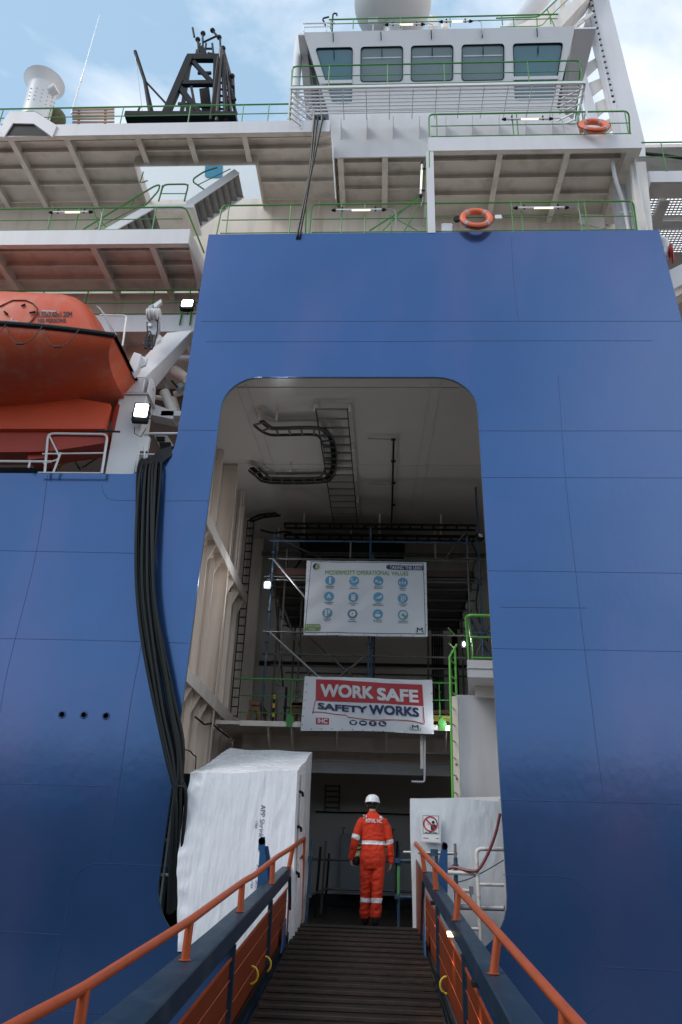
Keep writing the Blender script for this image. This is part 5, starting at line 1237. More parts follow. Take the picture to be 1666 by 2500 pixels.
tag(MB().tube([q + V((-.07, 0, .14)), q + V((-.05, 0, -.12))], .05, 10).box(q.x - .02, q.x + .05, -.1, -.02, q.z - .06, q.z).build('smoke_float', RINGO), 'small orange smoke float left of the balcony life ring', 'smoke float')
q = W('y', -.02, 1145, 500)
tag(MB().box(q.x - .07, q.x + .07, -.05, -.02, q.z - .05, q.z + .05).tube([q + V((-.09, 0, 0)), q + V((.09, 0, 0))], .01, 6).build('rail_plate', TUBEW), 'small white plate on the tower rail right of the life ring', 'plate')
q = W('y', .1, 1028, 530)
tag(MB().box(q.x - .12, q.x + .12, .1, .2, 12.93, 13.3).build('vent_box', WHITE2, bevel=.02), 'small white box at the foot of the balcony leg', 'box')
a = W('y', .3, 945, 530)
tag(MB().prism([(a.x - .35, .3, 12.93), (a.x + .2, .3, 12.93), (a.x + .2, .3, 13.18), (a.x + .1, .3, 13.22)], (0, .5, 0)).build('ramp_hatch', WHITE), 'sloping white hatch cover behind the tower rail', 'hatch')
# hanging cables at centre
for k, (us, vs_, ue, ve, lab) in enumerate(((723, 275, 685, 533, 'left'), (730, 275, 691, 533, 'middle'), (742, 275, 700, 468, 'right'))):
    a = W('y', -.06, us, vs_); b = W('y', -.05, ue, ve)
    m1_ = lerp(a, b, .5) + V((.06 - .03 * k, 0, 0))
    tag(MB().tube(smoothpath([a + V((.05, .15, .12)), a, m1_, b, b + V((-.01, .12, -.05))], 8), .023, 8).build('hanging_cable', BLACKR), 'black cable hanging from the catwalk to the tower deck, %s one of the three' % lab, 'cable', 'cables hanging from the catwalk')

# vent horn and its box base at the far left
vb = thing('vent_horn', 'white bell mouthed ventilation horn on a box at the far left', 'ventilator', W('y', .5, 85, 285))
o_ = [(0, 316), (11, 316), (31, 283), (78, 284), (122, 314), (131, 288), (81, 257), (22, 256), (0, 300)]
MB().prism([W('y', -.06, u, v) for u, v in ((8, 316), (30, 283), (78, 284), (120, 314), (131, 288), (81, 257), (22, 256), (0, 298))], (0, .035, 0)).build('front_plate', WHITE, vb)
MB().prism([W('y', -.024, u, v) for u, v in ((2, 284), (122, 284), (81, 258), (22, 257))], (0, .9, 0)).build('base_box', WHITE, vb)
MB().prism([W('y', -.0235, u, v) for u, v in ((14, 312), (31, 286), (77, 287), (112, 312))], (0, .002, 0)).build('base_opening', DARK, vb)
c0 = W('y', .4, 84, 262); c1 = W('y', .4, 99, 205); ax = (c1 - c0).normalized(); hh = (c1 - c0).length
rr_ = .33
MB().lathe([(rr_, -.3), (rr_, hh * .92), (rr_ + .02, hh * .98), (rr_ + .13, hh * 1.2), (rr_ + .16, hh * 1.25), (rr_ + .14, hh * 1.25), (rr_, hh * 1.02), (rr_ - .02, hh * .9), (0, hh * .85)], c0, ax, 28).build('horn_body', WHITE2, vb)
MB().lathe([(.12, 0), (.13, .2), (.0, .2)], c1 + V((.25, -.1, -.25)), (.8, -.2, .35), 14).build('side_spigot', WHITE2, vb)
m_ = MB()
for k in range(6):
    for j in range(4):
        an = R(-150 + k * 24); sdv = ax.orthogonal().normalized(); td = ax.cross(sdv)
        p_ = c0 + ax * (.1 + j * .13) + (sdv * math.cos(an) + td * math.sin(an)) * (rr_ + .003)
        m_.box(p_.x - .02, p_.x + .02, p_.y - .006, p_.y + .006, p_.z - .008, p_.z + .008)
m_.build('louvre_slots', GREYM, vb)
tag(MB().ell(W('y', .8, 131, 272) + V((0, 0, .0)), .22, .25, .24, 12, 8).build('covered_float', KHAKI), 'small khaki covered bundle between the vent horn and the bench', 'bundle')
# wooden bench
bn = thing('wooden_bench', 'slatted wooden bench back seen over the upper left deck edge', 'bench', W('y', .8, 215, 285))
for k, v_ in enumerate((252, 259, 266, 273, 281)):
    a = W('y', .8, 167, v_); b = W('y', .8, 263, v_ - 1)
    MB().bar(a, b, .03, .055).build('slat', BENCHW, bn)
for u in (182, 243): MB().bar(W('y', .83, u, 250), W('y', .83, u - 1, 292), .05, .05, up=(0, 1, 0)).build('frame_post', BENCHW, bn)
# whip antenna
a = W('y', 2, 165, 262); b = W('y', 2, 229, 35)
aw = thing('whip_antenna', 'thin white whip antenna rising beside the bench', 'antenna', a)
MB().tube([a, lerp(a, b, .32)], [.028, .022], 8).build('base_section', TUBEW, aw)
MB().tube([lerp(a, b, .32), b], [.014, .006], 6).tube([lerp(a, b, .31), lerp(a, b, .345)], .03, 6).build('whip', TUBEW, aw)

# ================================================================== black crane tower behind
YB_ = 8.0
k_ = lambda u, v, y=YB_: W('y', y, u, v)
bt = thing('lattice_tower', 'black steel lattice tower with pipes and lamps behind the upper deck', 'tower', k_(440, 280))
def bb(a, b, w_, h_, n='member', y1=YB_, y2=None, m=BLACKS): return MB().bar(k_(*a, y1), k_(*b, y2 or y1), w_, h_, up=(0, 1, 0)).build(n, m, bt)
bb((292, 275), (545, 276), .22, .6, 'base_beam')
bb((375, 278), (437, 134), .28, .22, 'leg'); bb((497, 278), (500, 134), .28, .22, 'leg')
bb((430, 134), (508, 134), .3, .2, 'head_beam'); bb((408, 193), (497, 192), .2, .18, 'cross_member')
bb((444, 142), (488, 190), .16, .14, 'diagonal'); bb((412, 200), (470, 275), .2, .16, 'diagonal'); bb((440, 200), (455, 278), .10, .1, 'diagonal', m=DARK); bb((470, 205), (478, 275), .4, .12, 'leg', YB_ + .8)
bb((410, 240), (500, 245), .12, .12, 'cross_member'); bb((438, 134), (415, 278), .14, .14, 'leg', YB_ + 1.5); bb((505, 134), (530, 278), .12, .12, 'leg', YB_ + .6)
bb((455, 168), (486, 168), .1, .1, 'cross_member', YB_ + 1)
bb((435, 240), (440, 278), .3, .12, 'diagonal')
for i, (a, b) in enumerate((((502, 130), (484, 275)), ((508, 110), (498, 278)), ((512, 130), (520, 278)), ((518, 140), (534, 278)), ((505, 150), (540, 230)), ((513, 118), (535, 200)), ((536, 178), (541, 276)), ((525, 200), (543, 262)))):
    MB().tube([k_(*a, YB_ - .3 + .1 * i), k_(*b, YB_ - .3 + .1 * i)], .05 + .02 * (i % 3), 8).build('pipe', mat('brown_black_pipe', (.05, .035, .035, 1), .5, var=.3) if i % 2 else DARK, bt)
for j in range(9):
    v_ = 145 + j * 15; MB().bar(k_(506, v_), k_(515 + j * 2.5, v_ + 3), .06, .06, up=(0, 1, 0)).build('pipe_clamp', DARK, bt)
for a, b in (((449, 134), (453, 115)), ((467, 130), (466, 75)), ((478, 122), (510, 128)), ((466, 98), (498, 83)), ((490, 72), (506, 90)), ((506, 88), (508, 130)), ((455, 92), (458, 130)), ((443, 64), (447, 85)), ((463, 112), (490, 112)), ((452, 128), (460, 100)), ((512, 110), (520, 150)), ((474, 100), (470, 134)), ((488, 100), (492, 134))):
    MB().tube([k_(*a), k_(*b)], .045, 6).build('mast_pipe', DARK, bt)
for c in ((489, 70), (467, 77), (504, 86), (513, 111), (455, 91), (534, 175)):
    MB().ell(k_(*c), .11, .11, .09, 10, 6).build('lamp_head', DARK, bt)
MB().bar(k_(461, 108), k_(474, 134), .22, .1, up=(0, 1, 0)).build('mast_stub', BLACKS, bt)
bb((308, 278), (322, 246), .06, .05, 'bollard'); 
db = thing('thin_derrick', 'thin black derrick boom left of the lattice tower', 'derrick', k_(350, 278))
MB().tube([k_(350, 272), k_(333, 185), k_(311, 118)], [.12, .07, .07], 8).build('boom', BLACKS, db)
MB().tube([k_(334, 186), k_(382, 238)], .04, 6).build('stay', BLACKS, db)
MB().tube([k_(310, 118), k_(330, 278)], .018, 6).build('wire', GREYM, db)
MB().tube([k_(332, 186), k_(346, 240)], .05, 6).build('link', BLACKS, db)

# ================================================================== superstructure behind the deck opening
cs = thing('deckhouse_casing', 'pale casing with a blue window seen through the stair opening', 'deckhouse', W('y', 5, 430, 440))
MB().prism([W('y', 5, 262, 370), W('y', 5, 600, 370), W('y', 5, 620, 500), W('y', 5, 345, 500)], (0, 2, 0)).build('wall', mat('pale_casing', (.66, .70, .72, 1), .5, var=.04), cs)
a = [W('y', 4.98, u, v) for u, v in ((472, 380), (512, 380), (511, 405), (505, 408), (476, 408), (471, 404))]
MB().prism(a, (0, .01, 0)).build('window', mat('blue_pane', (.04, .20, .32, 1), .1), cs)
MB().bar(W('y', 4.9, 306, 395), W('y', 4.9, 335, 468), .06, .05, up=(0, 1, 0)).build('corner_rail', GREYM, cs)

def stairs(label, a, b, wid, n, y):
    """flight in the x-z plane seen from below; a low end, b high end"""
    t = thing('stair_flight', label, 'stairs', a, group='white stair flights')
    a = V(a); b = V(b)
    for dy in (0, wid):
        MB().bar(a + V((0, dy, 0)), b + V((0, dy, 0)), .03, .19, up=(0, 0, 1)).build('stringer', WHITE2, t)
    for i in range(n):
        p = lerp(a, b, (i + .5) / n)
        MB().box(p.x - .11, p.x + .11, p.y + .02, p.y + wid - .02, p.z - .012, p.z + .012).build('tread', GALV, t)
    return t
a = W('y', .95, 433, 470); b = W('y', .95, 545, 394)
stairs('upper stair flight rising to the right through the deck opening', a, b, .72, 8, .95)
a = W('y', .9, 240, 536); b = W('y', .9, 350, 474)
stairs('lower stair flight behind the lower left railing', a, b, .7, 7, .9)
a = W('y', .9, 350, 470); b = W('y', .9, 446, 472)
o = MB().box(a.x, b.x, .9, 1.8, a.z - .10, a.z).build('stair_landing', WHITE2); tag(o, 'small white landing between the two stair flights', 'landing')
MB().box(a.x + .05, b.x - .05, .95, 1.75, a.z - .14, a.z - .101).build('landing_frame', UNDER, o)
s = lambda u, v, y=.95: W('y', y, u, v)
railing('railing', 'green sloping handrail of the lower stair flight', [([s(190, 528), s(355, 428), s(368, 424), s(365, 438), s(330, 478), s(240, 528)], 1), ([s(215, 528), s(330, 470)], 0)], [(s(230, 528), s(215, 480)), (s(300, 480), s(310, 455)), (s(250, 528), s(225, 500))], GREEN)
railing('railing', 'green square railing on the stair landing', [([s(365, 462), s(376, 424), s(434, 423), s(424, 462)], 1), ([s(370, 445), s(429, 445)], 0)], [(s(425, 462), s(433, 424)), (s(365, 462), s(374, 426))], GREEN)
railing('railing', 'green handrail of the upper stair flight', [([s(470, 436), s(444, 418), s(446, 410), s(470, 394), s(500, 385)], 1), ([s(455, 425), s(530, 388)], 0)], [(s(330, 395), s(322, 420)), (s(325, 420), s(340, 415))], GREEN)
railing('railing', 'green handrail of the stairs beside the balcony support leg', [([s(850, 530), s(968, 455), s(975, 390), s(982, 362)], 1), ([s(895, 495), s(960, 530)], 0)], [(s(880, 530), s(960, 450)), (s(900, 530), s(900, 495)), (s(930, 530), s(965, 470))], GREEN)

# ================================================================== roof of the wheelhouse
rail_line('green and white railing on the wheelhouse roof', -1.45, 4.1, -.12, 19.40, [-1.4, -.85, .3, 1.5, 2.75, 3.9], h=.33, low=False)
rail_line('white railing at the left end of the wheelhouse roof', -2.08, -1.3, -.1, 19.36, [-2.05, -1.5], h=.27, m=WHITE2, low=False, group='white roof railings')
dm = thing('radar_dome', 'large pale grey radome half out of the picture above the wheelhouse', 'radome', W('y', 3, 903, 70))
cd_ = W('y', 3, 903, 8); 
MB().ell(cd_, 1.19, 1.19, 1.19, 40, 24).build('dome', mat('dome_grey', (.46, .45, .44, 1), .45, var=.05), dm)
MB().lathe([(.3, -3.6), (.3, -1.1)], cd_, n=24).build('pedestal', GREYM, dm)
def small(name, lab, cat, mb, m, **k): return tag(mb.build(name, m, **k), lab, cat)
a = W('y', .2, 858, 45)
small('roof_floodlight', 'unlit floodlight on the roof rail in front of the radome', 'floodlight', MB().box(a.x - .12, a.x + .12, .2, .26, a.z - .1, a.z + .1).box(a.x - .02, a.x + .02, .22, .25, a.z - .45, a.z - .1), GREYM, bevel=.01)
a = W('y', .4, 995, 45)
small('roof_vent', 'small cream vent box right of the radome', 'vent', MB().box(a.x - .12, a.x + .12, .4, .7, a.z - .25, a.z + .05).tube([(a.x, .5, a.z + .05), (a.x, .5, a.z + .22)], .1, 10).tube([(a.x + .3, .5, a.z - .3), (a.x + .3, .5, a.z - .12)], .12, 10), UNDER)
for (u, v, lab) in ((765, 42, 'thin dark aerial mast at the left end of the roof'), (747, 42, 'short bent aerial left of the taller roof aerial')):
    a = W('y', .2, u, v); h_ = .35 if u == 765 else .2
    small('roof_aerial', lab, 'aerial', MB().tube([(a.x, .2, a.z - .5), (a.x, .2, a.z + h_ * .4), (a.x + .03, .2, a.z + h_ * .55), (a.x + .1, .2, a.z + h_ * .5), (a.x + .1, .2, a.z + h_ * .3)][:5] if u == 765 else [(a.x + .05, .2, a.z - .35), (a.x - .05, .2, a.z - .05), (a.x - .04, .2, a.z), (a.x + .1, .2, a.z + .05)], .022, 6), DARK)

# ================================================================== gantry mast on the right
ms = thing('gantry_mast', 'tall white box section mast with cut out web at the right', 'mast', W('y', 2.5, 1440, 320))
ml = lambda u, v, y=2.5: W('y', y, u, v)
MB().prism([ml(1355, -60), ml(1385, -60), ml(1482, 325), ml(1484, 360), ml(1440, 360), ml(1418, 250), ml(1356, 0)], (0, .55, 0)).build('front_column', WHITE, ms)
# side web with cut outs, receding behind the column
web_o = [(1331, 60), (1356, 0), (1445, 345), (1400, 345), (1320, 135)]
def wq(pts, y=2.9): return [ml(u, v, y) for u, v in pts]
MB().prism(wq([(1318, 128), (1331, 90), (1356, 20), (1362, 40), (1345, 95), (1336, 130), (1392, 330), (1372, 330)]), (0, .2, 0)).build('web_chord', WHITE, ms)
MB().prism(wq([(1352, 30), (1368, 20), (1448, 340), (1425, 340)], 2.75), (0, .2, 0)).build('web_chord', WHITE, ms)
for a, b, c, d_ in (((1338, 96), (1362, 70), (1366, 98), (1340, 118)), ((1340, 150), (1374, 130), (1378, 150), (1348, 178)), ((1354, 190), (1388, 176), (1392, 196), (1360, 222)), ((1368, 236), (1400, 222), (1404, 244), (1374, 268)), ((1382, 280), (1412, 268), (1416, 292), (1388, 312))):
    MB().prism(wq([a, b, c, d_], 3.0), (0, .03, 0)).build('web_bridge', UNDER, ms)
MB().tube([ml(1360 + 2 + .2 * (v_ - 0), v_, 2.44) for v_ in range(-20, 230, 12)], .014, 5).build('conduit_line', GREYM, ms)
for k in range(19): MB().box(*(lambda q: (q.x - .03, q.x + .03, 2.42, 2.46, q.z - .02, q.z + .02))(ml(1356 + 3 + .222 * k * 13, k * 13, 2.44))).build('conduit_clip', DARK, ms)
MB().prism([ml(1286, 66, 2.2), ml(1352, -5, 2.2), ml(1385, -60, 2.2), ml(1345, -60, 2.2), ml(1290, 40, 2.2)][:3] + [ml(1330, -10, 2.2), ml(1240, 66, 2.2)], (0, .5, 0)).build('brace_plate', UNDER, ms)
MB().bar(ml(1310, 72, 2.1), ml(1362, 30, 2.1), .10, .05, up=(0, 1, 0)).build('rusty_gusset', RUST, ms)
ca = thing('crane_boom', 'smooth white tapered crane boom crossing behind the roof rail', 'crane', W('y', 6, 1200, 60))
MB().tube(smoothpath([W('y', 6, u, v) for u, v in ((1120, 120), (1170, 70), (1205, 35), (1240, -10), (1290, -90))], 5), [.12 + .022 * i for i in range(21)], 20).build('boom', WHITE2, ca)
MB().prism([W('y', 5.5, u, v) for u, v in ((1165, 68), (1205, 52), (1262, 20), (1300, -30), (1300, 66), (1230, 70))], (0, .5, 0)).build('boom_root', BEIGE, ca)
for x in (1278, 1300): MB().bar(W('y', 5.2, x, 60), W('y', 5.2, x + 8, -40), .14, .14, up=(0, 1, 0)).build('stay_leg', WHITE2, ca)
rs = lambda u, v: W('y', .3, u, v)
railing('railing', 'green railing climbing to the mast at the right end of the roof', [([rs(1140, 42), rs(1238, 39), rs(1256, 22), rs(1300, -20)], 1), ([rs(1150, 62), rs(1245, 60), rs(1262, 40), rs(1320, -15)], 0)], [(rs(1182, 62), rs(1180, 42)), (rs(1275, 62), rs(1258, 22)), (rs(1235, 62), rs(1234, 42))], GREEN)

# ================================================================== far right deck
rd = thing('grated_deck', 'white edged deck with grating floor at the far right', 'deck', (8, 2, 16.5))
e = W('y', 2, 1484, 415)
MB().box(6.52, 13, 2.0, 2.05, 16.47, 16.84).build('fascia', WHITE, rd)
MB().prism([(6.52, 2.0, 16.47), (6.52, 2.0, 16.84), (6.1, 2.6, 16.84), (5.9, 3.2, 15.6), (6.25, 2.8, 15.5)], (-.02, .03, 0)).build('corner_plate', WHITE, rd)
MB().box(6.3, 13, 2.06, 2.5, 16.47, 16.50).build('outer_girder', UNDER, rd)
for y in (3.2, 4.6, 6.0): MB().box(6.3, 13, y, y + .28, 16.38, 16.42).box(6.3, 13, y + .12, y + .15, 16.42, 16.7).build('cross_girder', UNDER, rd)
for x in (6.9, 8.3, 9.7): MB().box(x, x + .25, 2.5, 8, 16.36, 16.379).box(x + .1, x + .13, 2.5, 8, 16.38, 16.7).build('long_girder', UNDER, rd)
m_ = MB()
for j in range(60): m_.box(6.0, 11, 2.5 + j * .085, 2.52 + j * .085, 16.72, 16.75)
for j in range(50): m_.box(6.0 + j * .10, 6.015 + j * .10, 2.5, 7.6, 16.76, 16.79)
m_.build('grating', GALV, rd)
rail_line('green railing over the far right deck against the sky', 6.25, 13, 2.0, 16.84, [6.95, 9.5], h=1.0, low=False)
hb_ = thing('far_beam', 'long pale beam crossing behind the far right railing', 'beam', (10, 5, 20))
a = W('y', 5, 1470, 332); b = W('y', 5, 1470, 358)
MB().box(6.4, 16, 5, 5.05, b.z + .35, a.z).box(6.4, 16, 5.06, 6, b.z + .35, b.z + .38).build('web', UNDER, hb_)
tag(MB().tube([W('y', 3, 1478, 353), W('y', 3, 1530, 358), W('y', 3, 1600, 368)], .05, 6).build('rigging_line', BLACKR), 'black line sagging behind the far right railing', 'line')
# items glimpsed past the tower's right edge
a = W('y', 1.2, 1527, 553)
small('bent_white_duct', 'bent white duct end peeking past the tower top right corner', 'duct', MB().tube(fillet([W('y', 1.2, 1500, 550), W('y', 1.2, 1528, 552), W('y', 1.2, 1534, 585)], .15), .09, 12), WHITE2)
a = W('y', 1.1, 1533, 583); b = W('y', 1.1, 1541, 583)
t = thing('red_rimmed_hose_reel', 'red rimmed reel peeking past the right edge of the tower', 'reel', a)
MB().lathe([(.12, -.25), (.12, 0), (.02, .01)], a, (1, -.3, 0), 14).build('hub', WHITE2, t)
MB().lathe([(.15, -.03), (.22, 0), (.23, .03), (.16, .05)], b, (1, -.3, 0), 18).build('rim', REDP, t)
sb = thing('slanting_box_beam', 'white slanting box beam at the right frame edge beside the tower', 'beam', W('y', 1.5, 1550, 660))
MB().prism([W('y', 1.5, u, v) for u, v in ((1500, 640), (1620, 580), (1620, 625), (1500, 690))], (0, .1, 0)).build('front_plate', WHITE2, sb)
MB().prism([W('y', 1.61, u, v) for u, v in ((1500, 680), (1620, 615), (1620, 645), (1500, 712))], (0, .4, 0)).build('under_plate', BEIGE, sb)
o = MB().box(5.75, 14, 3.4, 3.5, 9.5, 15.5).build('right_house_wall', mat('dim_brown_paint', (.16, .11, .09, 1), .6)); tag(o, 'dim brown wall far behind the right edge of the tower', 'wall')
rail_line('short green rail past the right edge of the tower', 5.8, 9, 1.2, 11.0, [6.3], h=.55, low=False)
o = MB().box(5.75, 14, 1.25, 1.3, 10.2, 11.0).build('right_deck_edge', WHITE); tag(o, 'white deck edge low at the right of the tower', 'deck')
tag(MB().tube([W('y', 1.8, 1545, 680), W('y', 1.8, 1556, 740)], .04, 8).build('scaffold_tube', GALV), 'upright scaffold tube past the right edge of the tower', 'scaffold tube')
# ================================================================== lifeboat
lbt = thing('lifeboat', 'orange enclosed lifeboat hanging in its davit at the left', 'lifeboat', (-9, 0, 8))
yc_ = -.2; zs = 9.2
def Ws(y, u, v): return W('y', y, u, v)
x_end = W('y', -.35, 299, 852).x; x_kn = W('z', zs, 266, 773).x; y_kn = W('z', zs, 266, 773).y
L0 = -13.8
def strake(x):
    """near side y of the rubbing strake at x"""
    if x > x_kn: return y_kn + (-.35 - y_kn) * ((x - x_kn) / (x_end - x_kn))
    t_ = (x - x_kn) / (L0 - x_kn)                 # 0 at knuckle, 1 at far end
    return y_kn - .40 * (1 - (1 - min(1, t_ * 3.0)) ** 2) + (0 if t_ < .75 else 1.4 * ((t_ - .75) / .25) ** 2)
def keel(x):
    t_ = (x - L0) / (x_end - L0)
    return 8.42 + .42 * max(0, (t_ - .55) / .45) ** 1.6 + .5 * max(0, (.2 - t_) / .2)
xs_ = [L0 + (x_kn - L0) * (i / 34) for i in range(35)] + [x_kn + (x_end - x_kn) * k for k in (.02, .25, .5, .75, 1.0)]
def section(x):
    b = yc_ - strake(x); k = keel(x); p = []
    for s_ in [i / 16 for i in range(17)]:       # keel to strake, near side
        a = s_ * math.pi / 2
        p.append((-(b) * math.sin(a) ** .80 * 1.0, k + (zs - k) * (1 - math.cos(a) ** 1.0) ** 1.15))
    return p
mb = MB(); vs = []; fs = []
sec = [section(x) for x in xs_]; ns = 17
for x, s_ in zip(xs_, sec):
    row = [V((x, yc_ + y, z)) for y, z in s_]
    vs += row + [V((x, yc_ - (yy), z)) for yy, z in s_]
for i in range(len(xs_) - 1):
    for j in range(ns - 1):
        a = i * 2 * ns + j; b = a + 2 * ns
        fs.append((a, b, b + 1, a + 1)); fs.append((a + ns, a + ns + 1, b + ns + 1, b + ns))
e0 = (len(xs_) - 1) * 2 * ns
fs.append(tuple(e0 + j for j in range(ns)) + tuple(e0 + ns + j for j in range(ns - 1, -1, -1)))
for p_ in vs: p_.x -= max(0, zs - p_.z) * .75 * min(1, max(0, (p_.x - (x_kn - 1.2)) / 1.4))      # raked stern
mb.add(vs, fs); mb.build('hull_shell', ORANGE, lbt)
# canopy
c_end = W('y', -.8, 262, 768).x
def can(x, t_):
    """t_ 0..1 from strake over the crown to the far side"""
    b = yc_ - strake(min(x, x_kn)); 
    fall = max(0, (x - (c_end - 1.0)) / 1.0) ** 2.4
    hgt = 1.33 * (1 - .97 * fall); a = math.pi * t_
    c_, s_ = math.cos(a), math.sin(a)
    sg = 1 if c_ >= 0 else -1
    y = yc_ - sg * (abs(c_) ** .62) * (b - .12) * (1 - .10 * s_ * 1.2) * (1 - .25 * fall)
    z = zs + .03 + hgt * (s_ ** .55)
    return V((x, y, z))
xs2 = [L0 + .5 + (c_end - L0 - .5) * (i / 44) for i in range(45)]
mb = MB(); mb.grid(lambda s_, t_: can(xs2[round(s_ * 44)], t_), 44, 30)
mb.build('canopy', ORANGE, lbt)
MB().tube([V((x, strake(x) - .03, zs + .0)) for x in xs_], .045, 8).build('rubbing_strake', BLACKR, lbt)
MB().add([V((x, strake(x) + .01, zs + .04)) for x in xs_] + [V((x, 2 * yc_ - strake(x), zs + .04)) for x in xs_], [(i, i + 1, len(xs_) + i + 1, len(xs_) + i) for i in range(len(xs_) - 1)]).build('deck_rim', ORANGE, lbt)
bvc = BVHTree.FromPolygons(mb.v, mb.f)
def on_can(u, v, lift=.012):
    d_ = (W('y', 0, u, v) - CAM).normalized(); h = bvc.ray_cast(CAM, d_)
    return (h[0] - d_ * lift) if h[0] else W('y', -1.3, u, v)
for body, u0, u1, v0, v1 in (('9.35x3.60x1.20M', 86, 166, 716, 728), ('100 PERSONS', 88, 152, 732, 741)):
    m_ = MB(); text_on(m_, lambda x, z: on_can(x, -z), body, u0, u1, -v1 - 0, -v0, .02)
    # follow the slight slope of the printed line
    m_.build('printed_lettering', PBLACK, lbt)
m_ = MB(); hp_ = [on_can(u, v, .02) for u, v in ((0, 745), (52, 747), (70, 741), (84, 722), (86, 708), (76, 697), (60, 690), (30, 690), (0, 704))]
MB().tube(hp_, .014, 6).build('hatch_seam', mat('seam_dark_red', (.12, .02, .01, 1), .6), lbt)
for a, b in (((68, 719), (82, 716)), ((46, 745), (70, 742)), ((50, 703), (58, 699)), ((10, 716), (18, 722)), ((16, 750), (22, 740))):
    MB().tube([on_can(*a, .04), on_can(*b, .03)], .018, 6).build('hatch_handle', BLACKS, lbt)
for q in (((12, 737), (42, 737), (42, 739.5), (12, 739.5)), ((25, 730), (28.5, 730), (28.5, 746), (25, 746)), ((96, 712), (129, 714), (129, 717.5), (96, 715.5))):
    MB().add([on_can(*p) for p in q], [(0, 1, 2, 3)]).build('grey_tape', GREYM, lbt)
# becket lines
for k in range(8):
    xa = -9.0 + k * .62 ; xb = xa + .62
    if xb > x_kn - .2: break
    pts = [V((xa + (xb - xa) * s_, strake(xa) - .055, zs - .08 - .38 * math.sin(math.pi * s_) ** .8)) for s_ in [i / 10 for i in range(11)]]
    MB().tube(pts, .009, 5).tube([pts[4], pts[6]], .022, 6).build('becket_line', mat('becket_brown', (.06, .035, .03, 1), .7), lbt)
# guard tube on the canopy end
MB().tube([W('y', -.6, *z) for z in ((222, 703), (232, 712), (245, 735), (262, 770))], .014, 6).tube([W('y', -.4, *z) for z in ((228, 706), (240, 722), (252, 745), (268, 770))], .014, 6).build('canopy_ladder', GREYM, lbt)
MB().tube(fillet([W('y', -.2, *z) for z in ((282, 795), (292, 725), (230, 724))], .08), .02, 6).build('end_stanchion', TUBEW, lbt)
# skeg and lower keel
MB().prism([V((-13, -.2, 8.2)), W('y', -.2, -100, 985), W('y', -.2, 240, 985), W('y', -.2, 253, 928), V((-6, -.2, 8.75)), V((-13, -.2, 8.6))][1:], (0, .12, 0)).build('skeg', mat('skeg_orange', (.62, .085, .03, 1), .4), lbt)
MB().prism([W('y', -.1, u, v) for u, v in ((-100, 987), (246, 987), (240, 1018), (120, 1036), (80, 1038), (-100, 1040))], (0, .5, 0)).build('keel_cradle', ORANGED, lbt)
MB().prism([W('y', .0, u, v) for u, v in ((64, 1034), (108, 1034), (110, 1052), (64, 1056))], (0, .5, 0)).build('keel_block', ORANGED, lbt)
MB().tube([W('y', -.3, 220, 990), W('y', -.3, 276, 992)], .02, 6).build('keel_rod', DARK, lbt)
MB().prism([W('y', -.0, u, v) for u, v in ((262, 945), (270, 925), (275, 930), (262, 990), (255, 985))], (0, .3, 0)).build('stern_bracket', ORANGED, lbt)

# ================================================================== davit
dv = thing('boat_davit', 'white box section davit arm and leg holding the lifeboat end', 'davit', (-4.8, .2, 7.0))
MB().hexa([(-5.09, .03, 7.0), (-4.55, .03, 7.0), (-4.55, .5, 7.0), (-5.09, .5, 7.0), (-5.09, .03, 8.93), (-4.55, .03, 8.93), (-4.55, .5, 8.93), (-5.09, .5, 8.93)]).build('leg', WHITE2, dv, bevel=.015)
_d = W('x', -4.62, 348.6, 903.7) - V((-4.62, 0, 9.31)); _t = W('y', .55, 443, 758); _e = W('x', _t.x, 438, 791) - _t
_q = [V((-5.02, 0, 9.31)), V((-4.62, 0, 9.31)), _t, W('y', .55, 384, 764)]
MB().hexa([_q[0], _q[1], _q[1] + _d, _q[0] + _d, _q[3], _q[2], _q[2] + _e, _q[3] + _e]).build('arm', WHITE2, dv, bevel=.015)
MB().box(-5.02, -4.62, .0, .44, 8.97, 9.305).build('elbow_block', WHITE, dv, bevel=.02)
for x in (-5.13, -4.54):
    MB().prism([(x, -.02, 8.95), (x, .45, 8.95), (x, .38, 9.3), (x, .15, 9.36), (x, .02, 9.3)], (.03, 0, 0)).lathe([(.05, -.02), (.05, .05)], (x, .22, 9.22), (1, 0, 0), 12).build('hinge_cheek', WHITE2, dv)
MB().box(-5.16, -4.50, -.012, .52, 8.93, 8.955).build('leg_cap', WHITE, dv)
def dd(n, m, a, b, r, y=.6, y2=None): return MB().tube([W('y', y, *a), W('y', y2 or y, *b)], r, 12).build(n, m, dv)
dd('hydraulic_ram', UNDER, (378, 900), (405, 965), .10, .7); dd('ram_rod', GALV, (384, 895), (376, 870), .05, .7)
dd('strut', UNDER, (398, 915), (418, 985), .07, 1.0); dd('strut', UNDER, (400, 850), (430, 870), .11, 1.2); dd('strut', WHITE, (404, 823), (440, 824), .07, 1.4); dd('strut', WHITE, (400, 906), (436, 898), .06, .9); dd('strut', UNDER, (350, 912), (395, 918), .05, .7)
MB().prism([W('y', .5, u, v) for u, v in ((345, 925), (400, 945), (398, 963), (345, 952))], (0, .3, 0)).build('side_plate', WHITE, dv)
MB().box(*(lambda q: (q.x - .3, q.x + .2, .5, .7, q.z - .05, q.z + .06))(W('y', .5, 405, 950))).build('side_box', WHITE, dv)
dd('coupling', GREYM, (412, 888), (420, 896), .10, .8); dd('hose', BLACKS, (395, 875), (408, 890), .02, .6)
MB().prism([W('y', .9, u, v) for u, v in ((354, 1000), (385, 1000), (410, 1040), (378, 1048))], (0, .1, 0)).build('winch_frame', UNDER, dv)
m_ = MB()
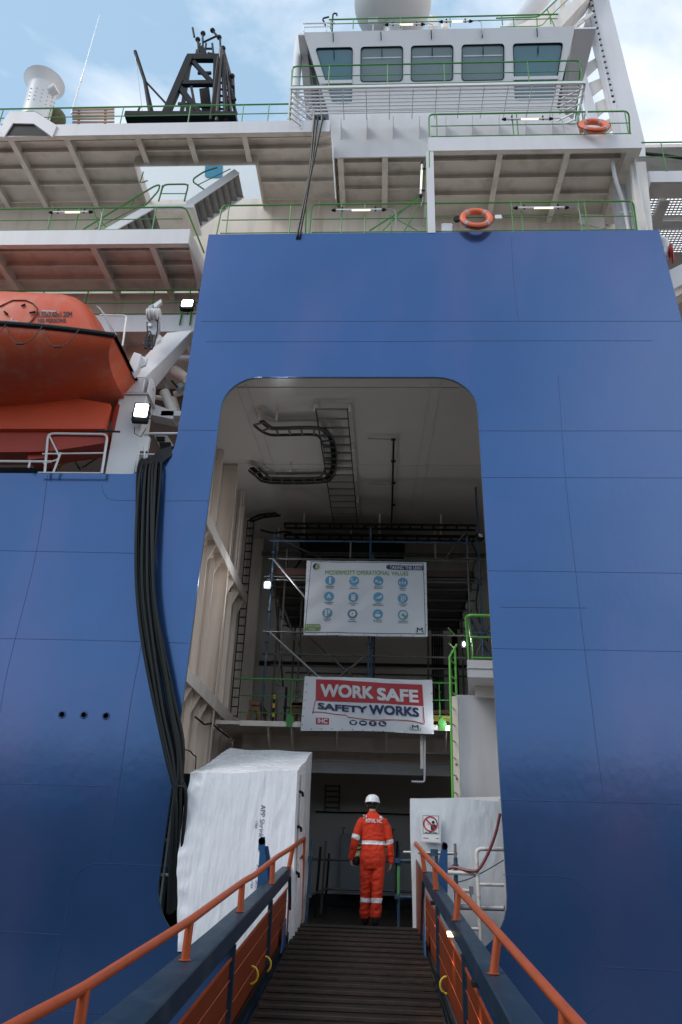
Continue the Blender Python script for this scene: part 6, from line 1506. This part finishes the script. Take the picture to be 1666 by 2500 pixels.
for (a, b) in (((358, 1003), (378, 1012)), ((366, 1016), (392, 1036))):
    m_.prism([W('y', .85, *q) for q in (a, (b[0], a[1]), b, (a[0] + 4, b[1]))], (0, .04, 0))
m_.build('winch_openings', DARK, dv)
MB().lathe([(.13, -.03), (.17, -.03), (.17, .0), (.12, .01), (.12, .1), (.17, .11), (.17, .14), (.05, .14)], W('y', .5, 354, 785), (-.9, -.4, .1), 18).build('winch_drum', GREYM, dv)
MB().prism([W('y', .8, u, v) for u, v in ((356, 772), (366, 768), (376, 776), (368, 794), (357, 800))], (0, .2, 0)).build('drum_housing', WHITE, dv)
MB().prism([W('y', -.3, u, v) for u, v in ((308, 808), (326, 814), (318, 845), (306, 862), (296, 848), (298, 828))], (0, .15, 0)).build('fender_pad', WHITE2, dv, bevel=.02)
MB().prism([W('y', -.2, u, v) for u, v in ((326, 818), (339, 822), (335, 838), (318, 846))], (0, .05, 0)).build('lug_plate', WHITE2, dv)
# hook block
hk = thing('hook_block', 'grey pulley block and release hook above the davit elbow', 'pulley block', W('y', .0, 342, 780))
hq = lambda u, v, y=0.: W('y', y, u, v)
MB().prism([hq(337, 735), hq(366, 733), hq(366, 752), hq(358, 770), hq(342, 768), hq(336, 752)], (0, .12, 0)).build('cheek_plate', GREYM, hk, bevel=.01)
for u_, yy in ((339, -.06), (347, .02), (356, -.06), (362, .04)): MB().lathe([(.11, 0), (.12, .02), (.09, .03), (.12, .04), (.11, .06)], hq(u_, 722, yy), (1, 0, .05), 16).build('sheave', TUBEW, hk)
MB().prism([hq(341, 703), hq(352, 698), hq(356, 712), hq(352, 722), hq(343, 720)], (0, .1, 0)).build('head_fitting', GREYM, hk)
MB().prism([hq(351, 700), hq(370, 687), hq(372, 693), hq(360, 704), hq(352, 708)], (0, .08, 0)).build('pointer_arm', TUBEW, hk)
MB().lathe([(.04, 0), (.04, .03), (.0, .03)], hq(345, 748, -.01), (0, -1, 0), 12).build('centre_bolt', TUBEW, hk)
for k in range(4):
    c = hq(343 + (k % 2), 768 + k * 10)
    MB().tube([c + V((.035 * math.cos(a), (.035 * math.sin(a)) * (k % 2), .07 * math.sin(a))) for a in [2 * math.pi * j / 12 for j in range(12)]], .014, 6, True).build('chain_link', DARK, hk)
MB().tube([hq(364, 728), hq(362, 760), hq(356, 790)], .012, 6).tube([hq(338, 740), hq(340, 790)], .012, 6).build('fall_wire', BLACKS, hk)
for c in ((332, 790), (349, 800)): MB().ell(hq(*c), .03, .03, .04, 8, 6).build('blue_shackle', BLUEB, hk)
MB().bar(hq(338, 775), hq(336, 800), .07, .05, up=(0, 1, 0)).bar(hq(348, 770), hq(350, 798), .05, .05, up=(0, 1, 0)).build('release_hook', DARK, hk)
# dark cables and boat cradle stripes
t = thing('striped_boom', 'green and yellow striped struts under the lifeboat', 'strut', W('y', .8, 160, 1070))
MB().tube([W('y', .8, 135, 1076), W('y', .8, 215, 1020)], .025, 8).build('strut', GREEN, t)
MB().tube([W('y', .8, 160, 1040), W('y', .8, 185, 1080)], .02, 8).build('strut', GREEN, t)
MB().tube([W('y', .8, 190, 1075), W('y', .8, 250, 1035)], .02, 8).build('strut', GREEN, t)
MB().tube([W('y', .75, 137, 1074), W('y', .75, 150, 1064)], .03, 8).build('yellow_band', YELLOW, t)
tag(MB().tube([W('y', .15, -120, 1081), W('y', .15, 60, 1080), W('y', .15, 130, 1084)], .05, 8).tube([W('y', .12, -120, 1086), W('y', .12, 100, 1087)], .04, 8).build('coiled_hose', BLACKR), 'black hose lying along the low hull edge at the far left', 'hose')
# floodlights outside
q = W('y', -.18, 325, 949)
flood(q, .30, .44, 'large lit floodlight on the front of the davit leg', tilt=R(-8), yaw=R(6), stem=[q + V((-.1, .05, -.27)), q + V((-.08, .03, -.42)), q + V((.05, .03, -.5)), q + V((.12, .05, -.3))])
q = W('y', .95, 431, 701)
flood(q, .30, .30, 'lit floodlight on green legs beside the tower left edge', tilt=R(-10), stand=[(q + V((-.1, .02, -.15)), q + V((-.12, .02, -.5))), (q + V((.1, .02, -.15)), q + V((.1, .02, -.5)))])
tag(MB().box(*(lambda q: (q.x - .09, q.x + .06, .05, .15, q.z - .2, q.z + .12))(W('y', .05, 335, 1015))).tube([W('y', .05, 333, 1025), W('y', .05, 332, 1055)], .02, 6).build('junction_box', TUBEW, bevel=.01), 'small white junction box behind the white hand rail at the cable bend', 'junction box')

# ================================================================== black cables draped over the hull
LE = [(314, 1095), (310.6, 1217), (314, 1349), (328.7, 1486), (360.4, 1657), (394, 1798), (395, 1900), (388, 2100)]
RE = [(369, 1075), (361, 1242), (361, 1364), (375, 1466), (398, 1593), (420, 1720), (428, 1828), (402, 2090)]
YD = [-.10, -.16, -.17, -.16, -.14, -.12, -.08, .16]
NC = 17
order = list(range(NC)); rnd = random.Random(5)
for i in range(NC):
    f0 = (i + .5) / NC; f1 = min(.97, max(.03, f0 + rnd.uniform(-.18, .18))); f2 = min(.97, max(.03, f1 + rnd.uniform(-.25, .25))); f3 = min(.97, max(.03, rnd.random()))
    ff = [f0, f0 * .7 + f1 * .3, f0 * .3 + f1 * .7, f1, f1 * .5 + f2 * .5, f2, f3, f3]
    pts = []
    for k in range(8):
        u = LE[k][0] + (RE[k][0] - LE[k][0]) * ff[k]; v = LE[k][1] + (RE[k][1] - LE[k][1]) * ff[k]
        pts.append(W('y', YD[k] - .045 * (i % 3) + .01 * math.sin(i * 2.1 + k), u + 3 * math.sin(i * 1.7 + k * .9), v))
    if i < 8:
        top = [W('y', .45, 338 + i * 3, 1075), W('y', .2, 332 + i * 2.5 , 1056 + 2 * (i % 3)), W('y', -.03, 324 + i * 3.5, 1058 + 2 * (i % 3))]
    else:
        j = i - 8
        top = [W('y', .3, 420, 1024 + j * 2.2), W('y', .05, 395 + j * .6, 1029 + j * 2.0), W('y', -.06, 368 + j * 1.6, 1037 + j * 2.2), W('y', -.10, 352 + j * 2, 1056 + j * 1.5)]
    o = MB().tube(smoothpath(top + pts, 7), (.021, .025, .0285)[(i * 7) % 3], 10).build('black_cable', BLACKR)
    tag(o, 'thick black cable in the bundle draped down the blue hull into the door', 'cable', 'black cables draped down the blue hull')

# ================================================================== the person
PY = 1.25
pc = lambda x, y: W('y', PY, 781.2 + .14 * x, 1816.5 + .14 * y)
base = pc(505, 2170); bx, bz = base.x, 0.0
def J(x, y, dy=0.0):
    p = pc(x, y); p.y += dy; return p
neck = J(535, 345, .03); head = J(535, 235, .07)
shL = J(362, 470, .02); shR = J(722, 478, .02)
elL = J(255, 800, -.03); elR = J(818, 830, .0)
wrL = J(182, 1120, .08); wrR = J(845, 1185, .03)
hipL = J(440, 1120, 0); hipR = J(640, 1120, 0)
knL = J(425, 1760, .08); knR = J(606, 1780, -.04)
anL = J(415, 2110, .14); anR = J(590, 2115, -.03)
anL.z = max(anL.z, .09); anR.z = .09
def limb(mb, pts, radii, n=14, sx=1.0, sy=1.0, sub=5):
    """tapered limb with elliptical sections, closed ends"""
    P = []; 
    k = len(pts)
    pp = smoothpath(pts, sub)
    for i in range(len(pp)):
        f = i / sub; a = min(int(f), k - 2); t_ = f - a
        P.append(radii[a] * (1 - t_) + radii[a + 1] * t_)
    vs = []; fs = []
    for i, p in enumerate(pp):
        t_ = (pp[min(i + 1, len(pp) - 1)] - pp[max(i - 1, 0)]).normalized()
        a = V((1, 0, 0)) - t_ * t_.x; a.normalize(); b = t_.cross(a)
        for j in range(n):
            an = 2 * math.pi * j / n
            vs.append(p + a * math.cos(an) * P[i] * sx + b * math.sin(an) * P[i] * sy)
    for i in range(len(pp) - 1):
        for j in range(n): fs.append((i * n + j, i * n + (j + 1) % n, (i + 1) * n + (j + 1) % n, (i + 1) * n + j))
    t0 = (pp[0] - pp[1]).normalized(); t1 = (pp[-1] - pp[-2]).normalized()
    o = len(vs); vs += [pp[0] + t0 * P[0] * .5, pp[-1] + t1 * P[-1] * .5]
    for j in range(n):
        fs.append((o, (j + 1) % n, j)); fs.append((o + 1, (len(pp) - 1) * n + j, (len(pp) - 1) * n + (j + 1) % n))
    mb.add(vs, fs)
def solid(mb, voxel, smooth_it, name):
    """fuse overlapping closed pieces into one continuous skin"""
    me = bpy.data.meshes.new(name); me.from_pydata(mb.v, [], mb.f); me.update()
    bm = bmesh.new(); bm.from_mesh(me); bmesh.ops.recalc_face_normals(bm, faces=bm.faces); bm.to_mesh(me); bm.free()
    ob = bpy.data.objects.new(name, me); col.objects.link(ob)
    r_ = ob.modifiers.new('r', 'REMESH'); r_.mode = 'VOXEL'; r_.voxel_size = voxel
    if smooth_it:
        s_ = ob.modifiers.new('s', 'SMOOTH'); s_.factor = .5; s_.iterations = smooth_it
    dg = bpy.context.evaluated_depsgraph_get(); m2 = bpy.data.meshes.new_from_object(ob.evaluated_get(dg))
    bpy.data.objects.remove(ob); bpy.data.meshes.remove(me)
    out = MB(); out.v = [v.co.copy() for v in m2.vertices]; out.f = [tuple(p.vertices) for p in m2.polygons]
    bpy.data.meshes.remove(m2); return out
sc_ = (neck - J(535, 125)).length / .28 * 1.0
def torso(mb, g=0.0):
    cx = lambda y: (hipL.x + hipR.x) / 2 * (1 - y) + (shL.x + shR.x) / 2 * y
    rings = []
    # (height px row, half width, half depth, dy)
    for row, xl, xr, hd, dy in ((1290, 380, 690, .12, 0), (1180, 345, 745, .145, .0), (1080, 335, 750, .145, 0), (960, 355, 735, .135, 0), (860, 362, 735, .125, .01), (740, 365, 738, .125, .02), (620, 360, 742, .13, .03), (520, 350, 745, .128, .03), (455, 372, 722, .11, .03), (410, 430, 670, .085, .03), (370, 470, 620, .06, .03)):
        a = J(xl, row); b = J(xr, row); c = (a + b) / 2; c.y = PY + dy
        rings.append((c, (b.x - a.x) / 2 + g, hd + g))
    vs = []; fs = []; n = 28
    for c, rx, ry in rings:
        for j in range(n):
            an = 2 * math.pi * j / n; ca, sa = math.cos(an), math.sin(an)
            vs.append(c + V((rx * (abs(ca) ** .85) * (1 if ca > 0 else -1), ry * (abs(sa) ** .85) * (1 if sa > 0 else -1), 0)))
    m = len(rings)
    for i in range(m - 1):
        for j in range(n): fs.append((i * n + j, i * n + (j + 1) % n, (i + 1) * n + (j + 1) % n, (i + 1) * n + j))
    fs += [tuple(range(n - 1, -1, -1)), tuple((m - 1) * n + j for j in range(n))]
    mb.add(vs, fs)
def body_limbs(mb, g):
    limb(mb, [shL + V((.02, 0, -.01)), lerp(shL, elL, .5) + V((-.008, 0, .0)), elL, lerp(elL, wrL, .5), wrL], [.068 + g, .062 + g, .052 + g, .048 + g, .036 + g * 1.3])
    limb(mb, [shR + V((-.02, 0, -.01)), lerp(shR, elR, .5) + V((.012, 0, 0)), elR, lerp(elR, wrR, .5), wrR], [.068 + g, .062 + g, .052 + g, .048 + g, .036 + g * 1.3])
    limb(mb, [hipL + V((0, 0, .03)), lerp(hipL, knL, .35), lerp(hipL, knL, .7), knL, lerp(knL, anL, .45), anL + V((0, 0, .03))], [.105 + g * .6, .095 + g, .078 + g * 1.3, .066 + g * 1.6, .060 + g * 2.6, .046 + g * 3.0])
    limb(mb, [hipR + V((0, 0, .03)), lerp(hipR, knR, .35), lerp(hipR, knR, .7), knR, lerp(knR, anR, .45), anR + V((0, 0, .03))], [.105 + g * .6, .095 + g, .078 + g * 1.3, .066 + g * 1.6, .060 + g * 2.6, .046 + g * 3.0])
def hand(mb, w_, d, side, curl):
    """palm plus five fingers; d = direction from the wrist, side = +1 thumb toward +x"""
    d = V(d).normalized(); x = V((1, 0, 0)) * side; fwd = V((0, 1, 0))
    acr = (fwd - d * fwd.dot(d)).normalized()        # across the knuckles: front/back of the body
    inw = d.cross(acr).normalized()
    if inw.x * side < 0: inw = -inw
    pc0 = w_ + d * .005; kn = w_ + d * .088
    limb(mb, [pc0, w_ + d * .03, w_ + d * .06, kn], [.027, .030, .031, .026], 12, .62, 1.15, 3)
    for k, (off, ln) in enumerate(((.030, .070), (.010, .078), (-.011, .072), (-.030, .056))):
        b0 = kn - d * .012 + acr * off; c1 = curl * (1 + .12 * k)
        p1 = b0 + (d * math.cos(c1 * .6) + inw * math.sin(c1 * .6)) * ln * .42
        p2 = p1 + (d * math.cos(c1 * 1.5) + inw * math.sin(c1 * 1.5)) * ln * .34
        p3 = p2 + (d * math.cos(c1 * 2.2) + inw * math.sin(c1 * 2.2)) * ln * .28
        limb(mb, [b0, p1, p2, p3], [.0095, .009, .0082, .0065], 8, 1, 1, 2)
    tb = w_ + d * .03 + acr * .028
    limb(mb, [tb, tb + (acr * .6 + d * .8 + inw * .2).normalized() * .032, tb + (acr * .6 + d * .8 + inw * .2).normalized() * .032 + (d + inw * .5).normalized() * .028], [.0125, .0105, .008], 8, 1, 1, 3)
mb = MB(); torso(mb, -.012); body_limbs(mb, -.010)
limb(mb, [J(535, 420, .03), J(535, 350, .05), J(535, 300, .07)], [.062, .056, .052], 16)
# head: skull, jaw, nose, ears
hc = head + V((0, .01, .0))
mb.ell(hc + V((0, 0, .03)), .077, .096, .10, 24, 16)
limb(mb, [hc + V((0, .02, -.02)), hc + V((0, .045, -.075))], [.066, .046], 16, 1, 1)
limb(mb, [hc + V((0, .098, .012)), hc + V((0, .122, -.022))], [.010, .016], 8)
for s_ in (-1, 1): mb.ell(hc + V((s_ * .080, .005, -.002)), .012, .022, .034, 10, 8)
mb.ell(hc + V((0, .088, -.055)), .026, .014, .009, 10, 6)
hand(mb, wrL + V((0, 0, .0)), (.10, .06, -1), 1, .55)
hand(mb, wrR + V((0, 0, .0)), (-.22, .10, -1), -1, .35)
for an_ in (anL, anR):
    limb(mb, [an_ + V((0, -.05, -.045)), an_ + V((0, .06, -.05)), an_ + V((0, .17, -.06))], [.042, .044, .032], 14, 1, .8)
person = solid(mb, .0062, 2, 'person').build('person', SKIN)
tag(person, 'person in orange coveralls and white helmet walking away up the ramp into the ship', 'person')
# coverall
mb = MB(); torso(mb, .006); body_limbs(mb, .010)
limb(mb, [J(535, 430, .03), J(537, 375, .04), J(538, 338, .045)], [.080, .070, .066], 18)
cov = solid(mb, .011, 4, 'coverall')
nv = []
bmn = bmesh.new()
vv = [bmn.verts.new(p) for p in cov.v]; bmn.verts.ensure_lookup_table()
for f_ in cov.f:
    try: bmn.faces.new([vv[i] for i in f_])
    except ValueError: pass
bmesh.ops.recalc_face_normals(bmn, faces=bmn.faces); bmn.normal_update()
zk = (knL.z + knR.z) / 2; zbelt = J(535, 855).z
for v in bmn.verts:
    p = v.co; amp = .008
    if p.z < zk + .35: amp = .014
    if zbelt - .25 < p.z < zbelt + .12: amp = .010
    nz_ = 1 - 2 * abs(noise.noise(V((p.x * 7 + p.z * 3, p.y * 7, p.z * 13 - p.x * 4))))
    n2_ = noise.noise(V((p.x * 5, p.y * 5, p.z * 3.2 + 4)))
    dl = amp * (nz_ * .9 - .4) + amp * n2_ * .8
    cuff = math.exp(-((p.z - .14) / .07) ** 2) * .014
    belt = -math.exp(-((p.z - zbelt) / .025) ** 2) * .008
    v.co = p + v.normal * (dl + cuff + belt)
bmn.verts.ensure_lookup_table()
# cut neck, cuffs and hems open
def outside(p):
    if p.z > J(535, 338).z: return True
    if (p - wrL).length < .045 and p.z < wrL.z + .0 : return True
    if (p - wrR).length < .045 and p.z < wrR.z + .0: return True
    return p.z < .055
dele = [f for f in bmn.faces if outside(f.calc_center_median())]
bmesh.ops.delete(bmn, geom=dele, context='FACES')
out = MB(); bmn.verts.index_update(); out.v = [v.co.copy() for v in bmn.verts]; out.f = [tuple(v.index for v in f.verts) for f in bmn.faces]
coverall = out.build('coverall', COVER, person, smooth=60)
nrm = [v.normal.copy() for v in bmn.verts]
covbv = BVHTree.FromPolygons(out.v, out.f)
def band(name, pred, lift=.004):
    m_ = MB(); idx = {}
    for f in out.f:
        c = sum((out.v[i] for i in f), V((0, 0, 0))) / len(f)
        if pred(c):
            g = []
            for i in f:
                if i not in idx: idx[i] = len(m_.v); m_.v.append(out.v[i] + nrm[i] * lift)
                g.append(idx[i])
            m_.f.append(tuple(g))
    if m_.f: m_.build(name, REFL, coverall, smooth=60)
def near_arm(c, a, b):
    t_ = (c - a).dot(b - a) / (b - a).length_squared; return (c - lerp(a, b, t_)).length < .09
zL0, zL1 = J(250, 815).z, J(250, 740).z
xsplitL = J(352, 800).x; xsplitR = J(745, 800).x
armL = lambda c: c.x < xsplitL and near_arm(c, shL, elL) or (c.x < J(330, 900).x and near_arm(c, elL, wrL))
armR = lambda c: c.x > xsplitR
b_lo, b_hi = J(535, 893).z, J(535, 826).z
band('waist_band', lambda c: b_lo < c.z < b_hi and xsplitL < c.x < xsplitR)
ta = lambda a, b, c: (c - a).dot(b - a) / (b - a).length_squared
def sleeve(a, b, t0, t1, x):
    return lambda c: t0 < ta(a, b, c) < t1 and near_arm(c, a, b) and x(c)
band('sleeve_band', sleeve(shL, elL, .80, 1.02, lambda c: c.x < J(345, 800).x))
band('sleeve_band', sleeve(shR, elR, .96, 1.14, lambda c: c.x > J(748, 800).x))
band('knee_band', lambda c: J(400, 1835).z < c.z < J(400, 1762).z)
def front_hit(x, z, lift=.004):
    h = covbv.ray_cast(V((x, -1, z)), V((0, 1, 0)))
    return (h[0] + V((0, -lift, 0))) if h[0] else V((x, PY - .12, z))
# shoulder patches and the back lettering
for quad in ([(380, 405), (438, 400), (442, 440), (392, 458)], [(655, 412), (705, 430), (708, 468), (652, 455)]):
    q = [J(*p) for p in quad]; m_ = MB()
    m_.grid(lambda a, b: (lambda w__: front_hit(w__.x, w__.z))(lerp(lerp(q[0], q[1], a), lerp(q[3], q[2], a), b)), 5, 5)
    m_.build('shoulder_patch', REFL, coverall)
m_ = MB(); a = J(430, 522); b = J(692, 478)
text_on(m_, lambda x, z: front_hit(x, z - (x - a.x) * .02, .014), 'ROYAL IHC', a.x, b.x, a.z - .004, b.z + .006, .016, 1.1)
m_.build('back_lettering', REFL, coverall)
# seam of the back yoke, pocket
m_ = MB().tube([front_hit(J(x, 1045 + (x - 600) * .1).x, J(x, 1045 + (x - 600) * .1).z, .002) for x in range(600, 740, 20)], .0035, 5).build('pocket_seam', mat('seam_orange', (.4, .04, .015, 1), .8), coverall)
# helmet
hl = MB(); cst = hc + V((0, .005, .055))
prof = [(.122, -.012), (.120, .0), (.117, .02), (.110, .05), (.094, .08), (.066, .103), (.030, .113), (.0, .115)]
hl.lathe(prof, cst, (0, .10, 1), 28)
hl.v = [V((p.x, cst.y + (p.y - cst.y) * 1.12, p.z)) for p in hl.v]
helm = hl.build('helmet', mat('helmet_white', (.80, .80, .82, 1), .3), person)
rbm = MB(); rbm.tube([cst + V((.122 * math.cos(a), .137 * math.sin(a), -.016 - .012 * math.sin(a))) for a in [2 * math.pi * i / 32 for i in range(32)]], .007, 6, True).build('helmet_brim', mat('helmet_white', (.8, .8, .82, 1), .3), helm)
m_ = MB(); 
vs = []
for i in range(13):
    a = R(200 + i * (140 / 12)); 
    for r_, z in ((.113, -.035), (.116, .0), (.098, -.055)): vs.append(cst + V((r_ * math.cos(a), r_ * 1.08 * math.sin(a), z)))
fs = []
for i in range(12):
    for j, k in ((1, 0), (0, 2)): fs.append((i * 3 + j, i * 3 + 3 + j, i * 3 + 3 + k, i * 3 + k))
m_.add(vs, fs).build('head_harness', BLACKR, helm)
MB().lathe([(.018, 0), (.018, .012), (.0, .014)], cst + V((.002, -.122, -.012)), (0, -1, 0), 12).build('ratchet_knob', GREYM, helm)
MB().ell(hc + V((0, -.012, .012)), .086, .095, .088, 20, 14).build('hair', HAIR, person)
# boots
for an_ in (anL, anR):
    bm_ = MB(); limb(bm_, [an_ + V((0, 0, .12)), an_ + V((0, -.01, .03)), an_ + V((0, -.02, -.035))], [.060, .058, .056], 16)
    limb(bm_, [an_ + V((0, -.055, -.040)), an_ + V((0, .06, -.043)), an_ + V((0, .19, -.052))], [.050, .052, .042], 16, 1, .85)
    solid(bm_, .009, 2, 'boot').build('boot', BLACKS, person)
# hi-vis vest bundle and black bag carried in front of the hips
hv = thing('hi_vis_vest', 'folded yellow and silver safety vest held in front of the person', 'vest', J(300, 1000, .1))
for sgn, pts in ((-1, [(325, 840), (350, 860), (345, 1080), (232, 1095), (240, 1010), (300, 880)]), (1, [(722, 905), (765, 890), (775, 960), (785, 1110), (765, 1060), (735, 960)])):
    p_ = [J(*q) + V((0, .06, 0)) for q in pts]; MB().prism(p_, (0, .08, 0)).build('vest_cloth', HIVIS, hv, bevel=.01)
for a, b in (((280, 935), (350, 915)), ((240, 1050), (345, 1000)), ((735, 945), (772, 930))):
    q = [J(a[0], a[1]) , J(b[0], b[1]), J(b[0], b[1] + 38), J(a[0], a[1] + 42)]
    MB().prism([p + V((0, .055, 0)) for p in q], (0, .09, 0)).build('silver_stripe', REFL, hv)
for a, b in (((280, 900), (350, 890)), ((275, 975), (350, 955))): MB().bar(J(*a) + V((0, .052, 0)), J(*b) + V((0, .052, 0)), .01, .018).build('dark_stripe', BLACKS, hv)
bg_ = MB(); limb(bg_, [J(285, 1085, .09), J(272, 1150, .09), J(285, 1205, .09)], [.055, .062, .05], 14, 1, .8)
tag(bg_.build('black_bag', BLACKR), 'small black bag hanging at the left hip of the walking person', 'bag')
